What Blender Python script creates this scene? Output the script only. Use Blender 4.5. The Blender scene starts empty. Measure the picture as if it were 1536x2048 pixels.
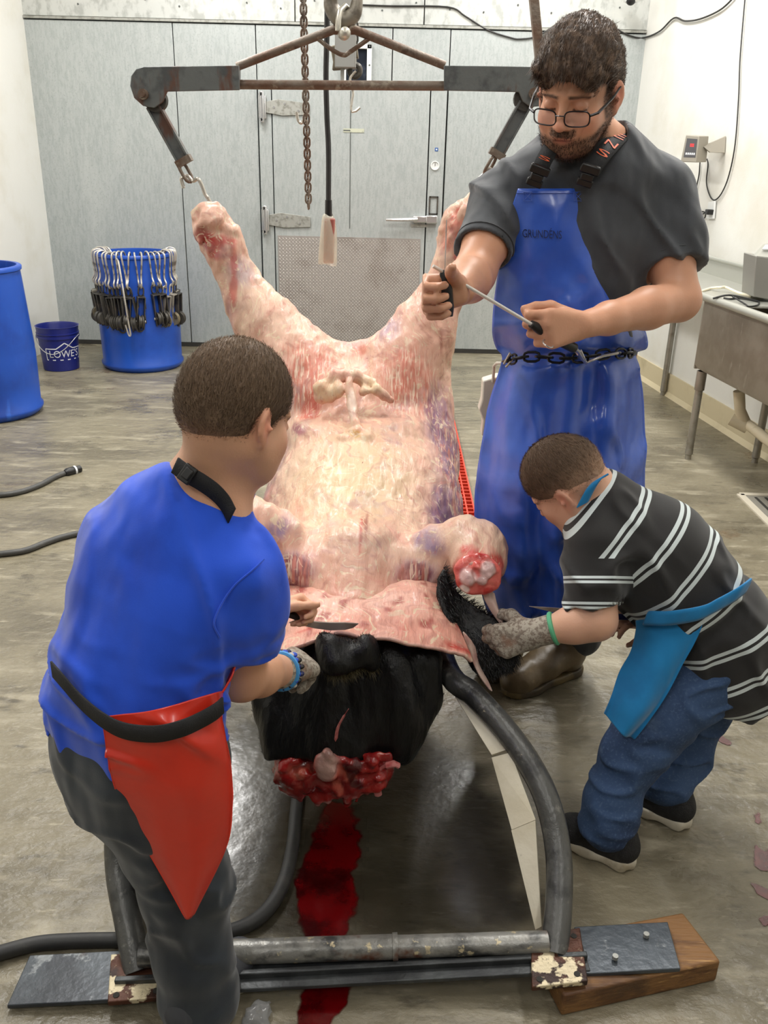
import bpy, bmesh, math, random
import numpy as np
from mathutils import Vector, Matrix
random.seed(7); RNG = np.random.default_rng(7)
S = bpy.context.scene
COL = S.collection

# ------------------------------------------------------------ camera
FPX, CAM_H, PITCH, ROLL = 1750.0, 1.52, math.radians(22.5), math.radians(1.4)
cam_data = bpy.data.cameras.new('camera'); cam = bpy.data.objects.new('camera', cam_data); COL.objects.link(cam)
cam_data.sensor_fit = 'VERTICAL'; cam_data.sensor_height = 32.0; cam_data.lens = FPX / 2048 * 32.0
cam_data.clip_start = 0.05
FW = Vector((0, math.cos(PITCH), -math.sin(PITCH))); UPV = Vector((0, math.sin(PITCH), math.cos(PITCH))); RT = Vector((1, 0, 0))
_c, _s = math.cos(ROLL), math.sin(ROLL)
# picture-right and picture-up axes of the rolled camera
RX = RT * _c + UPV * _s; UX = -RT * _s + UPV * _c
cam.matrix_world = Matrix(((RX.x, UX.x, -FW.x, 0), (RX.y, UX.y, -FW.y, 0), (RX.z, UX.z, -FW.z, CAM_H), (0, 0, 0, 1)))
S.camera = cam

def ray(px, py):
    return FW + RX * ((px - 768) / FPX) + UX * (-(py - 1024) / FPX)
def at(px, py, Y):
    d = ray(px, py); return Vector((0, 0, CAM_H)) + d * (Y / d.y)
def fl(px, py, z=0.0):
    d = ray(px, py); return Vector((0, 0, CAM_H)) + d * ((z - CAM_H) / d.z)

# ------------------------------------------------------------ world, lamps, exposure
W = bpy.data.worlds.new('world'); S.world = W; W.use_nodes = True
W.node_tree.nodes['Background'].inputs[0].default_value = (0.9, 0.95, 1.0, 1)
W.node_tree.nodes['Background'].inputs[1].default_value = 0.04
S.view_settings.view_transform = 'Standard'; S.view_settings.look = 'None'
S.view_settings.exposure = 0.12; S.view_settings.gamma = 1.0; S.view_settings.use_curve_mapping = False
CEIL = 3.6
LAMPS = [(-1.35, 5.6), (1.0, 5.6), (-1.35, 3.3), (1.0, 3.3), (-1.35, 1.2), (1.0, 1.2), (-1.35, -1.2), (1.0, -1.2)]
LAMP_W = {5.6: 60, 3.3: 62, 1.2: 14, -1.2: 22}
for lx, ly in LAMPS:
    ld = bpy.data.lights.new('ceiling_tube_light', 'AREA'); ld.shape = 'RECTANGLE'; ld.size = 0.30; ld.size_y = 1.25
    ld.energy = LAMP_W[ly]; ld.color = (1.0, 0.985, 0.955)
    lo = bpy.data.objects.new('ceiling_tube_light', ld); COL.objects.link(lo); lo.location = (lx, ly, CEIL - 0.13)

# ------------------------------------------------------------ scene helpers
def tag(o, label=None, cat=None, group=None, kind=None):
    if label: o['label'] = label
    if cat: o['category'] = cat
    if group: o['group'] = group
    if kind: o['kind'] = kind
    return o
def thing(name, label, cat, loc=(0, 0, 0), group=None):
    o = bpy.data.objects.new(name, None); COL.objects.link(o); o.location = loc
    o.empty_display_size = 0.05
    return tag(o, label, cat, group)
def adopt(o, parent):
    if parent is not None:
        o.parent = parent; p = parent; m = Matrix.Translation(parent.location)
        while p.parent is not None:
            p = p.parent
        if parent.type == 'EMPTY':
            o.matrix_parent_inverse = Matrix.Translation(-Vector(parent.location))
    return o
def addmesh(name, verts, faces, mat=None, parent=None, smooth=35, bevel=0.0, local=False, colors=None, mats=None, midx=None):
    me = bpy.data.meshes.new(name)
    if isinstance(verts, np.ndarray): verts = verts.tolist()
    if isinstance(faces, np.ndarray): faces = faces.tolist()
    me.from_pydata([tuple(v) for v in verts], [], faces); me.update()
    if mat is not None: me.materials.append(mat)
    if mats:
        for m in mats: me.materials.append(m)
        if midx is not None: me.polygons.foreach_set('material_index', np.asarray(midx, dtype=np.int32))
    if smooth:
        me.shade_smooth()
        if smooth < 170: me.set_sharp_from_angle(angle=math.radians(smooth))
    if colors is not None:
        a = me.color_attributes.new('Col', 'FLOAT_COLOR', 'POINT')
        c = np.ones((len(verts), 4), dtype=np.float32); colors = np.asarray(colors); c[:, :colors.shape[1]] = colors
        a.data.foreach_set('color', c.ravel())
    o = bpy.data.objects.new(name, me); COL.objects.link(o)
    if bevel:
        b = o.modifiers.new('bevel', 'BEVEL'); b.width = bevel; b.segments = 2; b.limit_method = 'ANGLE'; b.angle_limit = math.radians(40)
    if parent is not None:
        if local: o.parent = parent
        else: adopt(o, parent)
    return o

def frame_from(t, up=(0, 0, 1)):
    t = Vector(t).normalized(); u = Vector(up)
    if abs(t.dot(u.normalized())) > 0.98: u = Vector((0, 1, 0)) if abs(t.y) < 0.9 else Vector((1, 0, 0))
    x = u.cross(t).normalized(); y = t.cross(x).normalized()
    return x, y, t

def catmull(pts, n=8):
    """smooth curve through points (any dimension)"""
    P = [np.array(p, dtype=float) for p in pts]
    if len(P) < 3: return P
    P = [2 * P[0] - P[1]] + P + [2 * P[-1] - P[-2]]
    out = []
    for i in range(1, len(P) - 2):
        for k in range(n):
            t = k / n
            out.append(0.5 * ((2 * P[i]) + (-P[i - 1] + P[i + 1]) * t + (2 * P[i - 1] - 5 * P[i] + 4 * P[i + 1] - P[i + 2]) * t * t + (-P[i - 1] + 3 * P[i] - 3 * P[i + 1] + P[i + 2]) * t ** 3))
    out.append(P[-2]); return out

class MB:
    def __init__(s): s.v = []; s.f = []
    def add(s, vs, fs):
        o = len(s.v); s.v += [tuple(v) for v in vs]; s.f += [tuple(i + o for i in f) for f in fs]; return s
    def box(s, c, d, rot=None):
        c = Vector(c); vs = []
        for x in (-.5, .5):
            for y in (-.5, .5):
                for z in (-.5, .5):
                    p = Vector((x * d[0], y * d[1], z * d[2]))
                    if rot is not None: p = rot @ p
                    vs.append(c + p)
        return s.add(vs, [(0, 1, 3, 2), (4, 6, 7, 5), (0, 4, 5, 1), (2, 3, 7, 6), (0, 2, 6, 4), (1, 5, 7, 3)])
    def bar(s, a, b, w, h, up=(0, 0, 1)):
        a = Vector(a); b = Vector(b); x, y, t = frame_from(b - a, up); vs = []
        for p in (a, b):
            for sx, sy in ((-1, -1), (1, -1), (1, 1), (-1, 1)): vs.append(p + x * (sx * w / 2) + y * (sy * h / 2))
        return s.add(vs, [(3, 2, 1, 0), (4, 5, 6, 7), (0, 1, 5, 4), (1, 2, 6, 5), (2, 3, 7, 6), (3, 0, 4, 7)])
    def tube(s, pts, r, n=12, caps=True, closed=False, up=(0, 0, 1), flat=None):
        pts = [Vector(p) for p in pts]; m = len(pts)
        rs = r if isinstance(r, (list, tuple)) else [r] * m
        rings = []; px = None
        for i, p in enumerate(pts):
            if closed: t = pts[(i + 1) % m] - pts[i - 1]
            else: t = pts[min(i + 1, m - 1)] - pts[max(i - 1, 0)]
            t.normalize()
            if px is None: x, y, _ = frame_from(t, up)
            else:
                x = px - t * px.dot(t)
                x = x.normalized() if x.length > 1e-6 else frame_from(t, up)[0]
                y = t.cross(x)
            px = x; fy = 1.0 if flat is None else flat
            rings.append([p + x * (math.cos(a) * rs[i]) + y * (math.sin(a) * rs[i] * fy) for a in [2 * math.pi * k / n for k in range(n)]])
        vs = [v for ring in rings for v in ring]; fs = []
        for i in range(m if closed else m - 1):
            j = (i + 1) % m
            for k in range(n):
                k2 = (k + 1) % n; fs.append((i * n + k, i * n + k2, j * n + k2, j * n + k))
        if caps and not closed:
            fs.append(tuple(range(n - 1, -1, -1))); fs.append(tuple((m - 1) * n + k for k in range(n)))
        return s.add(vs, fs)
    def cyl(s, a, b, r, r2=None, n=20):
        return s.tube([a, b], [r, r if r2 is None else r2], n)
    def lathe(s, prof, c=(0, 0, 0), n=40, axis=(0, 0, 1), caps=True):
        x, y, t = frame_from(axis); c = Vector(c); vs = []
        for r, z in prof:
            for k in range(n):
                a = 2 * math.pi * k / n; vs.append(c + t * z + x * (r * math.cos(a)) + y * (r * math.sin(a)))
        fs = []
        for i in range(len(prof) - 1):
            for k in range(n):
                k2 = (k + 1) % n; fs.append((i * n + k, i * n + k2, (i + 1) * n + k2, (i + 1) * n + k))
        if caps:
            if prof[0][0] > 1e-5: fs.append(tuple(range(n - 1, -1, -1)))
            if prof[-1][0] > 1e-5: fs.append(tuple((len(prof) - 1) * n + k for k in range(n)))
        return s.add(vs, fs)
    def prism(s, outline, off):
        """polygon of 3-D points extruded by vector off"""
        o = [Vector(p) for p in outline]; off = Vector(off); n = len(o)
        return s.add(o + [p + off for p in o], [tuple(range(n - 1, -1, -1)), tuple(range(n, 2 * n))] + [(i, (i + 1) % n, n + (i + 1) % n, n + i) for i in range(n)])
    def sphere(s, c, r, n=12, sc=(1, 1, 1), rot=None):
        c = Vector(c); vs = []; fs = []; m = n // 2
        for i in range(m + 1):
            th = math.pi * i / m
            for k in range(n):
                a = 2 * math.pi * k / n
                p = Vector((math.sin(th) * math.cos(a) * sc[0], math.sin(th) * math.sin(a) * sc[1], math.cos(th) * sc[2])) * r
                if rot is not None: p = rot @ p
                vs.append(c + p)
        for i in range(m):
            for k in range(n):
                k2 = (k + 1) % n; fs.append((i * n + k, (i + 1) * n + k, (i + 1) * n + k2, i * n + k2))
        return s.add(vs, fs)
    def link(s, c, t, side, L, Wd, r, n=8, seg=6):
        """one chain link: stadium loop centred at c, long axis t, wide axis side"""
        c = Vector(c); t = Vector(t).normalized(); side = Vector(side); side = (side - t * side.dot(t)).normalized()
        a = L / 2 - Wd / 2; pts = []
        for k in range(seg + 1):
            th = math.pi * k / seg; pts.append(c + t * (a + math.sin(th) * Wd / 2) + side * (math.cos(th) * Wd / 2))
        for k in range(seg + 1):
            th = math.pi + math.pi * k / seg; pts.append(c + t * (-a + math.sin(th) * Wd / 2) + side * (math.cos(th) * Wd / 2))
        return s.tube(pts, r, n, closed=True, up=t.cross(side))
    def build(s, name, mat=None, parent=None, smooth=35, bevel=0.0, local=False):
        return addmesh(name, s.v, s.f, mat, parent, smooth, bevel, local)

def sheet(name, rows, thick, mat, parent, sub=1, smooth=80, colors=None):
    """grid of points (rows x cols) as a cloth with thickness"""
    R = len(rows); Cn = len(rows[0]); vs = [tuple(p) for row in rows for p in row]
    fs = [(i * Cn + j, i * Cn + j + 1, (i + 1) * Cn + j + 1, (i + 1) * Cn + j) for i in range(R - 1) for j in range(Cn - 1)]
    o = addmesh(name, vs, fs, mat, parent, smooth=175, colors=colors)
    if sub:
        m = o.modifiers.new('sub', 'SUBSURF'); m.levels = sub; m.render_levels = sub
    if thick:
        m = o.modifiers.new('solid', 'SOLIDIFY'); m.thickness = thick; m.offset = 0
    return o
def resample(rows, nr, nc):
    """smooth a coarse control grid to nr x nc points"""
    A = np.array([[list(p) for p in r] for r in rows], dtype=float)
    def rs(B, n):
        c = np.array(catmull(list(B), 16)); t = np.linspace(0, len(c) - 1, n); i = np.clip(t.astype(int), 0, len(c) - 2); f = (t - i).reshape(-1, *([1] * (c.ndim - 1)))
        return c[i] * (1 - f) + c[i + 1] * f
    B = rs(A, nr); B = np.swapaxes(rs(np.swapaxes(B, 0, 1), nc), 0, 1)
    return B

# ------------------------------------------------------------ numpy noise and implicit surfaces
_LAT = RNG.random((32, 32, 32)).astype(np.float32)
def vnoise(p, scale=1.0, seed=0):
    q = np.asarray(p, dtype=np.float32) * scale + seed * 7.31
    i = np.floor(q).astype(np.int32); f = q - i; f = f * f * (3 - 2 * f); i &= 31; j = (i + 1) & 31
    L = _LAT; x0, y0, z0 = i[..., 0], i[..., 1], i[..., 2]; x1, y1, z1 = j[..., 0], j[..., 1], j[..., 2]
    fx, fy, fz = f[..., 0], f[..., 1], f[..., 2]
    a = L[x0, y0, z0] * (1 - fx) + L[x1, y0, z0] * fx; b = L[x0, y1, z0] * (1 - fx) + L[x1, y1, z0] * fx
    c = L[x0, y0, z1] * (1 - fx) + L[x1, y0, z1] * fx; d = L[x0, y1, z1] * (1 - fx) + L[x1, y1, z1] * fx
    return (a * (1 - fy) + b * fy) * (1 - fz) + (c * (1 - fy) + d * fy) * fz - 0.5
def fbm(p, scale=1.0, oct=3, seed=0):
    s = 0; a = 1.0
    for o in range(oct): s = s + a * vnoise(p, scale * 2 ** o, seed + o); a *= 0.5
    return s
def sstep(a, b, x):
    t = np.clip((x - a) / (b - a), 0, 1); return t * t * (3 - 2 * t)

def unit(v): v = np.array(v, dtype=float); return v / np.linalg.norm(v)
class SDF:
    """grid of signed distances; capsules, ellipsoids and cutters are blended in, then turned into one skin"""
    def __init__(s, lo, hi, h):
        s.lo = np.array(lo, dtype=np.float32); s.h = h; s.n = np.ceil((np.array(hi) - s.lo) / h).astype(int) + 1
        s.g = np.full(tuple(s.n), 0.12, dtype=np.float32)
    def _blk(s, lo, hi):
        i0 = np.clip(np.floor((np.array(lo) - s.lo) / s.h).astype(int), 0, s.n - 1); i1 = np.clip(np.ceil((np.array(hi) - s.lo) / s.h).astype(int) + 1, 1, s.n)
        if np.any(i1 <= i0): return None, None
        ax = [s.lo[k] + s.h * np.arange(i0[k], i1[k], dtype=np.float32) for k in range(3)]
        return (slice(i0[0], i1[0]), slice(i0[1], i1[1]), slice(i0[2], i1[2])), ax
    def _comb(s, sl, d, k, op):
        a = s.g[sl]
        if op == 'add':
            h = np.maximum(k - np.abs(a - d), 0) / max(k, 1e-6); s.g[sl] = np.minimum(a, d) - h * h * k * .25
        else:
            d = -d; h = np.maximum(k - np.abs(a - d), 0) / max(k, 1e-6); s.g[sl] = np.maximum(a, d) + h * h * k * .25
    def cap(s, a, b, ra, rb, k=0.02, flat=None, op='add', bulge=0, clip=None):
        a = np.array(a, dtype=np.float32); b = np.array(b, dtype=np.float32); m = (max(ra, rb) + abs(bulge)) * (max(1, flat[1]) if flat else 1) + k + 2.5 * s.h
        sl, ax = s._blk(np.minimum(a, b) - m, np.maximum(a, b) + m)
        if sl is None: return s
        px, py, pz = ax[0][:, None, None] - a[0], ax[1][None, :, None] - a[1], ax[2][None, None, :] - a[2]
        ba = b - a; bb = max(float(ba @ ba), 1e-9)
        t = np.clip((px * ba[0] + py * ba[1] + pz * ba[2]) / bb, 0, 1)
        qx, qy, qz = px - t * ba[0], py - t * ba[1], pz - t * ba[2]
        if flat is not None:
            nx = np.array(flat[0], dtype=np.float32); nx = nx / np.linalg.norm(nx); w = 1 / flat[1] - 1
            dn = qx * nx[0] + qy * nx[1] + qz * nx[2]
            qx, qy, qz = qx + dn * w * nx[0], qy + dn * w * nx[1], qz + dn * w * nx[2]
        R = ra + t * (rb - ra)
        if bulge: R = R + bulge * 4 * t * (1 - t)
        d = np.sqrt(qx * qx + qy * qy + qz * qz) - R
        if clip is not None:
            cp, cn = np.array(clip[0], dtype=np.float32), np.array(clip[1], dtype=np.float32)
            d = np.maximum(d, (ax[0][:, None, None] - cp[0]) * cn[0] + (ax[1][None, :, None] - cp[1]) * cn[1] + (ax[2][None, None, :] - cp[2]) * cn[2])
        s._comb(sl, d.astype(np.float32), k, op); return s
    def chain(s, pts, k=0.02, flat=None, op='add', clip=None):
        for p, q in zip(pts[:-1], pts[1:]): s.cap(p[0], q[0], p[1], q[1], k, flat, op, clip=clip)
        return s
    def ell(s, c, r, rot=None, k=0.02, op='add'):
        c = np.array(c, dtype=np.float32); r = np.array(r, dtype=np.float32); m = r.max() + k + 2.5 * s.h
        sl, ax = s._blk(c - m, c + m)
        if sl is None: return s
        px, py, pz = ax[0][:, None, None] - c[0], ax[1][None, :, None] - c[1], ax[2][None, None, :] - c[2]
        if rot is not None:
            R = np.array(rot, dtype=np.float32)   # columns are local axes
            X = px * R[0, 0] + py * R[1, 0] + pz * R[2, 0]; Y = px * R[0, 1] + py * R[1, 1] + pz * R[2, 1]; Z = px * R[0, 2] + py * R[1, 2] + pz * R[2, 2]
        else: X, Y, Z = px, py, pz
        k0 = np.sqrt((X / r[0]) ** 2 + (Y / r[1]) ** 2 + (Z / r[2]) ** 2)
        k1 = np.sqrt((X / r[0] ** 2) ** 2 + (Y / r[1] ** 2) ** 2 + (Z / r[2] ** 2) ** 2)
        d = np.where(k0 < 0.15, -r.min() * (1 - k0), k0 * (k0 - 1) / np.maximum(k1, 1e-6))
        s._comb(sl, d.astype(np.float32), k, op); return s
    def plane(s, p, n, box=None, k=0.004):
        """cut away everything on the side n points to (inside box lo/hi)"""
        n = np.array(n, dtype=np.float32); n = n / np.linalg.norm(n); p = np.array(p, dtype=np.float32)
        sl, ax = s._blk(s.lo if box is None else box[0], s.lo + s.h * s.n if box is None else box[1])
        d = (ax[0][:, None, None] - p[0]) * n[0] + (ax[1][None, :, None] - p[1]) * n[1] + (ax[2][None, None, :] - p[2]) * n[2]
        s.g[sl] = np.maximum(s.g[sl], d); return s
    def noise(s, fn):
        """fn(points)->offset added near the surface"""
        idx = np.argwhere(np.abs(s.g) < 4 * s.h + 0.02); p = s.lo + idx.astype(np.float32) * s.h
        s.g[idx[:, 0], idx[:, 1], idx[:, 2]] += fn(p).astype(np.float32); return s
    def mesh(s, relax=1):
        g = s.g; g[0] = g[-1] = .1; g[:, 0] = g[:, -1] = .1; g[:, :, 0] = g[:, :, -1] = .1
        neg = g < 0
        c8 = [(x, y, z) for x in (0, 1) for y in (0, 1) for z in (0, 1)]
        nx, ny, nz = g.shape
        def sub(a, o): return a[o[0]:nx - 1 + o[0], o[1]:ny - 1 + o[1], o[2]:nz - 1 + o[2]]
        cnt = sum(sub(neg, o).astype(np.int8) for o in c8)
        cell = np.argwhere((cnt > 0) & (cnt < 8)); idm = np.full((nx - 1, ny - 1, nz - 1), -1, dtype=np.int32)
        idm[cell[:, 0], cell[:, 1], cell[:, 2]] = np.arange(len(cell))
        acc = np.zeros((len(cell), 3), dtype=np.float32); num = np.zeros(len(cell), dtype=np.float32)
        val = {o: g[cell[:, 0] + o[0], cell[:, 1] + o[1], cell[:, 2] + o[2]] for o in c8}
        for o in c8:
            for ax in range(3):
                if o[ax] == 0:
                    o2 = list(o); o2[ax] = 1; o2 = tuple(o2); a, b = val[o], val[o2]; m = (a < 0) != (b < 0)
                    t = np.where(m, a / np.where(m, a - b, 1), 0)
                    pt = np.tile(np.array(o, dtype=np.float32), (len(cell), 1)); pt[:, ax] = t
                    acc += pt * m[:, None]; num += m
        V = s.lo + (cell + acc / num[:, None]) * s.h
        Fs = []
        for ax in range(3):
            o2 = [0, 0, 0]; o2[ax] = 1
            A = neg[:nx - o2[0], :ny - o2[1], :nz - o2[2]]; B = neg[o2[0]:, o2[1]:, o2[2]:]
            e = np.argwhere(A != B); u, w = (ax + 1) % 3, (ax + 2) % 3
            ok = (e[:, u] > 0) & (e[:, w] > 0) & (e[:, u] < g.shape[u] - 1) & (e[:, w] < g.shape[w] - 1); e = e[ok]
            sgn = A[e[:, 0], e[:, 1], e[:, 2]]
            q = []
            for du, dw in ((0, 0), (-1, 0), (-1, -1), (0, -1)):
                f = e.copy(); f[:, u] += du; f[:, w] += dw; q.append(idm[f[:, 0], f[:, 1], f[:, 2]])
            q = np.stack(q, 1); q[~sgn] = q[~sgn][:, ::-1]; Fs.append(q)
        Fq = np.concatenate(Fs)
        for _ in range(relax):
            s_ = np.zeros_like(V); n_ = np.zeros(len(V), dtype=np.float32)
            for k in range(4):
                a, b = Fq[:, k], Fq[:, (k + 1) % 4]
                for d in range(3):
                    s_[:, d] += np.bincount(a, V[b, d], len(V)) + np.bincount(b, V[a, d], len(V))
                n_ += np.bincount(a, minlength=len(V)) + np.bincount(b, minlength=len(V))
            V = V * 0.5 + 0.5 * s_ / np.maximum(n_, 1)[:, None]
        return V, Fq[:, ::-1]
def surf(V, px, py, off=.004, rad=.007):
    """front point of a built surface on the sight line through a picture point, lifted off it a little"""
    O = np.array([0, 0, CAM_H]); d = np.array(ray(px, py)); d = d / np.linalg.norm(d); r = V - O; t = r @ d
    q = np.linalg.norm(r - t[:, None] * d, axis=1)
    m = q < rad
    if not m.any(): k = np.argmin(q); return V[k] - d * off
    return O + d * (t[m].min() - off)
def vnormals(V, Fq):
    a = V[Fq[:, 2]] - V[Fq[:, 0]]; b = V[Fq[:, 3]] - V[Fq[:, 1]]; n = np.cross(a, b); N = np.zeros_like(V)
    for k in range(4):
        for d in range(3): N[:, d] += np.bincount(Fq[:, k], n[:, d], len(V))
    return N / np.maximum(np.linalg.norm(N, axis=1), 1e-9)[:, None]

def strands(V, N, n, length, comb, width, spread=0.3, seg=2, weight=None, rng=None):
    """short hairs as thin tapering blades; comb(points, normals) gives the lie of the hair"""
    rng = rng or RNG
    p = None
    if weight is not None:
        w = np.maximum(weight, 0); idx = rng.choice(len(V), n, p=w / w.sum())
    else: idx = rng.integers(0, len(V), n)
    b = V[idx] + rng.normal(0, 0.0015, (n, 3)); nn = N[idx]
    d = comb(b, nn) + rng.normal(0, spread, (n, 3)); d /= np.linalg.norm(d, axis=1)[:, None]
    L = (length if np.isscalar(length) else length[idx])[..., None] * (0.6 + 0.6 * rng.random((n, 1))) if not np.isscalar(length) else length * (0.6 + 0.6 * rng.random((n, 1)))
    side = np.cross(d, nn) + rng.normal(0, .2, (n, 3)); side /= np.maximum(np.linalg.norm(side, axis=1), 1e-6)[:, None]
    w = width * (0.7 + 0.6 * rng.random((n, 1)))
    b = b - nn * 0.002
    m = b + d * L * 0.55 + nn * L * 0.10; t = b + d * L
    vs = np.stack([b - side * w, b + side * w, m - side * w * .7, m + side * w * .7, t], 1).reshape(-1, 3)
    o = np.arange(n)[:, None] * 5
    fs = (o + np.array([[0, 1, 3, 2]])).tolist() + (o + np.array([[2, 3, 4]])).tolist()
    return vs.tolist(), fs
# ------------------------------------------------------------ materials (procedural)
def srgb(r, g, b):
    def c(x):
        x /= 255.0; return x / 12.92 if x <= 0.04045 else ((x + 0.055) / 1.055) ** 2.4
    return (c(r), c(g), c(b), 1)
def M(name, col, rough=0.5, metal=0.0, layers=(), bump=0.0, bscale=60, bstretch=(1, 1, 1), rnoise=None, vc=False, spec=0.5, coat=0.0, sss=0.0, sssr=(1, .35, .2), sheen=0.0, alpha=None, trans=0.0, bdetail=4, bdist=0.01, fold=None):
    """layers: (colour, noise scale, low, high, stretch[, roughness]) patches mixed over the base colour"""
    m = bpy.data.materials.new(name); m.use_nodes = True; nt = m.node_tree; N = nt.nodes; L = nt.links
    b = N['Principled BSDF']; tc = N.new('ShaderNodeTexCoord')
    def noise(scale, stretch, detail=5, rough=.6, off=0):
        mp = N.new('ShaderNodeMapping'); mp.inputs['Scale'].default_value = stretch; mp.inputs['Location'].default_value = (off, off * .7, off * 1.3)
        L.new(tc.outputs['Object'], mp.inputs[0]); t = N.new('ShaderNodeTexNoise'); t.inputs['Scale'].default_value = scale; t.inputs['Detail'].default_value = detail; t.inputs['Roughness'].default_value = rough
        L.new(mp.outputs[0], t.inputs['Vector']); return t.outputs[0]
    def ramp(src, lo, hi):
        r = N.new('ShaderNodeMapRange'); r.inputs[1].default_value = lo; r.inputs[2].default_value = hi; r.interpolation_type = 'SMOOTHSTEP'
        L.new(src, r.inputs[0]); return r.outputs[0]
    if vc:
        a = N.new('ShaderNodeAttribute'); a.attribute_name = 'Col'; cur = a.outputs['Color']
    else:
        rgb = N.new('ShaderNodeRGB'); rgb.outputs[0].default_value = col if len(col) == 4 else (*col, 1); cur = rgb.outputs[0]
    rcur = None
    for i, ly in enumerate(layers):
        c, sc, lo, hi = ly[:4]; st = ly[4] if len(ly) > 4 and ly[4] else (1, 1, 1)
        fac = ramp(noise(sc, st, off=i * 3.7), lo, hi)
        mx = N.new('ShaderNodeMix'); mx.data_type = 'RGBA'; L.new(fac, mx.inputs[0]); L.new(cur, mx.inputs[6]); mx.inputs[7].default_value = c if len(c) == 4 else (*c, 1)
        cur = mx.outputs[2]
        if len(ly) > 5:
            mr = N.new('ShaderNodeMix'); L.new(fac, mr.inputs[0]); mr.inputs[2].default_value = rough; mr.inputs[3].default_value = ly[5]
            if rcur is not None: L.new(rcur, mr.inputs[2])
            rcur = mr.outputs[0]
    L.new(cur, b.inputs['Base Color'])
    b.inputs['Roughness'].default_value = rough; b.inputs['Metallic'].default_value = metal; b.inputs['Specular IOR Level'].default_value = spec
    if rnoise:
        sc, lo, hi, r0, r1 = rnoise; rr = N.new('ShaderNodeMapRange'); L.new(noise(sc, (1, 1, 1), off=9.1), rr.inputs[0])
        rr.inputs[1].default_value = lo; rr.inputs[2].default_value = hi; rr.inputs[3].default_value = r0; rr.inputs[4].default_value = r1; rcur = rr.outputs[0]
    if rcur is not None: L.new(rcur, b.inputs['Roughness'])
    if bump:
        bp = N.new('ShaderNodeBump'); bp.inputs['Strength'].default_value = bump; bp.inputs['Distance'].default_value = bdist
        L.new(noise(bscale, bstretch, bdetail, .55, 5.3), bp.inputs['Height']); L.new(bp.outputs[0], b.inputs['Normal'])
        if fold:
            fs, fst, fstr, fd = fold; fp = N.new('ShaderNodeBump'); fp.inputs['Strength'].default_value = fstr; fp.inputs['Distance'].default_value = fd
            nz = noise(fs, fst, 2, .5, 2.1); ab = N.new('ShaderNodeMath'); ab.operation = 'SUBTRACT'; L.new(nz, ab.inputs[0]); ab.inputs[1].default_value = .5
            L.new(ab.outputs[0], fp.inputs['Height']); L.new(fp.outputs[0], bp.inputs['Normal'])
    if coat: b.inputs['Coat Weight'].default_value = coat; b.inputs['Coat Roughness'].default_value = 0.12
    if sss:
        b.inputs['Subsurface Weight'].default_value = sss; b.inputs['Subsurface Radius'].default_value = sssr; b.inputs['Subsurface Scale'].default_value = 0.012
    if sheen: b.inputs['Sheen Weight'].default_value = sheen
    if alpha is not None: b.inputs['Alpha'].default_value = alpha
    if trans: b.inputs['Transmission Weight'].default_value = trans
    return m
def emit(name, col, strength):
    m = bpy.data.materials.new(name); m.use_nodes = True; b = m.node_tree.nodes['Principled BSDF']
    b.inputs['Base Color'].default_value = col; b.inputs['Emission Color'].default_value = col; b.inputs['Emission Strength'].default_value = strength; return m

mWhite = M('white_wall_panel', srgb(222, 221, 215), 0.45, layers=[(srgb(212, 209, 198), 2.2, .45, .75)], bump=.08, bscale=140)
mCeil = M('white_ceiling', srgb(226, 226, 222), 0.6)
mGalv = M('galvanised_sheet', srgb(180, 185, 184), 0.42, 0.35, layers=[(srgb(168, 174, 173), 45, .40, .66, (1.6, 1, .35)), (srgb(192, 196, 194), 3, .5, .8, (1.5, 1, .3)), (srgb(158, 164, 163), 120, .52, .74, (1, 1, .7))], bump=.03, bscale=90)
mGalvTop = M('galvanised_header', srgb(196, 198, 194), 0.45, 0.3, layers=[(srgb(170, 172, 168), 18, .45, .65, (1, 1, .6)), (srgb(208, 208, 200), 5, .5, .8)], bump=.03, bscale=80)
mSeam = M('dark_seam', srgb(84, 88, 86), 0.7)
mGap = M('dark_floor_gap', srgb(46, 44, 40), 0.8)
mTread = M('tread_plate', srgb(158, 152, 147), 0.5, 0.35, layers=[(srgb(140, 132, 126), 6, .45, .7)])
mLug = M('tread_lug', srgb(196, 190, 184), 0.38, 0.4)
mChrome = M('chrome', srgb(205, 205, 205), 0.25, 0.8)
mZinc = M('zinc_hinge', srgb(168, 168, 162), 0.5, 0.6, layers=[(srgb(140, 140, 132), 30, .45, .65)])
mBase = M('cream_baseboard', srgb(203, 190, 158), 0.5, layers=[(srgb(178, 165, 132), 5, .5, .75)])
mConc = M('wet_concrete', srgb(132, 124, 104), 0.34, layers=[
    (srgb(108, 101, 84), 1.6, .42, .62, (1, 1.6, 1), .3), (srgb(156, 148, 128), 5.5, .50, .72, (.7, 2.6, 1), .42), (srgb(92, 86, 72), 9, .56, .74, (.8, 2.2, 1), .3),
    (srgb(166, 158, 138), 22, .60, .76, (.6, 2.4, 1), .4), (srgb(108, 88, 66), 3.1, .62, .78, None, .14), (srgb(92, 86, 72), 3.3, .54, .78, None, .10)], bump=.6, bscale=20, bstretch=(.9, 1.3, 1), bdetail=7, bdist=.016)
mBlood = M('blood', srgb(98, 4, 8), 0.12, layers=[(srgb(52, 2, 4), 9, .45, .65)], coat=.6, bump=.15, bscale=25)
mBloodThin = M('blood_thin', srgb(96, 26, 28), 0.2, layers=[(srgb(74, 14, 18), 20, .4, .65)], coat=.4)
mSteelDark = M('dark_steel', srgb(72, 75, 76), 0.42, 0.3, layers=[(srgb(50, 52, 54), 10, .42, .62), (srgb(88, 62, 46), 7, .62, .78), (srgb(112, 112, 108), 34, .64, .76)], bump=.15, bscale=70)
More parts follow.
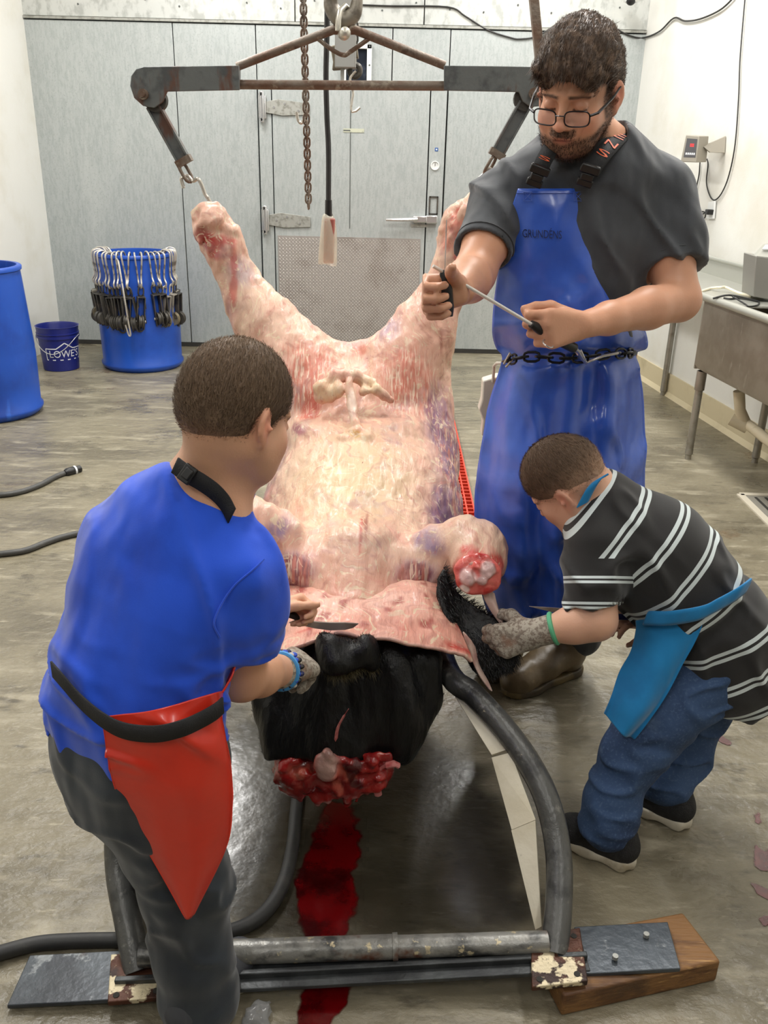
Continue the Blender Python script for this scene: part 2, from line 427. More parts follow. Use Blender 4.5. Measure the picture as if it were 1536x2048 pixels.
mRustSteel = M('rusty_steel', srgb(124, 112, 100), 0.5, 0.25, layers=[(srgb(104, 78, 62), 9, .40, .62, (1, 1, 1)), (srgb(156, 146, 130), 26, .56, .72), (srgb(82, 66, 56), 16, .58, .72)], bump=.2, bscale=110)
mBeam = M('blackened_beam', srgb(108, 112, 111), 0.45, 0.15, layers=[(srgb(104, 76, 64), 6, .50, .60, (2.2, 1, .5)), (srgb(82, 85, 86), 14, .5, .68), (srgb(120, 112, 104), 70, .68, .78)], bump=.12, bscale=60)
mPipe = M('worn_pipe', srgb(92, 92, 90), 0.36, 0.35, layers=[(srgb(58, 58, 58), 9, .45, .65, (1, 1, 1)), (srgb(140, 138, 132), 30, .58, .74), (srgb(86, 52, 36), 5, .66, .76), (srgb(198, 186, 160), 26, .69, .74)], bump=.2, bscale=60)
mBasePipe = M('base_pipe', srgb(146, 145, 140), 0.36, 0.35, layers=[(srgb(72, 72, 72), 8, .46, .62, (1, 1, 2)), (srgb(104, 60, 40), 5.5, .54, .62), (srgb(208, 194, 160), 34, .60, .66), (srgb(162, 160, 154), 24, .60, .74)], bump=.22, bscale=50)
mCreamSteel = M('cream_painted_steel', srgb(232, 224, 204), 0.5, layers=[(srgb(92, 56, 36), 16, .70, .76), (srgb(214, 204, 180), 5, .45, .7)], bump=.1, bscale=60)
mPeel = M('peeling_paint_plate', srgb(86, 50, 34), 0.5, 0.3, layers=[(srgb(52, 34, 28), 13, .45, .6), (srgb(216, 202, 170), 15, .50, .54), (srgb(58, 30, 22), 40, .62, .7)], bump=.5, bscale=30)
mBluePlate = M('blue_grey_plate', srgb(76, 82, 88), 0.34, 0.3, layers=[(srgb(56, 60, 66), 7, .42, .62), (srgb(126, 130, 132), 17, .60, .68), (srgb(100, 70, 52), 8, .68, .78)], bump=.12, bscale=45)
mWood = M('stained_wood', srgb(132, 94, 54), 0.55, layers=[(srgb(92, 60, 34), 5, .42, .62, (1, 5, 5)), (srgb(184, 142, 88), 9, .58, .74, (.8, 7, 7)), (srgb(70, 48, 30), 3.2, .58, .72)], bump=.35, bscale=22, bstretch=(.5, 6, 6))
mDrum = M('blue_drum_plastic', srgb(26, 76, 172), 0.36, layers=[(srgb(20, 62, 150), 3, .45, .7), (srgb(38, 90, 186), 14, .60, .78, (1, 1, .3))], bump=.03, bscale=30)
mBucket = M('navy_bucket_plastic', srgb(24, 34, 112), 0.4)
mPrint = M('white_print', srgb(226, 228, 232), 0.5)
mRod = M('bright_rod', srgb(196, 190, 180), 0.3, 0.6, layers=[(srgb(120, 114, 104), 24, .55, .7)])
mIron = M('trolley_iron', srgb(74, 71, 66), 0.45, 0.35, layers=[(srgb(92, 84, 74), 24, .5, .7), (srgb(44, 42, 40), 12, .5, .7)], bump=.1, bscale=90)
mIronPale = M('trolley_steel', srgb(158, 152, 140), 0.4, 0.4, layers=[(srgb(108, 100, 90), 20, .5, .7)])
mBrass = M('wheel_metal', srgb(138, 128, 106), 0.4, 0.4, layers=[(srgb(82, 74, 62), 20, .45, .65)])
mRubber = M('black_rubber', srgb(42, 42, 42), 0.55, layers=[(srgb(64, 62, 58), 12, .5, .75)], bump=.05, bscale=60)
mHose = M('grey_hose', srgb(66, 66, 64), 0.5, layers=[(srgb(88, 86, 82), 9, .5, .75)], bump=.04, bscale=60)
mBlackPl = M('black_plastic', srgb(24, 24, 25), 0.4)
mBlackStrap = M('black_webbing', srgb(30, 30, 32), 0.75, bump=.3, bscale=420)
mSSink = M('sink_stainless', srgb(146, 138, 126), 0.42, 0.5, layers=[(srgb(126, 117, 105), 3.5, .42, .66), (srgb(164, 158, 146), 22, .6, .76, (1, 1, .3))], bump=.03, bscale=60)
mSSrim = M('sink_rim', srgb(178, 178, 170), 0.35, 0.5)
mLegSS = M('sink_leg', srgb(156, 152, 142), 0.4, 0.6, layers=[(srgb(126, 120, 108), 9, .5, .7)])
mPVC = M('cream_pvc', srgb(196, 184, 158), 0.5, layers=[(srgb(160, 146, 118), 12, .55, .75)])
mScaleBox = M('grey_indicator', srgb(150, 144, 132), 0.5)
mLED = emit('red_led', srgb(225, 40, 44), 0.8)
mCable = M('black_cable', srgb(36, 35, 34), 0.5)
mCableW = M('white_cable', srgb(226, 218, 194), 0.45)
mGlass = M('dark_window_glass', srgb(36, 40, 48), 0.08, spec=.6, layers=[(srgb(70, 76, 90), 8, .5, .75)])
mWinFrame = M('white_window_frame', srgb(220, 222, 220), 0.4)
mRedGrate = M('red_grating', srgb(206, 62, 40), 0.5)
mGrateDark = M('drain_shadow', srgb(70, 58, 46), 0.6)
mBagFilm = M('clear_plastic_film', srgb(226, 220, 200), 0.22, alpha=0.34, bump=.4, bscale=40)
mPendant = M('pendant_control', srgb(158, 92, 82), 0.5, layers=[(srgb(196, 178, 160), 16, .55, .7)])
mHideBlack = M('black_hide', srgb(12, 12, 13), 0.42, bump=.5, bscale=60, bstretch=(1, 1, .3), layers=[(srgb(26, 25, 25), 11, .5, .75)], spec=.35)
mFur = M('black_fur', srgb(11, 11, 12), 0.4, spec=.4)
mFurTan = M('tan_fur', srgb(98, 88, 58), 0.5)
mShackle = M('galvanised_shackle', srgb(206, 202, 190), 0.35, 0.6, layers=[(srgb(160, 152, 138), 20, .55, .72)])

mUnseenFrontWall = M('unseen_dark_wall', srgb(92, 90, 86), .7)  # unseen wall behind the camera, kept dark to cut bounced light

def ragged(m, scale=26):
    """blood thins out and breaks up towards the rim of its mesh (rim weight in the colour attribute)"""
    nt = m.node_tree; N = nt.nodes; L = nt.links; a = N.new('ShaderNodeAttribute'); a.attribute_name = 'Col'; tc = N.new('ShaderNodeTexCoord')
    t = N.new('ShaderNodeTexNoise'); t.inputs['Scale'].default_value = scale; t.inputs['Detail'].default_value = 6; L.new(tc.outputs['Object'], t.inputs['Vector'])
    s = N.new('ShaderNodeMath'); s.operation = 'ADD'; L.new(a.outputs['Fac'], s.inputs[0]); L.new(t.outputs[0], s.inputs[1])
    r = N.new('ShaderNodeMapRange'); r.interpolation_type = 'SMOOTHSTEP'; r.inputs[1].default_value = .78; r.inputs[2].default_value = 1.02; L.new(s.outputs[0], r.inputs[0]); L.new(r.outputs[0], N['Principled BSDF'].inputs['Alpha'])
ragged(mBlood, 20); ragged(mBloodThin, 40)

mWaterShade = M('water_and_shade', srgb(40, 36, 26), .16, alpha=.5, spec=.5, bump=.1, bscale=14)  # dark tint paints in the carcass shadow as well as the wet floor
ragged(mWaterShade, 7)
for n_ in mWaterShade.node_tree.nodes:
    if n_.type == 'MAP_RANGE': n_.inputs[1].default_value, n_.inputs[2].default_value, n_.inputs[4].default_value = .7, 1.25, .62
# ------------------------------------------------------------ the room
YB = 7.1
def wall_x(y): return 1.79 + 0.122 * (YB - y)
floor = addmesh('floor', [(-4.2, -3.2, 0), (4.2, -3.2, 0), (4.2, YB + .3, 0), (-4.2, YB + .3, 0)], [(0, 1, 2, 3)], mConc); tag(floor, 'wet mottled beige concrete floor', kind='structure')
ceil = MB().box((0, 2.0, CEIL + .05), (8.4, 10.8, .1)).build('ceiling', mCeil); tag(ceil, 'plain white ceiling', kind='structure')
XL0, XL1 = -2.645, -3.2
wl = MB().prism([(XL0, YB + .3, 0), (XL1, -3.2, 0), (XL1, -3.2, CEIL), (XL0, YB + .3, CEIL)], (-.12, 0, 0)).build('wall_left', mWhite); tag(wl, 'smooth off-white wall', kind='structure')
wr = MB().prism([(wall_x(YB + .3), YB + .3, 0), (wall_x(-3.2), -3.2, 0), (wall_x(-3.2), -3.2, CEIL), (wall_x(YB + .3), YB + .3, CEIL)], (.12, 0, 0)).build('wall_right', mWhite); tag(wr, 'off-white panelled wall behind the steel sink', kind='structure')
wf = MB().box((0, -3.2, CEIL / 2), (8.4, .1, CEIL)).build('unseen_wall_front', mUnseenFrontWall); tag(wf, 'unseen dark grey wall behind the camera', kind='structure')
# back wall: a backing sheet with separate galvanised panels on it
wb = MB().box((-.3, YB + .16, CEIL / 2), (6.2, .2, CEIL)).build('wall_back', mSeam); tag(wb, 'galvanised steel cooler wall with vertical panel seams', kind='structure')
ZT = 2.325
xs = [XL0 - .1, -1.6, -1.005]
def panel(x0, x1, z0, z1, m=mGalv, par=wb, d=.05, name='panel'):
    g = .0035
    return MB().box(((x0 + x1) / 2, YB + .03, (z0 + z1) / 2), (x1 - x0 - 2 * g, .06, z1 - z0 - 2 * g)).build(name, m, par, bevel=.002)
panel(xs[0], xs[1], .03, ZT); panel(xs[1], xs[2], .03, ZT); panel(xs[2], -.02, 1.935, ZT); panel(-.02, .395, 1.935, ZT); panel(.395, 1.83, .03, ZT)
for x0, x1 in ((XL0 - .1, -.72), (-.72, .2), (.2, 1.9)): panel(x0, x1, ZT + .02, ZT + .235, mGalvTop, name='header_panel')
o = MB().box((-.4, YB - .004, ZT + .012), (4.6, .02, .016)).build('header_rail', mZinc, wb)
upper = MB().box((-.3, YB + .04, (ZT + .245 + CEIL) / 2), (6.2, .08, CEIL - ZT - .245)).build('upper_panel', mWhite, wb)
gap = MB().box((-.4, YB + .03, .016), (4.8, .066, .03)).build('trim_1', mGap); tag(gap, 'dark gap strip along the foot of the steel wall', kind='structure')
# little nail dots on header
# cooler door
dX0, dX1, dZ1 = -.895, .262, 1.93
door = MB().box(((dX0 + dX1) / 2, YB + .012, (dZ1 + .035) / 2), (dX1 - dX0, .07, dZ1 - .035)).build('door_1', mGalv, bevel=.004); tag(door, 'galvanised walk-in cooler door with tread plate across its lower half', kind='structure')
MB().box((-.318, YB - .0245, 1.43), (.006, .004, .96)).build('door_seam', mSeam, door)
for a, b in ((-1.0, -.9), (.268, .39)):
    MB().box(((a + b) / 2, YB + .02, .98), (b - a - .006, .072, 1.9)).build('door_jamb', mGalv, door, bevel=.002)
MB().box((-.31, YB + .02, 1.94), (1.17, .06, .012)).build('door_head', mZinc, door)
# tread plate with raised lugs
pa, pb = at(555, 471, YB - .03), at(850, 478, YB - .03)
px0, px1, pz1 = dX0 + .02, dX1 - .03, (pa.z + pb.z) / 2
tp = MB().box(((px0 + px1) / 2, YB - .026, (pz1 + .04) / 2), (px1 - px0, .006, pz1 - .04)).build('tread_plate', mTread, door)
lm = MB(); pitch = .026; r = 0; z = .06
while z < pz1 - .012:
    x = px0 + .014 + (pitch / 2 if r % 2 else 0); k = 0
    while x < px1 - .012:
        a = math.radians(45 if r % 2 else -45)
        u = Vector((math.cos(a), 0, math.sin(a))); w = Vector((-math.sin(a), 0, math.cos(a))); c = Vector((x, YB - .029, z))
        lm.add([c - u * .011, c + w * .0035, c + u * .011, c - w * .0035, c + Vector((0, -.0028, 0)) - u * .005, c + Vector((0, -.0028, 0)) + u * .005],
               [(0, 3, 4), (3, 5, 4), (3, 2, 5), (2, 1, 5), (1, 4, 5), (1, 0, 4)])
        x += pitch
    z += pitch / 2; r += 1
lug = lm.build('raised_lugs', mLug, door, smooth=0); lug['kind'] = 'stuff'
# hinges
for py in (214, 440):
    c = at(530, py, YB - .05); hz = c.z
    h = MB().box((-.965, YB - .035, hz), (.055, .05, .16)).box((-.965, YB - .055, hz), (.03, .03, .21)).build('hinge', mChrome, door, bevel=.006)
    st = [(-.95, hz + .035), (-.85, hz + .055), (-.80, hz + .05), (-.62, hz + .03), (-.62, hz - .045), (-.82, hz - .055), (-.95, hz - .035)]
    s1 = MB().prism([(x, YB - .03, z) for x, z in st], (0, -.008, 0)).build('hinge_strap', mZinc, h, bevel=.002)
    bm_ = MB()
    for x, z in ((-.88, hz), (-.80, hz + .025), (-.70, hz - .02)): bm_.cyl((x, YB - .037, z), (x, YB - .044, z), .008, n=8)
    for dz in (.085, -.085): bm_.cyl((-.975, YB - .06, hz + dz), (-.975, YB - .07, hz + dz), .012, n=8)
    bm_.build('hinge_bolt', mChrome, h)
# latch handle
c = at(830, 438, YB - .05); lz = c.z
lt = MB().box((.22, YB - .05, lz), (.11, .05, .05)).box((.31, YB - .05, lz), (.09, .045, .06)).build('latch', mChrome, door, bevel=.008)
MB().tube([(.20, YB - .07, lz), (.08, YB - .095, lz - .004), (-.04, YB - .10, lz - .006)], [.017, .015, .011], 10).build('latch_lever', mChrome, lt)
MB().box((.215, YB - .025, lz - .05), (.12, .012, .02)).build('latch_base', mZinc, lt)
# switch plate frame, thermometer, sticker, label
c = at(867, 411, YB - .02)
fr = MB()
for dx, dz, w, h in ((0, .062, .066, .01), (0, -.062, .066, .01), (-.03, 0, .01, .13), (.03, 0, .01, .13)): fr.box((c.x, YB - .022, c.z + dz), (w, .012, h)) if w > h else fr.box((c.x + dx, YB - .022, c.z), (w, .012, h))
fr.build('keeper_frame', mIron, door)
c = at(870, 331, YB - .02)
MB().lathe([(0, .004), (.026, .004), (.026, .012), (.033, .012), (.033, 0)], (c.x, YB - .017, c.z), 24, (0, -1, 0)).build('thermometer_dial', mWinFrame, door)
MB().bar((c.x, YB - .031, c.z - .004), (c.x, YB - .031, c.z + .018), .004, .002, (0, 1, 0)).build('dial_needle', mIron, door)
c = at(873, 299, YB - .02); MB().box((c.x, YB - .0175, c.z), (.024, .003, .024)).build('sticker', M('blue_sticker', srgb(40, 84, 150), .4), door)
MB().box((c.x, YB - .02, c.z), (.010, .002, .010)).build('sticker_mark', mPrint, door)
c = at(706, 261, YB - .03); MB().box((c.x + .005, YB - .026, c.z), (.155, .003, .026)).build('door_label', M('aged_label', srgb(186, 188, 168), .5, layers=[(srgb(120, 122, 108), 30, .5, .7)]), door)
MB().box((c.x - .045, YB - .0285, c.z), (.05, .002, .008)).build('label_print', mSeam, door)
# small window above the door
a, b = at(683, 88, YB), at(743, 168, YB)
wx0, wx1, wz0, wz1 = a.x, b.x, 1.945, a.z
win = MB()
for (x0, x1, z0, z1) in ((wx0, wx1, wz1 - .03, wz1), (wx0, wx1, wz0, wz0 + .03), (wx0, wx0 + .035, wz0, wz1), (wx1 - .035, wx1, wz0, wz1)):
    win.box(((x0 + x1) / 2, YB - .018, (z0 + z1) / 2), (x1 - x0, .04, z1 - z0))
win = win.build('window_1', mWinFrame, bevel=.003); tag(win, 'small dark window in a white screwed frame', kind='structure')
MB().box(((wx0 + wx1) / 2, YB - .006, (wz0 + wz1) / 2), (wx1 - wx0 - .06, .008, wz1 - wz0 - .05)).build('pane', mGlass, win)
scr = MB()
for z in (wz0 + .03, (wz0 + wz1) / 2, wz1 - .014): scr.cyl((wx1 - .016, YB - .037, z), (wx1 - .016, YB - .042, z), .006, n=8)
scr.build('screw', mSeam, win)
# header rivets
rv = MB()
for x in np.arange(-2.5, 1.8, .24): rv.cyl((x, YB + .001, ZT + .13 + .03 * math.sin(x * 9)), (x, YB - .006, ZT + .13 + .03 * math.sin(x * 9)), .006, n=8)
rv.build('rivet', mSeam, wb)
# baseboard along the right wall
def rw(y, off, z): return Vector((wall_x(y) - off, y, z))
bb = MB().prism([rw(YB, .012, 0), rw(YB, .012, .15), rw(YB, 0, .15), rw(YB, 0, 0)], rw(-3.1, 0, 0) - rw(YB, 0, 0)).build('baseboard_right', mBase); tag(bb, 'cream cove baseboard along the right wall', kind='structure')
MB().prism([rw(YB, .03, 0), rw(YB, .012, .03), rw(YB, .01, 0)], rw(-3.1, 0, 0) - rw(YB, 0, 0)).build('cove_edge', mBase, bb)
# floor drain frame
a, b, c = fl(1480, 990), fl(1536, 1030), fl(1560, 990)
dr = thing('floor_drain', 'pale square floor drain frame set in the concrete at the right edge', 'drain', (a.x + .2, a.y - .15, 0))
q = [Vector((a.x, a.y, 0)), Vector((a.x + .55, a.y, 0)), Vector((a.x + .55, a.y - .5, 0)), Vector((a.x, a.y - .5, 0))]
fm = MB()
for i in range(4):
    p1, p2 = q[i], q[(i + 1) % 4]; fm.bar(p1 + Vector((0, 0, .003)), p2 + Vector((0, 0, .003)), .035, .008)
fm.build('frame', M('drain_frame', srgb(196, 188, 170), .5), dr)
MB().box((a.x + .275, a.y - .25, .0025), (.52, .47, .004)).build('cover', M('drain_cover', srgb(150, 146, 136), .45, .3), dr)
for i in range(10): MB().box((a.x + .06 + i * .048, a.y - .25, .0055), (.012, .42, .003)).build('slot', mGap, dr)
# red floor grating along the trench
gx0, gx1, gy0, gy1 = -.22, .405, 3.25, 5.6
gr = thing('floor_grating', 'red plastic grating laid over the trench drain under the carcass', 'grating', (.08, 4.3, 0))
MB().box(((gx0 + gx1) / 2, (gy0 + gy1) / 2, .002), (gx1 - gx0, gy1 - gy0, .004)).build('trench', mGrateDark, gr)
gm = MB()
y = gy0
while y < gy1: gm.box(((gx0 + gx1) / 2, y, .02), (gx1 - gx0, .008, .03)); y += .045
for i in range(20): gm.box((gx0 + (gx1 - gx0) * i / 19, (gy0 + gy1) / 2, .021), (.007, gy1 - gy0, .031))
g_ = gm.build('grid_bars', mRedGrate, gr); g_['kind'] = 'stuff'
# ceiling tube fixtures (the room's lamps)
for i, (lx, ly) in enumerate(LAMPS):
    t = thing('ceiling_light', 'white fluorescent ceiling light fitting', 'lamp', (lx, ly, CEIL), 'fluorescent ceiling lights')
    MB().box((lx, ly, CEIL - .04), (.34, 1.35, .08)).build('housing', mCeil, t)
    for dx in (-.08, .08): MB().cyl((lx + dx, ly - .6, CEIL - .1), (lx + dx, ly + .6, CEIL - .1), .014, n=8).build('tube', emit('tube_glow', (1, .97, .9, 1), 3.0) if i + dx < 0 else bpy.data.materials.get('tube_glow') or emit('tube_glow', (1, .97, .9, 1), 3.0), t)
# ------------------------------------------------------------ skinning cradle
cr = thing('carcass_cradle', 'steel pipe skinning cradle under the carcass with worn cross pipe and flat feet', 'cradle', (-.06, 1.35, 0))
LB, RB = at(272, 1925, 1.275), at(1108, 1893, 1.335)
# base plate, lying on the floor at the left and on the wood at the right
c4 = [fl(14, 2014, .012), fl(60, 1913, .012), fl(1335, 1846, .066), fl(1361, 1940, .066)]
mid = lambda a, b, t: a.lerp(b, t)
pl = [c4[0], c4[1], mid(c4[1], c4[2], .16), mid(c4[0], c4[3], .16)]
MB().prism([p + Vector((0, 0, .004)) for p in pl], (0, 0, -.010)).build('foot_plate', mBluePlate, cr, bevel=.002)
pl = [mid(c4[0], c4[3], .85), mid(c4[1], c4[2], .85), c4[2], c4[3]]
fp = MB().prism([p + Vector((0, 0, .004)) for p in pl], (0, 0, -.010)).build('foot_plate', mBluePlate, cr, bevel=.002)
for px, py in ((1292, 1873), (1230, 1917)): p = fl(px, py, .07); MB().cyl(p, p + Vector((0, 0, .008)), .006, n=8).build('bolt', mZinc, fp)
# channel beam under the pipe
a, b = mid(c4[0], c4[1], .40), mid(c4[3], c4[2], .40)
ch = MB(); s0, s1 = a.lerp(b, .15), a.lerp(b, .86)
ch.bar(s0 + Vector((0, 0, .002)), s1 + Vector((0, 0, .002)), .080, .010); ch.bar(s0 + Vector((0, -.012, .012)), s1 + Vector((0, -.012, .012)), .012, .016)
ch.build('channel_beam', mSteelDark, cr, bevel=.002)
cp0, cp1 = at(280, 1910, 1.245), at(1095, 1884, 1.275)
pm = cp0.lerp(cp1, .63)
MB().tube([cp0, cp0.lerp(cp1, .3), pm], .0235, 20).build('cross_pipe', mBasePipe, cr)
MB().tube([pm.lerp(cp0, .004), cp1], .0215, 20).build('cross_pipe', mBasePipe, cr)
MB().tube([pm.lerp(cp0, .02), pm], .0262, 20).build('pipe_collar', mBasePipe, cr)
# corner plates with bolt holes
for (pa_, pb_, pc_, pd_), z in (((222, 1908), (322, 1903), (335, 1993), (215, 2004)), .032), (((1062, 1868), (1160, 1855), (1176, 1962), (1064, 1974)), .076):
    qs = [fl(x, y, z) for x, y in (pa_, pb_, pc_, pd_)]
    p_ = MB().prism(qs, (0, 0, -.012)).build('corner_plate', mPeel, cr, bevel=.002)
    for u, v in ((.14, .88), (.82, .86), (.85, .15)):
        h_ = (qs[0].lerp(qs[1], u)).lerp(qs[3].lerp(qs[2], u), v); MB().cyl(h_ + Vector((0, 0, -.002)), h_ + Vector((0, 0, .0012)), .0062, n=10).build('bolt_hole', mGap, p_)
def px3(l): return [at(*p) for p in l]
rarm = px3([(1108, 1908, 1.265), (1118, 1800, 1.345), (1116, 1700, 1.43), (1094, 1600, 1.50), (1053, 1518, 1.57), (1003, 1450, 1.635), (948, 1390, 1.70), (893, 1335, 1.78)])
rarm += [Vector((rarm[-1].x - .03, 2.2, rarm[-1].z + .0)), Vector((rarm[-1].x - .04, 3.0, .34)), Vector((rarm[-1].x + .05, 3.25, .03))]
larm = px3([(276, 1942, 1.235), (258, 1850, 1.295), (238, 1740, 1.38), (240, 1640, 1.44), (275, 1550, 1.53), (330, 1475, 1.60), (400, 1408, 1.68), (462, 1350, 1.78)])
larm += [Vector((larm[-1].x + .03, 2.2, rarm[7].z)), Vector((larm[-1].x + .04, 3.0, .34)), Vector((larm[-1].x - .05, 3.25, .03))]
MB().tube(catmull(rarm, 6), .0275, 18).build('cradle_pipe', mPipe, cr)
MB().tube(catmull(larm, 6), .0275, 18).build('cradle_pipe', mPipe, cr)
MB().cyl((rarm[9].x, 3.0, .34), (larm[9].x, 3.0, .34), .024).build('rear_cross_pipe', mPipe, cr)
def strip(inner, outer, th=.008):
    m_ = MB()
    I = px3(inner); O = px3(outer)
    for k in range(len(I) - 1):
        n = (I[k + 1] - I[k]).cross(O[k] - I[k]).normalized() * th
        m_.prism([I[k], I[k + 1], O[k + 1], O[k]], n)
    return m_
strip([(878, 1342, 1.79), (984, 1512, 1.59)], [(935, 1385, 1.73), (1020, 1500, 1.60)]).build('web_plate', mCreamSteel, cr)
strip([(984, 1516, 1.59), (1024, 1660, 1.475), (1072, 1858, 1.345)], [(1022, 1506, 1.59), (1072, 1640, 1.475), (1084, 1852, 1.345)]).build('web_plate', mCreamSteel, cr)
strip([(300, 1740, 1.40), (279, 1884, 1.30)], [(345, 1660, 1.44), (308, 1888, 1.30)]).build('web_plate', mCreamSteel, cr)
strip([(478, 1345, 1.79), (372, 1512, 1.59)], [(420, 1385, 1.73), (335, 1500, 1.60)]).build('web_plate', mCreamSteel, cr)

# wood block under the right foot
wt = [fl(1128, 1992, .055), fl(1442, 1922, .055), fl(1366, 1824, .055), fl(1070, 1880, .055)]
wd = MB().prism(wt, (0, 0, -.055)).build('wood_block', mWood, bevel=.005); tag(wd, 'thick dark-stained wooden plank chocked under the right foot of the cradle', 'wood block')

# ------------------------------------------------------------ spreader bar with hooks
YS = 2.9
spr = thing('spreader_bar', 'blackened steel spreader bar holding the carcass hind legs apart', 'spreader', at(690, 160, YS))
def on(px, py, d=0): return at(px, py, YS + d)
for ol, pin, whl, in (([(262, 152), (272, 138), (288, 133), (478, 131), (479, 180), (334, 183), (325, 204), (308, 216), (286, 212), (268, 196), (260, 172)], (293, 190), (312, 200)),
                      ([(888, 131), (1096, 133), (1108, 146), (1108, 172), (1100, 196), (1082, 212), (1062, 214), (1046, 203), (1038, 184), (888, 181)], (1064, 188), (1050, 198))):
    b_ = MB().prism([on(x, y, -.03) for x, y in ol], (0, .012, 0)).prism([on(x, y, .022) for x, y in ol], (0, .012, 0)).build('beam_end', mBeam, spr, bevel=.002)
    xs_ = [p[0] for p in ol]; x0, x1 = min(xs_), max(xs_)
    bx = (x0 + 66, x1 - 2) if x0 < 600 else (x0 + 2, x1 - 66)
    MB().prism([on(bx[0], 136, -.017), on(bx[1], 136, -.017), on(bx[1], 177, -.017), on(bx[0], 177, -.017)], (0, .04, 0)).build('beam_core', mBeam, b_)
    c = on(*pin); MB().cyl(c + Vector((0, -.045, 0)), c + Vector((0, .045, 0)), .015, n=14).cyl(c + Vector((0, -.052, 0)), c + Vector((0, .05, 0)), .008, n=10).build('pivot_pin', mRustSteel, b_)
    c = on(*whl); MB().lathe([(.012, -.014), (.034, -.014), (.030, 0), (.034, .014), (.012, .014)], c, 20, (0, 1, 0)).build('roller', mIron, b_)
def pipe(a, b, r, nm, **k): return MB().tube([on(*a), on(*b)], r, 14).build(nm, mRustSteel, spr)
pipe((476, 169), (890, 172), .0135, 'lower_pipe')
pipe((474, 133), (676, 56), .0125, 'brace_pipe'); pipe((700, 56), (890, 131), .0125, 'brace_pipe')
pipe((668, 60), (708, 60), .0125, 'crown_pipe')
MB().tube(catmull([on(634, 76), on(662, 98), on(686, 110), on(700, 104), on(740, 76)], 6), .0065, 10).build('crown_loop', mRustSteel, spr)
HK = []
for (a, b, hk) in (((306, 210), (368, 322), [(375, 352), (385, 362), (396, 358), (404, 372), (410, 388), (418, 400), (428, 425)]), ((1050, 208), (994, 308), [(976, 338), (966, 350), (958, 358), (952, 372), (948, 384), (942, 396), (938, 415)])):
    p, q = on(*a), on(*b)
    d = (q - p).normalized(); sd = Vector((0, 1, 0)).cross(d)
    arm = MB().bar(p, q, .040, .006, (0, 1, 0)); arm.bar(p + sd * .018, q + sd * .018, .006, .03, (0, 1, 0)); arm.bar(p - sd * .018, q - sd * .018, .006, .03, (0, 1, 0))
    ar = arm.build('drop_arm', mBeam, spr, bevel=.001)
    MB().box(q, (.05, .036, .02), Matrix.Rotation(math.atan2(d.x, -d.z) * -1, 3, 'Y')).build('arm_end', mRustSteel, ar)
    l = MB(); c = on(*hk[0]) - d * .012; l.link(c, d, (.6, 1, 0), .062, .034, .0052).build('link', mRustSteel, ar)
    hkp = [on(x, y, -.012 * i / 6) for i, (x, y) in enumerate(hk)]
    s0_ = hkp[0]
    curl = [s0_ + Vector((-.012 * (1 if a[0] < 600 else -1), -.01, -.035)), s0_ + Vector((-.018 * (1 if a[0] < 600 else -1), -.006, -.008))] if True else []
    MB().tube(catmull(curl + hkp, 5), .0058, 10).build('leg_hook', mRod, ar)
# shackle and hoist hook above
hb = thing('chain_hoist', 'grey chain hoist hook block above the spreader bar with galvanised shackle', 'hoist', on(690, 20))
bow = [on(690 + 15 * math.cos(t), 40 + 34 * math.sin(t), -.02) for t in np.linspace(.6, 2 * math.pi + .3, 16)]
MB().tube([on(676, 62, -.03), on(677, 40, -.03), on(680, 22, -.02), on(690, 12, 0), on(699, 22, .02), on(700, 42, .03), on(699, 62, .03)], .0085, 12).build('shackle', mShackle, hb)
MB().sphere(on(690, 66, -.035), .017, 14).sphere(on(688, 66, .0), .02, 14).cyl(on(690, 66, -.04), on(690, 66, .045), .010, n=12).build('shackle_pin', mShackle, hb)
hook = catmull([on(700, -40), on(668, -20), on(662, 10), (on(674, 32)), on(690, 40), on(708, 28), on(714, 4), on(718, -10)], 6)
MB().tube(hook, [.012 + .012 * math.sin(math.pi * i / (len(hook) - 1)) for i in range(len(hook))], 12).build('hoist_hook', M('hook_steel', srgb(150, 144, 132), .45, .6, layers=[(srgb(104, 96, 86), 16, .45, .65)]), hb)
p0_ = on(700, -38); MB().cyl(p0_, Vector((p0_.x, p0_.y, CEIL)), .012).build('hoist_chain_rod', mIron, hb)
# second hoist further back, with block and S hook
Y2 = 4.0
h2 = thing('rear_hoist', 'small grey chain hoist hanging behind the spreader bar with a bent rod hook', 'hoist', at(690, 110, Y2))
def o2(px, py, d=0): return at(px, py, Y2 + d)
MB().box(o2(692, 20), (.085, .08, .42)).build('lift_tube', M('hoist_grey', srgb(150, 150, 146), .5, .3), h2, bevel=.004)
MB().prism([o2(660, 92), o2(676, 88), o2(692, 112), o2(690, 138), o2(664, 140), o2(666, 124)], (0, .05, 0)).prism([o2(702, 92), o2(714, 92), o2(717, 116), o2(700, 116)], (0, .06, 0)).build('hoist_block', M('block_olive', srgb(112, 104, 88), .5, .4, layers=[(srgb(86, 78, 66), 20, .5, .7)]), h2, bevel=.004)
MB().box(o2(685, 118, -.01), (.014, .02, .20)).build('side_bar', mZinc, h2)
MB().tube(catmull([o2(707, 118), o2(709, 128), o2(718, 134), o2(719, 146), o2(711, 153), o2(702, 149), o2(699, 138)], 5), [.012] * 31, 10).build('safety_hook', mIron, h2)
MB().tube(catmull([o2(712, 142, -.02), o2(706, 148, -.02), o2(700, 160, -.02), o2(706, 185, -.02), o2(704, 200, -.02)], 5) + [np.array(o2(702, 216, -.02)), np.array(o2(704, 224, -.02)), np.array(o2(712, 222, -.02)), np.array(o2(720, 215, -.02))], .005, 8).build('rod_hook', mRod, h2)
mm = None
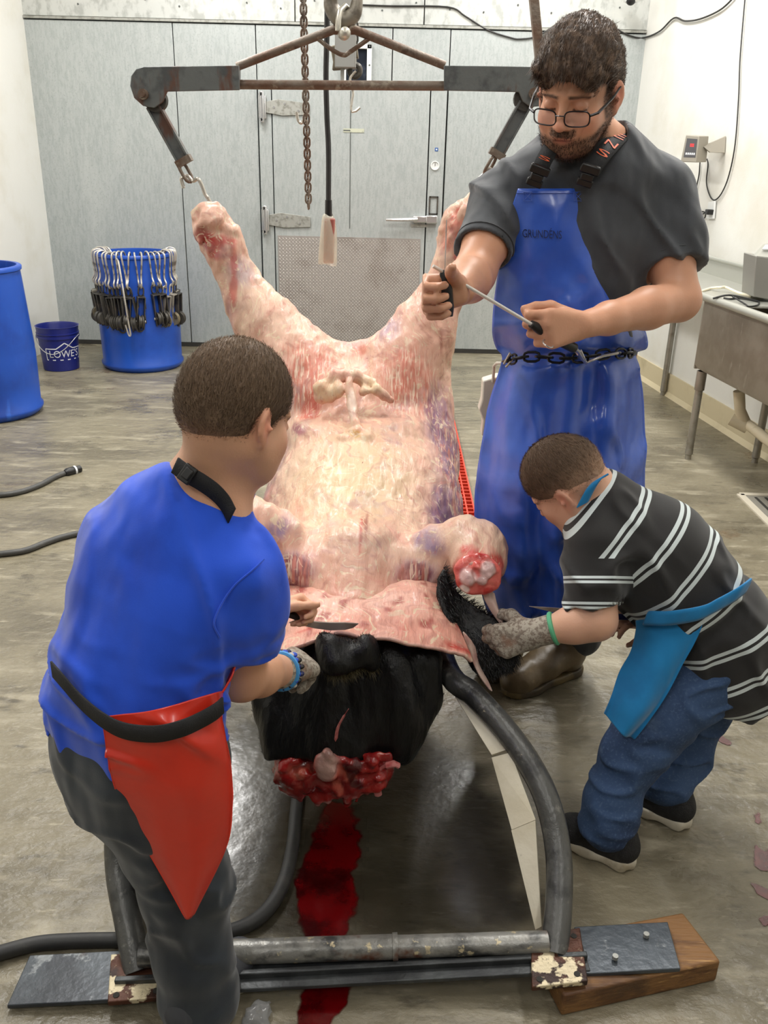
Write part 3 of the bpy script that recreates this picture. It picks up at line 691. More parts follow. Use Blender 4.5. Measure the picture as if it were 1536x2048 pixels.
for i in range(9):
    c = o2(709, -8 + i * 12.2); mm = MB().link(c, (0, 0, 1), (1, 0, 0) if i % 2 else (0, 1, 0), .040, .026, .0042, 6, 4).build('chain_link', mIron, h2)
# rusty load chain hanging free
chn = thing('load_chain', 'rusty steel chain hanging free in front of the cooler door', 'chain', at(612, 200, 3.2))
p0_, p1_ = at(606, -20, 3.2), at(617, 408, 3.2); nl = 37
for i in range(nl):
    c = p0_.lerp(p1_, i / (nl - 1)); MB().link(c, (0, 0, 1), (1, .3, 0) if i % 2 else (-.3, 1, 0), .0335, .019, .0034, 6, 4).build('chain_link', mRustSteel, chn)
hk = MB().tube(catmull([at(607, 120, 3.3), at(608, 180, 3.3), at(609, 232, 3.3), at(603, 246, 3.3), at(596, 240, 3.3), at(593, 224, 3.3)], 5), .005, 8).build('long_hook', mRod); tag(hk, 'thin bright rod hook hanging just beside the rusty chain', 'hook')
tp_ = MB().cyl(at(607, 122, 3.3), Vector((at(607, 122, 3.3).x, 3.3, CEIL)), .004, n=8).build('hook_shank', mRod, hk)
# pendant control in a plastic bag
pd = thing('hoist_pendant', 'pinkish hoist control wrapped in clear plastic at the end of a black cable', 'hoist control', at(655, 470, 3.0))
pts = [at(x, y, 3.0) for x, y in ((655, -60), (654, 60), (652, 150), (654, 235), (657, 300), (657, 400), (657, 420))]
MB().tube(catmull(pts, 5), .0085, 10).build('cable', mRubber, pd)
a = at(657, 400, 3.0); b = at(657, 432, 3.0); MB().cyl(a, b, .011, .012).build('cable_gland', mBlackPl, pd)
MB().bar(at(660, 436, 3.0), at(657, 526, 3.0), .034, .030, (0, 1, 0)).bar(at(652, 440, 2.985), at(651, 500, 2.985), .012, .01, (0, 1, 0)).build('control_box', mPendant, pd, bevel=.006)
rows = []
for k, (py, w) in enumerate(((430, 9), (440, 13), (470, 15), (500, 17), (528, 18))):
    ring = []
    c = at(656 + random.uniform(-1, 1), py, 3.0)
    for j in range(13):
        t = 2 * math.pi * j / 12; rr = w / 640 * (1.15 + .12 * math.sin(3 * t + k)); ring.append((c.x + rr * math.cos(t), c.y + rr * .9 * math.sin(t), c.z + .006 * math.sin(2 * t)))
    rows.append(ring)
sheet('plastic_bag', rows, .0008, mBagFilm, pd, 1)
# dark steel bar behind the man's head
ps = MB().bar(at(1062, -60, 3.3), at(1100, 330, 3.3), .030, .03, (0, 1, 0)).build('hanger_bar', mRustSteel, bevel=.002); tag(ps, 'dark steel bar slanting down from the ceiling behind the man\'s head', 'steel bar')

# ------------------------------------------------------------ drums, bucket, trolleys
def drum(name, cx, cy, r0, r1, h, label):
    t = thing(name, label, 'drum', (cx, cy, 0))
    pr = [(r0 * .93, .0), (r0 * .985, .012), (r0 * 1.03, .03), (r0 * 1.035, .045), (r0 * .99, .06), (r0 * 1.0, .2), (r0 * 1.01, h * .42), (r0 * 1.0, h * .44), (r0 * 1.005, h * .46)]
    pr += [(r0 * 1.0 + (r1 - r0) * u, h * (.46 + .5 * u)) for u in (.3, .6, .9)] + [(r1 * .995, h * .965), (r1 * 1.03, h * .972), (r1 * 1.035, h * .992), (r1 * 1.01, h), (r1 * .93, h), (r1 * .92, h * .97), (r0 * .95, .05), (0.0, .04)]
    MB().lathe(pr, (cx, cy, 0), 56, caps=False).build('shell', mDrum, t, smooth=50)
    return t
e = fl(82, 826); dcx, dcy = e.x - .292, e.y + .0
hL = at(30, 532, dcy).z
drum('blue_drum', dcx, dcy, .285, .262, hL, 'open blue plastic drum cut off by the left edge of the picture')
DX, DY = -1.815, 6.42
hR = at(270, 512, DY - .25).z
drum('blue_drum', DX, DY, .285, .262, hR, 'blue plastic drum ringed with hanging meat trolleys by the steel wall')
bx_, by_ = fl(110, 745).x, fl(110, 745).y + .14
bh = at(110, 650, by_).z
bk = thing('bucket', 'small navy blue plastic bucket with white lettering between the two drums', 'bucket', (bx_, by_, 0))
MB().lathe([(.118, 0), (.123, .004), (.138, bh * .74), (.147, bh * .745), (.147, bh * .80), (.141, bh * .805), (.141, bh * .83), (.147, bh * .835), (.147, bh * .86), (.142, bh * .865), (.146, bh * .99), (.150, bh), (.142, bh), (.136, bh * .96), (.115, .01), (0, .01)], (bx_, by_, 0), 44, caps=False).build('shell', mBucket, bk)
hp = [(bx_ + .15 * math.sin(a), by_ - .15 * math.cos(a), bh * .80 - .13 * math.cos(a * .98) ** 2 * .9) for a in np.linspace(-1.55, 1.55, 24)]
MB().tube(hp, .003, 8).build('bail_handle', mChrome, bk)
def text_verts(s, size, extr=0.0):
    cu = bpy.data.curves.new('t', 'FONT'); cu.body = s; cu.size = size; cu.align_x = 'CENTER'; cu.align_y = 'CENTER'; cu.extrude = extr; cu.resolution_u = 3
    o = bpy.data.objects.new('t', cu); COL.objects.link(o); dg = bpy.context.evaluated_depsgraph_get(); me = bpy.data.meshes.new_from_object(o.evaluated_get(dg))
    vs = [v.co.copy() for v in me.vertices]; fs = [tuple(p.vertices) for p in me.polygons]
    bpy.data.objects.remove(o); bpy.data.curves.remove(cu); bpy.data.meshes.remove(me); return vs, fs
def subdiv_text(vs, fs, n=2):
    bm = bmesh.new(); V = [bm.verts.new(v) for v in vs]
    for f in fs:
        try: bm.faces.new([V[i] for i in f])
        except ValueError: pass
    bmesh.ops.triangulate(bm, faces=bm.faces[:]); bmesh.ops.subdivide_edges(bm, edges=bm.edges[:], cuts=n)
    bm.verts.index_update(); r = [v.co.copy() for v in bm.verts], [tuple(v.index for v in f.verts) for f in bm.faces]; bm.free(); return r
vs, fs = text_verts("LOWE'S", .062)
vs = [Vector((v.x * 1.05 + .0, v.y * 1.15, 0)) for v in vs]
vs, fs = subdiv_text(vs, fs, 1)
def on_bucket(x, z):
    a = .62 + x / .134; r = .1225 + .0155 * (z / (bh * .74)) + .0016
    return (bx_ + r * math.sin(a), by_ - r * math.cos(a), z)
bm_ = MB().add([on_bucket(v.x, v.y + .125) for v in vs], fs)
def strip_b(pts, w=.007):
    for (x0, z0), (x1, z1) in zip(pts[:-1], pts[1:]):
        n = 5; d = Vector((x1 - x0, z1 - z0)).normalized(); q = Vector((-d.y, d.x)) * w / 2; row = []
        for i in range(n + 1):
            x = x0 + (x1 - x0) * i / n; z = z0 + (z1 - z0) * i / n; row += [on_bucket(x + q.x, z + q.y), on_bucket(x - q.x, z - q.y)]
        bm_.add(row, [(2 * i, 2 * i + 1, 2 * i + 3, 2 * i + 2) for i in range(n)])
strip_b([(-.135, .085), (.135, .085), (.135, .165), (.06, .165), (0, .205), (-.06, .165), (-.135, .165), (-.135, .085)])
bm_.build('white_lettering', mPrint, bk, smooth=0)

def make_trolley(pale, i0):
    t = thing('meat_trolley', 'x', 'trolley')
    def rz(l): return [(0, r, z) for r, z in l]
    m1 = mIronPale if pale else mIron
    MB().tube(catmull(rz([(-.055, -.05), (-.05, -.01), (-.03, .016), (0, .02), (.018, .008), (.024, -.03), (.024, -.09), (.030, -.125), (.046, -.148), (.040, -.172), (.022, -.172), (.016, -.155)]), 4), .0052, 8).build('hook', mRod, t, local=True)
    MB().link((0, .036, -.192), (0, 0, 1), (1, 0, 0), .055, .03, .0045, 6, 4).build('swivel_eye', mRod if pale else mIron, t, local=True)
    st = MB()
    for sx in (-1, 1): st.box((sx * .021, .05, -.315), (.006, .042, .19))
    st.box((0, .05, -.222), (.048, .040, .006))
    st.tube([(.021 * math.cos(a), .05, -.405 - .022 * math.sin(a)) for a in np.linspace(0, math.pi, 9)], .0055, 6)
    st.build('bracket', m1, t, bevel=.0015, local=True)
    MB().lathe([(.010, -.013), (.040, -.013), (.040, -.008), (.033, -.004), (.033, .004), (.040, .008), (.040, .013), (.010, .013)], (0, .058, -.365), 20, (1, 0, 0)).build('wheel', mBrass if pale else mIron, t, local=True)
    MB().cyl((-.03, .056, -.365), (.03, .056, -.365), .008, n=10).build('axle', mRod, t, local=True)
    return t
def copy_thing(root):
    r = root.copy(); COL.objects.link(r)
    for chd in list(root.children):
        c_ = chd.copy(); COL.objects.link(c_); c_.parent = r
        for g2 in chd.children:
            d_ = g2.copy(); COL.objects.link(d_); d_.parent = c_
    return r
protos = {}
angs = list(np.linspace(-112, 112, 27))
palei = {5, 20, 21, 23}
for i, a in enumerate(angs):
    k = i in palei
    if k not in protos: t = protos[k] = make_trolley(k, i)
    else: t = copy_thing(protos[k])
    aa = math.radians(a + random.uniform(-2, 2)); rr = .266
    x, y = DX + rr * math.sin(aa), DY - rr * math.cos(aa)
    t.location = (x, y, hR + .003 + random.uniform(-.012, .0))
    t.rotation_euler = (math.radians(random.uniform(-12, -4)), math.radians(random.uniform(-7, 7)), aa + math.pi)
    t.rotation_mode = 'XYZ'
    s_ = random.uniform(1.12, 1.26); t.scale = (s_, s_, s_)
    if k: tag(t, 'pale steel meat trolley with bright hook hung on the blue drum rim', 'trolley', 'pale trolleys on the drum')
    else: tag(t, 'dark iron meat trolley with wheel hung on the blue drum rim', 'trolley', 'dark trolleys on the drum')
def od(px, py, d=0): return at(px, py, DY - .42 + d)
lh = MB().tube(catmull([at(214, 500, DY + .1), at(226, 508, DY - .15), od(235, 520, .1), od(238, 530, .06), od(248, 590, 0), od(256, 640, 0), od(261, 668, 0), od(258, 671, 0), od(254, 660, 0), od(251, 650, 0)], 5), .0058, 8).build('long_drum_hook', mRod); tag(lh, 'long bright rod hook hanging over the front of the trolley drum', 'hook')

# ------------------------------------------------------------ hoses on the floor
def hose(pts, r, name, label, m=mHose, z=None):
    p = catmull([fl(x, y, (z or r)) for x, y in pts], 8); return tag(MB().tube(p, r, 12).build(name, m), label, 'hose')
h1 = hose([(-60, 991), (0, 990), (40, 984), (80, 970), (112, 953), (136, 944)], .0125, 'air_hose', 'thin grey hose with a banded black nozzle lying on the left floor')
a, b = fl(130, 946, .014), fl(161, 937, .016); d = (b - a)
MB().tube([a, a + d * .15, a + d * .55, a + d * .6], [.015, .021, .021, .018], 14).tube([a + d * .66, b], [.018, .017], 14).build('nozzle', mBlackPl, h1)
MB().tube([a + d * .57, a + d * .68], .0225, 14).build('nozzle_band', mPrint, h1)
hose([(-60, 1112), (0, 1108), (50, 1101), (90, 1086), (130, 1073), (180, 1064), (260, 1062), (330, 1080)], .0125, 'wash_hose', 'grey rubber hose running behind the boy in the blue shirt')
hose([(-60, 1925), (0, 1906), (70, 1888), (140, 1882), (240, 1880), (350, 1880), (455, 1864), (520, 1834), (562, 1778), (584, 1700), (592, 1620), (600, 1540), (610, 1450)], .0155, 'floor_hose', 'thick dark hose curving across the floor under the carcass', mRubber)

# ------------------------------------------------------------ sink and things on it
def sx(y, off=0): return 1.64 - .02 + .122 * (4.51 - y) + off
skt = thing('utility_sink', 'deep stainless steel sink on tubular legs against the right wall', 'sink', (1.8, 4.2, 0))
zt, zb = at(1395, 596, 4.57).z + .0, at(1376, 738, 4.57).z
y0, y1 = 4.57, 2.9; wdt = .37
def quad(y, z): return [Vector((sx(y), y, z)), Vector((sx(y, wdt), y, z))]
ol = [(0, zt), (0, zb + .03), (.01, zb + .01), (.03, zb), (wdt - .02, zb), (wdt, zb + .02), (wdt, zt), (wdt - .02, zt), (wdt - .02, zb + .04), (.02, zb + .04), (.02, zt)]
MB().prism([Vector((sx(y0, o), y0, z)) for o, z in ol], (sx(y1) - sx(y0), y1 - y0, 0)).build('tub', mSSink, skt, bevel=.004)
MB().box((sx(y0, wdt / 2), y0 - .006, (zt + zb) / 2), (wdt, .012, zt - zb - .01)).build('tub_end', mSSink, skt, bevel=.004)
rm = MB()
rm.tube([(sx(y0) - .012, y0 + .01, zt + .01), (sx(y1) - .012, y1, zt + .01)], .02, 12); rm.build('rolled_rim', mSSrim, skt)
MB().prism([(sx(y0), y0 + .03, zt + .012), (sx(y0, wdt), y0 + .03, zt + .012), (sx(y0 - .36, wdt), y0 - .36, zt + .012), (sx(y0 - .36), y0 - .36, zt + .012)], (0, 0, .008)).build('drain_ledge', mSSrim, skt)
yd = 5.9
MB().prism([(sx(y0), y0 + .03, zt + .008), (sx(y0, wdt), y0 + .03, zt + .008), (sx(yd, wdt), yd, zt + .02), (sx(yd), yd, zt + .02)], (0, 0, .012)).build('drainboard', mSSrim, skt)
MB().prism([(sx(yd, wdt), yd, zt), (sx(y1, wdt), y1, zt), (sx(y1, wdt), y1, zt + .12), (sx(yd, wdt), yd, zt + .12)], (.015, 0, 0)).build('backsplash', mSSrim, skt)
MB().tube([(sx(yd, wdt), yd, zt + .12), (sx(y1, wdt), y1, zt + .12)], .012, 10).build('backsplash_rim', mSSrim, skt)
for (x, y, zz) in ((sx(4.53, .03), 4.53, zb), (2.0, 4.5, zb), (fl(1325, 790).x, fl(1325, 790).y, zt)):
    g = MB().tube([(x, y, .05), (x, y, zz)], .020, 14).build('leg', mLegSS, skt)
    MB().tube([(x, y, zz - .10), (x, y, zz)], .026, 14).build('leg_socket', mSSink, g)
    MB().lathe([(.016, 0), (.016, .025), (.021, .03), (.021, .06)], (x, y, 0), 14).build('foot', mLegSS, g)
pv = [at(1478, 782, 4.30), at(1480, 820, 4.30), at(1490, 846, 4.30), at(1500, 852, 4.27), at(1540, 884, 4.02), at(1600, 930, 3.7)]
MB().tube(pv[:3], [.028, .027, .030], 14).tube(pv[2:], .026, 14).build('drain_pipe', mPVC, skt)
MB().tube([at(1462, 838, 4.32), at(1496, 856, 4.28)], .031, 14).build('pipe_elbow', mPVC, skt)
bxs = thing('steel_box', 'brushed stainless appliance box standing on the sink at the right edge', 'appliance', (sx(4.2, .3), 4.2, zt + .02))
A_ = [at(1507, 594, 4.35), at(1507 + 50, 602, 4.35), at(1507 + 50, 518, 4.35), at(1512, 512, 4.35)]
MB().prism(A_, (.0, .16, 0)).build('body', M('brushed_box', srgb(142, 140, 134), .4, .4), bxs, bevel=.004)
Bq = [at(1512, 512, 4.35), at(1560, 518, 4.35), at(1562, 489, 4.50), at(1534, 487, 4.50)]
MB().prism(Bq, (0, .05, -.01)).build('sloped_top', mSSrim, bxs, bevel=.003)
MB().prism([at(1524, 500, 4.41), at(1556, 500, 4.41), at(1556, 492, 4.45), at(1530, 492, 4.45)], (0, -.002, .006)).build('paper_label', mPrint, bxs)
zs = zt + .024
def onz(px, py, z): return fl(px, py, z)
cw = MB().tube(catmull([onz(1380, 589, zs), onz(1396, 585, zs), onz(1420, 577, zs + .005), onz(1440, 575, zs + .02), onz(1452, 575, zs + .02), onz(1475, 585, zs + .008), onz(1502, 593, zs)], 6), .007, 8).build('extension_cord', mCableW); tag(cw, 'cream power cord lying across the sink ledge', 'cord')
MB().tube([onz(1500, 593, zs), onz(1515, 592, zs + .002), onz(1526, 594, zs)], [.007, .014, .012], 10).build('plug', mCableW, cw)
gl = thing('safety_glasses', 'black-framed eyeglasses left lying on the sink ledge', 'glasses', onz(1470, 597, zs))
MB().tube(catmull([onz(1426, 597, zs), onz(1450, 591, zs + .02), onz(1470, 592, zs + .02), onz(1518, 603, zs)], 5), .005, 8).build('temple', mBlackPl, gl)
MB().tube(catmull([onz(1465, 593, zs + .02), onz(1490, 608, zs), onz(1498, 613, zs), onz(1516, 610, zs), onz(1518, 603, zs)], 5), .004, 8).build('rim', mBlackPl, gl)
MB().tube(catmull([onz(1448, 596, zs), onz(1460, 598, zs), onz(1480, 597, zs), onz(1518, 603, zs)], 5), .005, 8).build('temple', mBlackPl, gl)

# ------------------------------------------------------------ things on the right wall
def onw(px, py, off=0.0):
    d = ray(px, py); O = Vector((0, 0, CAM_H)); n = Vector((1, .122, 0)); k = 1.79 + .122 * YB - off * 1.007
    t = (k - n.dot(O)) / n.dot(d); return O + d * t
ind = thing('scale_indicator', 'grey digital scale indicator with red display on a wall bracket', 'scale', onw(1430, 295))
def onx(px, py, off): return onw(px, py, off)
f1 = [onx(1372, 270, .19), onx(1398, 272, .19), onx(1393, 325, .19), onx(1361, 324, .19)]
MB().prism(f1, onx(1420, 272, .10) - onx(1398, 272, .19) + Vector((.0, .02, 0))).build('case', mScaleBox, ind, bevel=.004)
dv = Vector((0, -.004, 0))
cen = (f1[0] + f1[1] + f1[2] + f1[3]) / 4
def inset(u0, v0, u1, v1, d): return [f1[0].lerp(f1[1], u).lerp(f1[3].lerp(f1[2], u), v) + dv * d for u, v in ((u0, v0), (u1, v0), (u1, v1), (u0, v1))]
MB().prism(inset(.12, .12, .88, .82, .5), dv).build('face_plate', M('indicator_face', srgb(74, 72, 76), .4), ind)
for u in (.42, .52, .62): MB().prism(inset(u, .30, u + .06, .42, 1.8), dv * .3).build('digit', mLED, ind)
for u in (.2, .33, .46, .59, .72): MB().prism(inset(u, .64, u + .09, .72, 1.8), dv * .4).build('key', mPrint, ind)
MB().prism([onx(1408, 294, .14), onx(1416, 288, .10), onx(1452, 272, .004), onx(1450, 306, .004), onx(1420, 305, .10)], (0, .02, 0)).build('bracket', mScaleBox, ind, bevel=.002)
def cable(pts, nm, label, r=.0042, off=.012, m=mCable):
    return tag(MB().tube(catmull([onw(x, y, off) for x, y in pts], 6), r, 8).build(nm, m), label, 'cable')
cable([(1492, -20), (1488, 20), (1480, 120), (1477, 200), (1470, 290), (1458, 350), (1444, 385), (1430, 400), (1420, 392), (1413, 365), (1416, 330), (1414, 318)], 'signal_cable', 'long black cable looping down the right wall to the scale indicator')
cc = cable([(1400, 325), (1398, 350), (1393, 375), (1391, 400), (1389, 425), (1396, 440), (1409, 436), (1410, 425), (1398, 424), (1387, 436), (1388, 450), (1390, 420), (1394, 415), (1398, 430), (1414, 424)], 'power_cord', 'black power cord bunched up below the scale indicator')
ot = thing('wall_outlet', 'white wall outlet with a black plug on the right wall', 'outlet', onw(1426, 420))
o1 = onw(1422, 405, .0); MB().prism([onw(1420, 404, .006), onw(1433, 402, .006), onw(1430, 438, .006), onw(1416, 438, .006)], (-.012, 0, 0)).build('cover_plate', mWinFrame, ot, bevel=.003)
MB().box(onw(1419, 424, .03), (.04, .05, .03)).build('plug', mBlackPl, ot, bevel=.004)
# long cable sagging along the top of the back wall and onto the right wall
bw = [at(x, y, YB - .012) for x, y in ((700, 9), (780, 12), (895, 14), (930, 32), (975, 60), (1020, 75), (1040, 78), (1075, 72), (1120, 44), (1160, 22), (1172, 20), (1190, 28), (1240, 62), (1268, 74))]
bw += [onw(x, y, .012) for x, y in ((1290, 75), (1320, 62), (1348, 36), (1370, 42), (1400, 38), (1440, 20), (1468, -6), (1485, -30))]
tag(MB().tube(catmull(bw, 5), .0055, 8).build('sagging_cable', mCable), 'black cable sagging along the top of the steel wall', 'cable')
sc = thing('security_camera', 'black dome security camera in a white mount at the top right corner', 'camera', at(1262, -6, 6.9))
MB().lathe([(.03, .06), (.045, .05), (.05, .02), (.048, 0), (.04, -.01)], at(1262, 2, 6.9), 20).build('mount', mWinFrame, sc)
MB().sphere(at(1262, 0, 6.88), .034, 16).build('lens_dome', mBlackPl, sc)
# ------------------------------------------------------------ the beef carcass
mFlesh = M('carcass_fascia', (1, 1, 1), 0.42, vc=True, layers=[], bump=.6, bscale=30, bstretch=(2.2, .7, .8), bdist=.007, sss=.05, spec=.4, coat=.08)
def add_fibres(m):
    """thin pale fascia strands and rosy blotches over the vertex colour"""
    nt = m.node_tree; N = nt.nodes; L = nt.links; b = N['Principled BSDF']; tc = N.new('ShaderNodeTexCoord')
    cur = b.inputs['Base Color'].links[0].from_socket
    wp = N.new('ShaderNodeTexNoise'); wp.inputs['Scale'].default_value = 5.0; wp.inputs['Detail'].default_value = 3; L.new(tc.outputs['Object'], wp.inputs['Vector'])
    ad = N.new('ShaderNodeMix'); ad.data_type = 'VECTOR'; ad.inputs[0].default_value = .32; L.new(tc.outputs['Object'], ad.inputs[4]); L.new(wp.outputs['Color'], ad.inputs[5])
    for sc, st, lo, hi, col, amt in ((38, (3.2, .8, 1), .58, .66, srgb(226, 206, 176), .8), (30, (1, 2.8, 1.4), .60, .68, srgb(220, 196, 170), .6), (24, (2.6, .7, 1), .52, .70, srgb(178, 122, 112), .5), (13, (1.6, .8, 1), .56, .76, srgb(216, 138, 122), .5), (60, (2, .6, 1), .64, .74, srgb(196, 120, 108), .5), (9, (1, 1, 1), .55, .75, srgb(160, 126, 140), .4), (70, (1, 1, 1), .735, .77, srgb(140, 24, 22), .8)):
        mp = N.new('ShaderNodeMapping'); mp.inputs['Scale'].default_value = st; mp.inputs['Location'].default_value = (sc, sc * .3, 0); L.new(ad.outputs[1], mp.inputs[0])
        t = N.new('ShaderNodeTexNoise'); t.inputs['Scale'].default_value = sc; t.inputs['Detail'].default_value = 4; L.new(mp.outputs[0], t.inputs['Vector'])
        r = N.new('ShaderNodeMapRange'); r.interpolation_type = 'SMOOTHSTEP'; r.inputs[1].default_value = lo; r.inputs[2].default_value = hi; r.inputs[4].default_value = amt; L.new(t.outputs[0], r.inputs[0])
        mx = N.new('ShaderNodeMix'); mx.data_type = 'RGBA'; L.new(r.outputs[0], mx.inputs[0]); L.new(cur, mx.inputs[6]); mx.inputs[7].default_value = col; cur = mx.outputs[2]
    # parallel muscle striations where the alpha of the colour attribute asks for them
    at2 = N.new('ShaderNodeAttribute'); at2.attribute_name = 'Col'
    for sc, st, lo, hi, col in ((60, (2.4, .35, .28), .47, .60, srgb(206, 126, 108)), (75, (2.4, .3, .25), .55, .63, srgb(238, 212, 190))):
        mp = N.new('ShaderNodeMapping'); mp.inputs['Scale'].default_value = st; mp.inputs['Location'].default_value = (sc, 2, 1); L.new(tc.outputs['Object'], mp.inputs[0])
        t = N.new('ShaderNodeTexNoise'); t.inputs['Scale'].default_value = sc; t.inputs['Detail'].default_value = 2; t.inputs['Distortion'].default_value = .4; L.new(mp.outputs[0], t.inputs['Vector'])
        r = N.new('ShaderNodeMapRange'); r.interpolation_type = 'SMOOTHSTEP'; r.inputs[1].default_value = lo; r.inputs[2].default_value = hi; L.new(t.outputs[0], r.inputs[0])
        ml = N.new('ShaderNodeMath'); ml.operation = 'MULTIPLY'; L.new(r.outputs[0], ml.inputs[0]); L.new(at2.outputs['Alpha'], ml.inputs[1])
        mx = N.new('ShaderNodeMix'); mx.data_type = 'RGBA'; L.new(ml.outputs[0], mx.inputs[0]); L.new(cur, mx.inputs[6]); mx.inputs[7].default_value = col; cur = mx.outputs[2]
    L.new(cur, b.inputs['Base Color'])
add_fibres(mFlesh)
A = lambda px, py, Y: np.array(at(px, py, Y))
car = thing('beef_carcass', 'half-skinned beef carcass on its back in the cradle with hind legs spread', 'carcass', (-.04, 2.2, 0))
sd = SDF((-.78, 1.56, .08), (.52, 3.08, 1.46), .0065)
cx = at(728, 960, 2.35).x
nb = (0, -.37, .93)
sd.chain([((cx + .01, 1.80, .40), .165), ((cx, 2.05, .43), .238), ((cx, 2.40, .51), .290), ((cx, 2.68, .60), .283), ((cx - .015, 2.82, .74), .20)], k=.05, flat=(nb, .86))
def leg(pts, k=.05, flat=None): sd.chain([(A(x, y, Y), r) for x, y, Y, r in pts], k=k, flat=flat)
leg([(418, 428, 2.84, .034), (424, 450, 2.84, .05), (446, 482, 2.84, .056), (466, 535, 2.83, .050), (492, 592, 2.82, .066), (535, 655, 2.79, .098), (588, 735, 2.75, .132), (636, 800, 2.70, .15)])
leg([(945, 414, 2.84, .034), (936, 436, 2.84, .05), (916, 470, 2.84, .052), (906, 525, 2.83, .046), (884, 592, 2.82, .062), (848, 655, 2.79, .090), (806, 735, 2.75, .120), (778, 800, 2.70, .145)])
leg([(868, 700, 2.82, .05), (852, 800, 2.76, .07), (846, 860, 2.70, .08)], k=.06)
leg([(520, 700, 2.82, .05), (548, 800, 2.76, .07), (560, 860, 2.70, .08)], k=.06)
sd.cap(A(690, 722, 2.80), A(745, 722, 2.80), .06, .06, k=.06)          # pelvic bridge
sd.cap(A(712, 770, 2.52), A(705, 690, 2.60), .045, .05, k=.05, op='sub')  # hollow between the thighs
sd.cap(A(722, 740, 2.78), A(722, 800, 2.72), .06, .07, k=.05)
# flank folds running from the knees to the belly
leg([(850, 850, 2.66, .05), (800, 872, 2.48, .035), (735, 880, 2.42, .03)], k=.05); leg([(560, 850, 2.66, .05), (620, 872, 2.48, .035), (700, 880, 2.42, .03)], k=.05)
# shoulders and foreleg stumps
leg([(820, 1150, 2.02, .085), (880, 1105, 1.98, .062), (935, 1088, 1.93, .058), (968, 1100, 1.90, .052), (962, 1128, 1.86, .050), (956, 1146, 1.83, .047)], k=.04)
leg([(610, 1130, 2.02, .085), (550, 1080, 1.98, .066), (500, 1048, 1.95, .062), (462, 1046, 1.92, .058)], k=.04)
sd.ell(A(830, 1150, 1.92), (.06, .05, .045), k=.04); sd.ell(A(600, 1140, 1.92), (.06, .05, .045), k=.04)
sd.cap(A(722, 1120, 1.98), A(718, 1215, 1.84), .09, .06, k=.08)          # brisket keel
# fat lumps, sheath
for px, py, r in ((640, 775, .022), (662, 762, .026), (655, 790, .024), (676, 780, .024), (640, 795, .018), (668, 752, .02), (736, 766, .026), (752, 780, .02), (728, 782, .018), (765, 790, .018), (780, 800, .014), (690, 750, .02), (712, 752, .022)):
    sd.ell(A(px, py, 2.50 if py > 770 else 2.53), (r, r, r), k=.012)
sd.chain([(A(698, 765, 2.50), .012), (A(703, 810, 2.455), .013), (A(711, 850, 2.40), .014)], k=.008)
sd.chain([(A(700, 862, 2.385), .010), (A(712, 866, 2.375), .012), (A(722, 860, 2.38), .010)], k=.006)
for px in (690, 704, 718, 734): sd.ell(A(px, 880 + 4 * math.sin(px), 2.36), (.018, .016, .014), k=.012)
# skinned pouch and knuckle shapes at the hocks
sd.ell(A(412, 436, 2.80), (.028, .03, .03), k=.015); sd.ell(A(436, 430, 2.80), (.022, .03, .024), k=.012); sd.ell(A(405, 462, 2.80), (.02, .02, .026), k=.012)
sd.ell(A(930, 424, 2.80), (.022, .03, .026), k=.012); sd.ell(A(954, 424, 2.80), (.024, .03, .024), k=.012)
# foreleg joint knobs
CUT = A(956, 1150, 1.79)
sd.ell(CUT + np.array([-.012, 0, .012]), (.020, .02, .024), k=.008); sd.ell(CUT + np.array([.022, 0, -.004]), (.020, .02, .018), k=.008); sd.ell(CUT + np.array([0, .01, -.02]), (.03, .02, .016), k=.01)
CUT = CUT
sd.plane(A(955, 1150, 1.812), (.1, -.8, -.6), (CUT - .075, CUT + .075))
def wob(p):
    w = np.stack([p[:, 0] * 2.4, p[:, 1], p[:, 2]], 1)
    hk_ = sstep(1.16, 1.26, p[:, 2])
    return -(.010 * fbm(p, 9, 2, 1) + .009 * fbm(w, 26, 2, 3) + hk_ * .022 * fbm(p, 30, 2, 6))
sd.noise(wob)
V, Fq = sd.mesh(1)
# colour by place on the animal
def blob(c, r, soft=.5, wob=.35):
    d = np.linalg.norm((V - np.array(c)) / np.array(r), axis=1) + wob * fbm(V, 30, 2, 5)
    return 1 - sstep(1 - soft, 1 + soft * .4, d)
def lin(*c): return np.array(srgb(*c)[:3], dtype=np.float32)
n1 = sstep(-.25, .3, fbm(V, 6, 3, 2))[:, None]
cream, pink, rosy = lin(232, 212, 176), lin(232, 192, 172), lin(226, 160, 142)
C = pink * (1 - n1) + lin(232, 204, 182) * n1
def mixin(w, col, amt=1.0):
    global C
    w = np.clip(w * amt, 0, 1)[:, None]; C = C * (1 - w) + col * w
mixin(blob(A(715, 980, 2.25), (.20, .30, .2), .8), lin(226, 208, 166), .9)          # yellow belly fat
mixin(blob(A(650, 780, 2.52), (.14, .12, .10), .8), rosy, .5); mixin(blob(A(620, 740, 2.64), (.09, .1, .1), .7), rosy, .7); mixin(blob(A(810, 760, 2.62), (.09, .12, .12), .7), rosy, .65)
strk = .5 + .9 * fbm(np.stack([V[:, 0] * 5, V[:, 1] * 1.2, V[:, 2] * 1.2], 1), 22, 3, 8)
purple, dkpur = lin(142, 108, 140), lin(112, 56, 80)
mixin(blob(A(915, 960, 2.50), (.11, .30, .24), .7) * (.7 + strk), purple, 1.0)
mixin(blob(A(872, 850, 2.62), (.06, .18, .14), .7) * (.5 + strk), purple, .9); mixin(blob(A(890, 1040, 2.2), (.06, .14, .14), .7) * (.5 + strk), purple, .9)
mixin(blob(A(550, 960, 2.5), (.06, .26, .2), .8) * (.4 + strk), purple, .7)
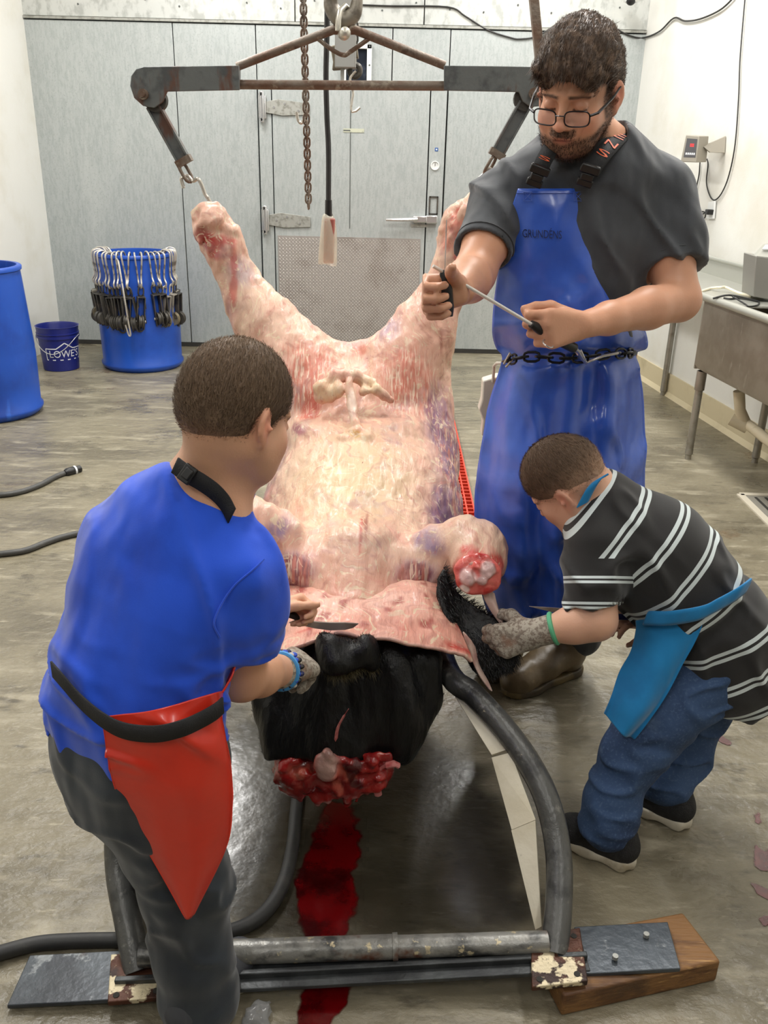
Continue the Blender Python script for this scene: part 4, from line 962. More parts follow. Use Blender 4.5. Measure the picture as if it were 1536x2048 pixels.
mixin(blob(A(765, 640, 2.72), (.06, .1, .07), .8) * (.4 + strk), lin(168, 158, 182), .9); mixin(blob(A(480, 545, 2.78), (.05, .05, .05), .7), lin(196, 186, 196), .7)
mixin(blob(A(460, 615, 2.74), (.03, .05, .05), .6), lin(200, 150, 140), .8)
for px, py, rr in ((832, 1150, .052), (586, 1138, .052), (596, 1165, .03)):
    mixin(blob(A(px, py, 1.89), (rr * 1.25, .09, rr * .75), .5), lin(176, 160, 182), .9); mixin(blob(A(px, py, 1.89), (rr * .95, .12, rr * .6), .35) * (.8 + strk), dkpur, 1.0)
mixin(blob(A(860, 1085, 1.93), (.06, .08, .03), .6) * (.4 + strk), lin(166, 150, 180), .9); mixin(blob(A(545, 1050, 1.95), (.06, .08, .03), .6) * (.4 + strk), lin(166, 150, 180), .9)
mixin(blob(A(862, 1072, 2.0), (.02, .05, .03), .5), dkpur, .9)
mixin(blob(A(545, 860, 2.6), (.05, .05, .02), .5), lin(140, 60, 80), .8); mixin(blob(A(592, 858, 2.46), (.04, .06, .014), .5), lin(150, 70, 100), .8); mixin(blob(A(858, 815, 2.6), (.02, .06, .05), .5), lin(150, 90, 120), .8)
mixin(blob(A(720, 1180, 1.86), (.20, .16, .12), .8), lin(226, 168, 148), .6)
mixin(blob(A(655, 780, 2.48), (.06, .06, .04), .5), cream, .9); mixin(blob(A(740, 772, 2.5), (.05, .05, .03), .5), cream, .9); mixin(blob(A(703, 810, 2.44), (.016, .06, .06), .4), lin(238, 222, 206), .9); mixin(blob(A(712, 866, 2.37), (.02, .03, .012), .4), lin(214, 176, 92), .9)
red, dred = lin(196, 66, 58), lin(140, 20, 20)
mixin(blob(A(420, 480, 2.80), (.06, .05, .025), .6, .9), red, .95); mixin(blob(A(440, 505, 2.80), (.035, .05, .03), .5, .8), lin(204, 96, 84), .9); mixin(blob(A(405, 470, 2.8), (.03, .05, .03), .4, .9), dred, .7)
mixin(blob(A(950, 430, 2.80), (.05, .05, .045), .6, 1.2), lin(206, 92, 86), .9); mixin(blob(A(960, 432, 2.8), (.02, .05, .02), .5, 1.0), dred, .8); mixin(blob(A(915, 480, 2.80), (.05, .05, .08), .7, .9), lin(226, 130, 116), .8)
mixin(blob(A(905, 515, 2.80), (.04, .05, .02), .5, 1.0), red, .7); mixin(blob(A(468, 560, 2.76), (.012, .05, .1), .5, .9), lin(210, 90, 80), .6)
mixin(blob(A(625, 820, 2.55), (.035, .06, .06), .6, 1.0), lin(206, 88, 74), .75); mixin(blob(A(800, 832, 2.55), (.06, .06, .012), .5, .9), lin(206, 88, 74), .75)
mixin(blob(A(880, 680, 2.75), (.008, .08, .05), .5, .8), dred, .8); mixin(blob(A(733, 1050, 2.0), (.005, .09, .03), .5, .9), dred, .7); mixin(blob(A(722, 1075, 1.97), (.006, .08, .05), .5, .9), red, .8)
mixin(blob(A(690, 1225, 1.8), (.16, .06, .02), .6, 1.4), lin(206, 104, 92), .7)
CF = A(955, 1150, 1.815)
CF = A(955, 1155, 1.812)
mixin(blob(CF, (.070, .07, .072), .2, .4), lin(206, 66, 62), 1.0); mixin(blob(CF, (.05, .06, .05), .5, 1.8), lin(236, 128, 118), .7)
mixin(blob(CUT + np.array([-.012, -.01, .012]), (.022, .03, .026), .4, .4), lin(226, 206, 204), .95); mixin(blob(CUT + np.array([.024, -.01, -.002]), (.020, .03, .018), .4, .4), lin(240, 226, 222), .95)
mixin(blob(A(720, 700, 2.72), (.03, .05, .02), .5, .8), lin(206, 110, 90), .6)
stm = np.clip(blob(A(610, 760, 2.62), (.11, .14, .13), .7, .2) + blob(A(818, 770, 2.60), (.10, .14, .13), .7, .2) + .7 * blob(A(905, 950, 2.5), (.09, .25, .2), .7, .2) + .6 * blob(A(830, 1150, 1.89), (.05, .1, .04), .5, .2) + .6 * blob(A(590, 1140, 1.89), (.05, .1, .04), .5, .2), 0, .85)
body = addmesh('skinned_body', V, Fq, mFlesh, car, smooth=175, colors=np.concatenate([C * np.array([.90, .81, .78]), stm[:, None]], 1))

# cut joint of the right foreleg: red rim with pale condyles
jp = surf(V, 955, 1148, 0.0, .010); jn = unit(np.array([.02, -.86, -.10]) + np.array([0, 0, .35])); jx = unit(np.cross(jn, (0, 0, 1))); jz = np.cross(jx, jn); JR = np.stack([jx, jn, jz], 1)
js = SDF(jp - .10, jp + .10, .003); J = lambda x, y, z_: jp + jx * x + jn * y + jz * z_
js.ell(J(0, -.004, 0), (.054, .020, .050), JR, .006)
for x, z_, r_ in ((-.020, .014, .020), (.020, -.004, .018), (.002, .018, .014), (-.008, -.012, .015)): js.ell(J(x, .012, z_), (r_, .014, r_ * 1.1), JR, .006)
js.ell(J(.008, .022, .004), (.008, .012, .012), JR, .006, 'sub'); js.noise(lambda p: -.012 * fbm(p, 45, 2, 7))
Vj, Fj = js.mesh(1); V_keep, C_keep = V, C; V = Vj
n1 = sstep(-.2, .25, fbm(V, 50, 3, 6))[:, None]; C = lin(188, 52, 48) * (1 - n1) + lin(224, 110, 100) * n1
for x, z_, r_ in ((-.020, .014, .022), (.022, -.004, .021), (-.008, -.012, .012)): mixin(blob(J(x, .018, z_), (r_, .03, r_), .35, .5), lin(216, 184, 180), .9)
mixin(blob(J(.03, .01, -.034), (.012, .02, .012), .4, .3), lin(240, 226, 216), .9)
jo = addmesh('cut_joint', V, Fj, M('raw_joint', (1, 1, 1), .3, vc=True, bump=.3, bscale=60, coat=.4), car, smooth=175, colors=C); V, C = V_keep, C_keep
# pink inner side of the hide lying over the neck
edge = [(470, 1335, 1.70), (540, 1312, 1.655), (600, 1294, 1.64), (652, 1281, 1.635), (682, 1274, 1.63), (760, 1281, 1.63), (850, 1293, 1.645), (905, 1308, 1.66), (944, 1330, 1.68)]
e1 = [(480, 1290, 1.76), (540, 1275, 1.72), (600, 1262, 1.70), (650, 1252, 1.695), (690, 1244, 1.695), (760, 1240, 1.70), (840, 1240, 1.715), (895, 1262, 1.72), (925, 1280, 1.73)]
e2 = [(500, 1235, 1.83), (550, 1222, 1.79), (600, 1210, 1.78), (650, 1206, 1.78), (700, 1204, 1.78), (760, 1200, 1.785), (830, 1190, 1.80), (875, 1210, 1.80), (900, 1225, 1.80)]
e3 = [(520, 1160, 1.95), (560, 1160, 1.92), (600, 1165, 1.91), (650, 1165, 1.90), (700, 1165, 1.90), (760, 1160, 1.90), (820, 1150, 1.91), (860, 1160, 1.90), (880, 1175, 1.88)]
rows = resample([[A(*p) for p in r] for r in (e3, e2, e1, edge)], 30, 80)
rows[..., 2] += .016 * fbm(rows, 9, 3, 4) * np.linspace(.4, 1.1, 30)[:, None] + .006 * fbm(rows, 40, 2, 9)
P_ = rows.reshape(-1, 3); V = P_.astype(np.float32)
n1 = sstep(-.3, .3, fbm(V, 9, 3, 6))[:, None]; C = lin(236, 196, 178) * (1 - n1) + lin(228, 172, 154) * n1
uu = np.repeat(np.linspace(0, 1, 30), 80); vv = np.tile(np.linspace(0, 1, 80), 30)
mixin(np.exp(-((uu - .86 - .05 * np.sin(vv * 9)) / .05) ** 2) * sstep(-.1, .25, fbm(V, 24, 3, 2)) * sstep(.25, .4, vv), lin(196, 52, 48), .9)
mixin(np.exp(-((uu - .7 - .1 * vv) / .03) ** 2) * sstep(-.05, .2, fbm(V, 18, 3, 12)), lin(206, 88, 80), .8)
mixin(sstep(.96, 1, uu), lin(232, 196, 184), .8); mixin(sstep(.22, .32, fbm(V, 30, 2, 19)), lin(150, 30, 30), .7)
sheet('hide_inner_side', rows.tolist(), .008, mFlesh, car, 1, colors=np.concatenate([C * np.array([.93, .82, .80]), np.zeros((len(C), 1))], 1))

# black hide over the neck, hanging down to the cut end
nk = SDF((-.46, 1.38, .10), (.26, 1.98, .66), .006)
n3 = lambda px, py, Y: A(px, py, Y)
nk.chain([(n3(700, 1345, 1.80), .185), (n3(690, 1400, 1.74), .18), (n3(678, 1470, 1.70), .158), (n3(668, 1520, 1.665), .135)], k=.06, flat=((0, 1, .3), .66))
nk.chain([(n3(540, 1345, 1.73), .055), (n3(560, 1420, 1.69), .05), (n3(575, 1490, 1.65), .045)], k=.05)
nk.chain([(n3(790, 1330, 1.70), .06), (n3(800, 1420, 1.68), .05), (n3(790, 1490, 1.66), .035)], k=.06); nk.chain([(n3(845, 1320, 1.72), .03), (n3(835, 1400, 1.70), .03), (n3(800, 1500, 1.67), .025)], k=.04)
nk.ell(n3(688, 1318, 1.60), (.055, .05, .035), k=.03); nk.chain([(n3(660, 1290, 1.615), .02), (n3(720, 1300, 1.61), .025), (n3(740, 1330, 1.62), .02)], k=.03)
nk.plane(n3(665, 1518, 1.60), (-.04, -.55, -1), k=.0)
nk.noise(lambda p: -(.034 * fbm(np.stack([p[:, 0] * 1.6, p[:, 1], p[:, 2] * .5], 1), 10, 3, 3)))
Vn, Fn = nk.mesh(1)
nko = addmesh('neck_hide', Vn, Fn, mHideBlack, car, smooth=175)
Nn = vnormals(Vn, Fn); fr_ = (Nn[:, 1] < .2)
vs, fs = strands(Vn, Nn, 16000, .018, lambda b, n: n * .35 + np.array([0, -.1, -1.0]), .0005, .28, weight=fr_.astype(float))
fo = addmesh('neck_fur', vs, fs, mFur, nko, smooth=0); fo['kind'] = 'stuff'
tw = np.exp(-(np.linalg.norm((Vn - n3(692, 1385, 1.56)) / np.array([.045, .12, .05]), axis=1) ** 2)) * fr_
vs, fs = strands(Vn, Nn, 900, .03, lambda b, n: n * .4 + np.array([.2, -.1, -1.0]), .0005, .3, weight=tw)
fo = addmesh('tan_topknot', vs, fs, mFurTan, nko, smooth=0); fo['kind'] = 'stuff'
# torn muzzle of meat at the cut neck end
mMeat = M('raw_meat', (1, 1, 1), .25, vc=True, bump=.5, bscale=40, sss=.1, coat=.5)
ms = SDF((-.36, 1.40, .02), (.12, 1.86, .42), .005)
ms.cap(n3(600, 1530, 1.64), n3(735, 1525, 1.64), .062, .062, k=.03, flat=((0, 1, 0), 1.2))
rg = np.random.default_rng(3)
for i in range(46):
    px, py = rg.uniform(575, 765), rg.uniform(1512, 1580); ms.ell(n3(px, py - .0008 * (px - 665) ** 2, rg.uniform(1.57, 1.60)), rg.uniform(.010, .024, 3), k=.008)
for px, py in ((600, 1590), (632, 1600), (655, 1592), (690, 1598), (712, 1590), (640, 1585), (672, 1590)): ms.chain([(n3(px, py - 25, 1.585), .016), (n3(px + 2, py, 1.58), .007), (n3(px + 3, py + 10, 1.58), .004)], k=.01)
ms.ell(n3(655, 1530, 1.56), (.026, .02, .04), k=.008)
ms.noise(lambda p: -.014 * fbm(p, 40, 2, 5))
V, Fm = ms.mesh(0)
n1 = sstep(-.3, .3, fbm(V, 26, 3, 6))[:, None]; C = lin(122, 14, 16) * (1 - n1) + lin(168, 34, 30) * n1
mixin(sstep(.12, .3, fbm(V, 34, 2, 16)), lin(200, 96, 78), .9); mixin(sstep(.1, .3, fbm(V, 22, 2, 26)), lin(66, 4, 10), .9)
mixin(blob(n3(655, 1530, 1.555), (.028, .03, .045), .4, .4), lin(206, 166, 156), .95)
low = sstep(n3(660, 1575, 1.58)[2], n3(660, 1600, 1.58)[2], V[:, 2]); mixin(low * sstep(0.02, .2, fbm(V, 46, 2, 36)), lin(226, 176, 168), .85)
addmesh('neck_stump', V, Fm, mMeat, car, smooth=175, colors=C)
# two hanging scraps and the cut slit
mScrap = M('pink_scrap', srgb(196, 120, 116), .35, layers=[(srgb(168, 60, 62), 30, .5, .65)], coat=.3)
MB().tube(catmull([n3(752, 1545, 1.585), n3(770, 1532, 1.58), (n3(788, 1528, 1.58)), n3(800, 1533, 1.58)], 5), [.006] * 6 + [.011] * 5 + [.009] * 4 + [.003], 10, flat=.7).build('hanging_scrap', mScrap, car)
MB().tube(catmull([n3(762, 1542, 1.58), n3(758, 1562, 1.58), n3(755, 1580, 1.58), n3(757, 1592, 1.58)], 5), [.008] * 5 + [.0085] * 5 + [.009] * 5 + [.004], 10, flat=.7).build('hanging_scrap', mScrap, car)
MB().tube(catmull([n3(697, 1418, 1.545), n3(688, 1432, 1.55), n3(676, 1455, 1.55), n3(671, 1483, 1.55)], 5), [.0015] * 5 + [.005] * 5 + [.006] * 5 + [.001], 8, flat=.5).build('hide_slit', mScrap, car)
# black hide flap pulled aside under the right foreleg
fl_ = [[(888, 1138, 1.84), (896, 1165, 1.83), (925, 1195, 1.82), (962, 1222, 1.80), (992, 1240, 1.78), (1012, 1262, 1.76)],
       [(876, 1160, 1.82), (888, 1195, 1.80), (915, 1228, 1.79), (955, 1255, 1.77), (992, 1270, 1.75), (1022, 1285, 1.735)],
       [(876, 1190, 1.80), (892, 1225, 1.77), (918, 1262, 1.76), (955, 1290, 1.745), (998, 1300, 1.73), (1036, 1308, 1.72)],
       [(890, 1220, 1.79), (905, 1255, 1.76), (925, 1292, 1.75), (955, 1322, 1.74), (992, 1330, 1.73), (1030, 1330, 1.72)],
       [(905, 1245, 1.79), (922, 1280, 1.77), (936, 1315, 1.76), (952, 1342, 1.75), (978, 1352, 1.745), (1010, 1340, 1.735)]]
rows = resample([[A(*p) for p in r] for r in fl_], 36, 40)
rows += (.010 * fbm(rows, 14, 2, 4))[..., None] * np.array([0, -1, .3])
fo = sheet('hide_flap', rows.tolist(), .010, mHideBlack, car, 1)
R_ = rows.reshape(-1, 3); Nf = np.tile(np.array([[-.1, -.9, .4]]), (len(R_), 1))
vs, fs = strands(R_ + np.array([0, -.006, .002]), Nf, 5000, .016, lambda b, n: n * .3 + np.array([.5, -.1, -.9]), .0005, .3)
vs2, fs2 = strands(rows[0] + np.array([0, -.004, .004]), np.tile(np.array([[-.1, -.6, .8]]), (len(rows[0]), 1)), 500, .02, lambda b, n: n * .5 + np.array([.6, 0, .1]), .0006, .3)
mfl = MB().add(vs, fs); mfl.add(vs2, fs2); g_ = mfl.build('flap_fur', mFur, fo, smooth=0); g_['kind'] = 'stuff'
# white membrane strings between stump and flap
mMemb = M('membrane', srgb(214, 186, 172), .4, layers=[(srgb(196, 150, 140), 24, .5, .7)], coat=.2)
rows = resample([[A(962, 1170, 1.80), A(975, 1180, 1.795), A(988, 1186, 1.80)], [A(968, 1196, 1.79), A(984, 1200, 1.785), A(992, 1205, 1.79)], [A(985, 1226, 1.78), A(998, 1228, 1.77), A(1000, 1232, 1.775)], [A(1000, 1246, 1.77), A(1006, 1248, 1.765), A(1008, 1250, 1.77)]], 16, 8)
sheet('membrane', rows.tolist(), .004, mMemb, car, 1)
rows = resample([[A(925, 1262, 1.735), A(938, 1275, 1.73), A(950, 1295, 1.735)], [A(936, 1300, 1.725), A(948, 1318, 1.72), A(958, 1330, 1.73)], [A(955, 1345, 1.71), A(968, 1358, 1.71), A(975, 1362, 1.715)], [A(978, 1378, 1.70), A(981, 1381, 1.70), A(984, 1383, 1.70)]], 18, 8)
sheet('hide_strip', rows.tolist(), .004, mMemb, car, 1)

# ------------------------------------------------------------ blood on the floor
def puddle(name, pts, label, m, z=.0015, seed=0, amp=.012, step=.007, rim=.03):
    """thin film on the floor: a fine grid whose weight falls off towards the outline"""
    c = np.array(catmull([np.array(fl(x, y, z)) for x, y in pts + (pts[:1] if isinstance(pts, list) else tuple(pts[:1]))], 8)[:-1])[:, :2]
    lo_, hi_ = c.min(0) - rim - amp, c.max(0) + rim + amp; nx, ny = (np.ceil((hi_ - lo_) / step).astype(int) + 1)
    X, Y = np.meshgrid(lo_[0] + step * np.arange(nx), lo_[1] + step * np.arange(ny), indexing='ij'); P = np.stack([X, Y], -1).reshape(-1, 2)
    ins = np.zeros(len(P), bool); dist = np.full(len(P), 9.0)
    for i in range(len(c)):
        p, q = c[i], c[(i + 1) % len(c)]; e = q - p; t = np.clip(((P - p) @ e) / max(e @ e, 1e-12), 0, 1); dist = np.minimum(dist, np.linalg.norm(P - (p + t[:, None] * e), axis=1))
        cr = (p[1] > P[:, 1]) != (q[1] > P[:, 1]); xi = p[0] + (P[:, 1] - p[1]) * e[0] / (e[1] if abs(e[1]) > 1e-12 else 1e-12); ins ^= cr & (P[:, 0] < xi)
    sgn = np.where(ins, dist, -dist) + amp * fbm(np.concatenate([P, np.full((len(P), 1), seed * 1.7)], 1), 30 if rim < .05 else 9, 3, seed)
    w = np.clip((sgn + rim * .6) / (rim * 1.2), 0, 1); idx = np.arange(nx * ny).reshape(nx, ny)
    Fg = np.stack([idx[:-1, :-1], idx[1:, :-1], idx[1:, 1:], idx[:-1, 1:]], -1).reshape(-1, 4); Fg = Fg[w[Fg].max(1) > 0]
    use = np.unique(Fg); mp = np.full(nx * ny, -1); mp[use] = np.arange(len(use))
    return tag(addmesh(name, np.concatenate([P[use], np.full((len(use), 1), z)], 1), mp[Fg], m, smooth=0, colors=np.repeat(w[use][:, None], 3, 1)), label, 'blood')
wp = puddle('water_and_shade', [(470, 1420), (700, 1440), (880, 1480), (1000, 1600), (1050, 1760), (1040, 1860), (800, 1880), (520, 1875), (400, 1800), (360, 1650)], 'shallow water film darkened with painted carcass shade, pooled on the floor inside the cradle', mWaterShade, z=.0008, seed=9, amp=.06, step=.02, rim=.16); wp['category'] = 'puddle'
puddle('blood_pool', [(655, 1600), (705, 1620), (712, 1690), (700, 1760), (706, 1800), (690, 1850), (680, 1900), (690, 1990), (650, 2060), (605, 2060), (615, 1950), (612, 1860), (595, 1810), (598, 1760), (622, 1700), (640, 1640)], 'dark blood pool running over the floor below the neck', mBlood, seed=3, rim=.035)
for i, (pts, sd_) in enumerate(((((1512, 1690), (1530, 1700), (1545, 1690), (1550, 1730), (1530, 1738), (1508, 1725)), 1), (((1500, 1765), (1520, 1772), (1545, 1790), (1540, 1800), (1515, 1786)), 2), (((1518, 1838), (1534, 1830), (1545, 1840), (1530, 1848)), 5), (((1508, 1632), (1520, 1626), (1524, 1640), (1512, 1642)), 6), (((1420, 1462), (1440, 1470), (1462, 1484), (1458, 1490), (1430, 1478)), 7))):
    puddle('blood_splash', pts, ['large wine-red blood splash at the right edge of the floor', 'thin forked blood smear just below the large splash at right', 'small blood spot lowest on the floor at the right edge', 'tiny blood drop above the large splash at the right edge', 'faint red smear on the floor right of the striped-shirt boy'][i], mBloodThin, seed=sd_, amp=.014, step=.005, rim=.014)
# ------------------------------------------------------------ people: shared builders
mSkin = M('skin', (1, 1, 1), .45, vc=True, bump=.06, bscale=260, sss=.10, spec=.4)
def skin_layers(m):
    return m
class Head:
    """local axes: x to the person's right, y forward, z up"""
    def __init__(s, c, f, u, sc=1.0):
        s.c = np.array(c, dtype=float); s.f = unit(f); u = np.array(u, dtype=float); s.u = unit(u - s.f * (u @ s.f)); s.r = np.cross(s.f, s.u); s.s = sc
        s.R = np.stack([s.r, s.f, s.u], 1)
    def __call__(s, x, y, z): return s.c + s.s * (x * s.r + y * s.f + z * s.u)
    def loc(s, V): return ((V - s.c) @ s.R) / s.s
    def ell(s, sd, p, r, k=.02, op='add', rot=None):
        R = s.R if rot is None else s.R @ np.array(rot); sd.ell(s(*p), np.array(r) * s.s, R, k, op)
    def cap(s, sd, a, b, ra, rb, k=.01, op='add', flat=None):
        fl2 = None if flat is None else (s.R @ np.array(flat[0]), flat[1]); sd.cap(s(*a), s(*b), ra * s.s, rb * s.s, k, fl2, op)
    def build(s, sd, child=False, nose=1.0):
        e = s.ell
        e(sd, (0, -.012, .030), (.074, .098, .090)); e(sd, (0, -.035, .012), (.072, .078, .082), .03)
        e(sd, (0, .035, -.045), (.058, .058, .068), .03)                                       # face block
        e(sd, (0, .052, -.082), (.044 if not child else .038, .036, .032), .03)                  # jaw
        e(sd, (0, .078, -.098), (.022 if not child else .017, .016, .017), .02)                  # chin
        for sx in (-1, 1):
            e(sd, (sx * .040, .056, -.038), (.024, .028, .024 if not child else .03), .022)       # cheeks
            s.cap(sd, (sx * .052, .0, -.05), (sx * .030, .052, -.088), .024, .020, .03)
            s.cap(sd, (sx * .012, .086, .018), (sx * .045, .070, .018), .010, .009, .012)         # brow ridge
            e(sd, (sx * .032, .094, -.004), (.017, .014, .010), .010, 'sub')                     # socket
            e(sd, (sx * .032, .078, -.004), (.0145, .0135, .0125), .004)                          # eyeball with lid
        s.cap(sd, (0, .088, .010), (0, .108, -.030), .008, .010 * nose, .010)
        e(sd, (0, .112 * (1 if nose > .9 else .985), -.036), (.0115 * nose, .012 * nose, .010 * nose), .008)
        for sx in (-1, 1): e(sd, (sx * .012, .098, -.040), (.0085, .010, .0075), .006)
        e(sd, (0, .088, -.060), (.024, .016, .012), .012)
        s.cap(sd, (-.020, .090, -.0635), (.020, .090, -.0635), .0052, .0052, .004); s.cap(sd, (-.016, .091, -.073), (.016, .091, -.073), .0062, .0062, .004)
        s.cap(sd, (-.024, .101, -.0685), (.024, .101, -.0685), .0028, .0028, .003, 'sub')
        for sx in (-1, 1): s.ear(sd, sx)
    def ear(s, sd, sx):
        c, sn = math.cos(.45 * sx), math.sin(.45 * sx)
        rot = np.array([[c, -sn, 0], [sn, c, 0], [0, 0, 1]])
        s.ell(sd, (sx * .082, -.018, -.012), (.0085, .021, .031), .006, rot=rot)
        s.ell(sd, (sx * .079, -.010, -.040), (.0075, .010, .013), .006, rot=rot)
        s.ell(sd, (sx * .091, -.014, -.008), (.0075, .0125, .019), .005, 'sub', rot=rot)
        s.ell(sd, (sx * .086, -.006, -.016), (.006, .006, .007), .004)
def hand(sd, w, d, p, s, sc=1.0, curl=(60, 70, 45), thumb=None, k=.008, fat=1.0, spread=1.0, index=None):
    """wrist w, d to the knuckles, p out of the palm, s to the thumb side; fingers curl from d towards p"""
    d = unit(d); s = np.array(s, float); s = unit(s - d * (s @ d)); p0 = np.cross(d, s); p = p0 if p0 @ np.array(p, float) > 0 else -p0
    w = np.array(w, float); info = []
    for i, (off, L) in enumerate(((.030, .95), (.010, 1.05), (-.010, .98), (-.029, .78))):
        kn = w + sc * (d * (.088 - .006 * abs(i - 1)) + s * off * spread - p * .002)
        sd.cap(w + sc * (d * .012 + s * off * .55), kn, .0155 * sc * fat, .0128 * sc * fat, .014)
        a = 0; q = kn; r = .0105 * sc * fat; cu = index if (i == 0 and index is not None) else curl
        for j, l in enumerate((.044, .027, .021)):
            a += math.radians(cu[j] + (i - 1.5) * 4 * (j == 0)); q2 = q + (d * math.cos(a) + p * math.sin(a)) * l * L * sc
            sd.cap(q, q2, r, r * .90, k * .4); q, r = q2, r * .90
        info.append((kn, q))
    t = thumb or ((.55, .65, .5), (.75, .15, .65), (.8, -.1, .6)); q = w + sc * (d * .022 + s * .022 + p * .010); r = .0155 * sc * fat
    for (a, b, c), l in zip(t, (.042, .032, .026)):
        q2 = q + unit(d * a + s * b + p * c) * l * sc; sd.cap(q, q2, r, r * .80, k * .8); q, r = q2, r * .80
    info.append((q, q)); return info
def skin_color(V, base, seed=0):
    n = fbm(V, 14, 3, seed)[:, None]; b = np.array(srgb(*base)[:3]); return b * (1 + .16 * n * np.array([1, .8, .7])) 
def add(C, w, col, amt=1.0):
    w = np.clip(w * amt, 0, 1)[:, None]; return C * (1 - w) + np.array(srgb(*col)[:3]) * w
def near(V, c, r): return np.exp(-(np.linalg.norm((V - np.array(c)) / np.array(r), axis=1) ** 2))
def paint_face(C, V, hd, skin, lip, browc, brow=1.0, lash=1.0):
    L = hd.loc(V); front = sstep(.04, .07, L[:, 1])
    for sx in (-1, 1):
        C = add(C, near(L, (sx * .05, .07, -.04), (.026, .04, .022)), (214, 130, 108), .35)
        bx = np.abs(L[:, 0] - sx * .032); bz = .017 - .25 * np.maximum(np.abs(L[:, 0]) - .036, 0) - L[:, 2]
        C = add(C, (1 - sstep(.018, .025, bx)) * (1 - sstep(.0015, .0055, np.abs(bz))) * front, browc, brow)
        C = add(C, (1 - sstep(.012, .016, bx)) * (1 - sstep(.0012, .0035, np.abs(L[:, 2] + .0095 - .00 * bx))) * front * (L[:, 1] < .1), (50, 34, 28), lash)
        C = add(C, near(L, (sx * .032, .085, .004), (.018, .03, .010)), (160, 96, 78), .35)
        C = add(C, near(L, (sx * .085, -.014, -.012), (.014, .024, .032)), (214, 112, 96), .45)
    C = add(C, near(L, (0, .115, -.034), (.014, .02, .013)), (214, 126, 106), .4)
    C = add(C, near(L, (0, .096, -.069), (.020, .02, .0085)), lip, .75)
    C = add(C, (1 - sstep(.018, .024, np.abs(L[:, 0]))) * (1 - sstep(.0008, .0028, np.abs(L[:, 2] + .0685))) * front, (110, 56, 50), .8)
    return C
def hairmat(name, c1, c2):
    return M(name, srgb(*c1), .5, layers=[(srgb(*c2), 60, .45, .65)], spec=.35)
def cloth_mat(name, col, col2, rough=.85, bsc=420, bump=.12, sheen=.25, fold=(7, (1.3, 1, .5), .9, .045)):
    return M(name, srgb(*col), rough, layers=[(srgb(*col2), 5, .42, .7)], bump=bump, bscale=bsc, bdist=.003, sheen=sheen, fold=fold)
def folds(p, rows, amp, scale, seed, sharp=2.5):
    """long ridged cloth folds; rows squeeze the noise so that the ridges run one way"""
    q = p @ np.array(rows, dtype=np.float32).T; n = vnoise(q, scale, seed) + .35 * vnoise(q, scale * 2.1, seed + 3)
    return -amp * np.exp(-(n / .11) ** 2)
# ------------------------------------------------------------ the man sharpening a knife
man = thing('person', 'bearded man in blue bib apron and glasses sharpening a knife on a steel', 'person', (.50, 2.22, 0))
B = SDF((.06, 1.60, 0.02), (1.02, 2.55, 1.86), .0045)
hd = Head(at(1154, 180, 2.12), (-.42, -.82, -.38), (-.08, -.28, .95), 1.03)
hd.build(B)
SR, SL = A(1006, 400, 2.24), A(1316, 400, 2.24)      # his right shoulder is on the picture's left
NB = A(1190, 318, 2.22); CH = A(1172, 470, 2.24); WA = A(1145, 650, 2.24); PV = A(1140, 745, 2.26)
B.cap(hd(0, -.035, -.05), NB, .058, .062, .03); B.cap(NB, SR, .06, .058, .05); B.cap(NB, SL, .06, .058, .05)
fy = ((0, 1, 0), .68)
tor = [(A(1176, 400, 2.24), .155), (CH, .172), (A(1155, 570, 2.24), .158), (WA, .155), (PV, .168)]
B.chain(tor, .06, fy)
hipR, hipL = PV + np.array([-.09, 0, -.06]), PV + np.array([.09, 0, -.06])
ankL, ankR = np.array([.62, 2.37, .10]), np.array([.40, 2.44, .10])
for h, a in ((hipR, ankR), (hipL, ankL)):
    kn = (h + a) / 2 + np.array([0, -.04, .02]); B.chain([(h, .075), (kn, .048), (kn * .45 + a * .55, .038), (a, .030)], .03)
eR, wR = A(948, 548, 2.06), A(920, 580, 1.83)
eL, wL = A(1358, 600, 2.12), A(1166, 650, 1.89)
B.chain([(SR, .062), (SR * .45 + eR * .55, .055), (eR, .047), (eR * .6 + wR * .4, .047), (wR, .032)], .02)
B.chain([(SL, .062), (SL * .45 + eL * .55, .056), (eL, .048), (eL * .65 + wL * .35, .046), (eL * .25 + wL * .75, .034), (wL, .029)], .02)
# left hand closed on the steel, right hand round the knife handle
kL = A(1066, 662, 1.82)
hL_ = hand(B, wL + unit(kL - wL) * .008, kL - wL, (.1, 1, -.5), (-.35, -.1, .8), 1.04, (66, 78, 50), thumb=((.75, .45, .45), (.95, .05, .3), (.9, -.1, .35)), index=(52, 72, 40))
kR = A(884, 588, 1.78)
hR_ = hand(B, A(928, 578, 1.80), kR - A(926, 580, 1.80), (.25, -1, -.1), (0.0, -.1, 1), 1.04, (62, 80, 50), thumb=((.55, .55, .6), (.5, .4, .8), (.3, .5, .8)))
V, Fq = B.mesh(1)
C = skin_color(V, (206, 152, 122), 2)
C = paint_face(C, V, hd, None, (176, 98, 86), (50, 36, 28), .9)
L = hd.loc(V)
bd = sstep(-.040, -.056, L[:, 2] + .018 * sstep(.03, .075, L[:, 1]) - .0) * sstep(-.03, .0, L[:, 1]) * (1 - near(L, (0, .1, -.069), (.020, .03, .0085)) * .9)
side = (1 - sstep(.008, .02, np.abs(L[:, 1] - .012))) * sstep(-.06, -.04, L[:, 2]) * (1 - sstep(.02, .04, L[:, 2])) * sstep(.05, .06, np.abs(L[:, 0]))
inh = (np.linalg.norm(V - hd.c, axis=1) < .19) * (L[:, 2] > -.135)
mus = (1 - sstep(.024, .032, np.abs(L[:, 0]))) * (1 - sstep(.006, .010, np.abs(L[:, 2] + .053))) * sstep(.07, .08, L[:, 1])
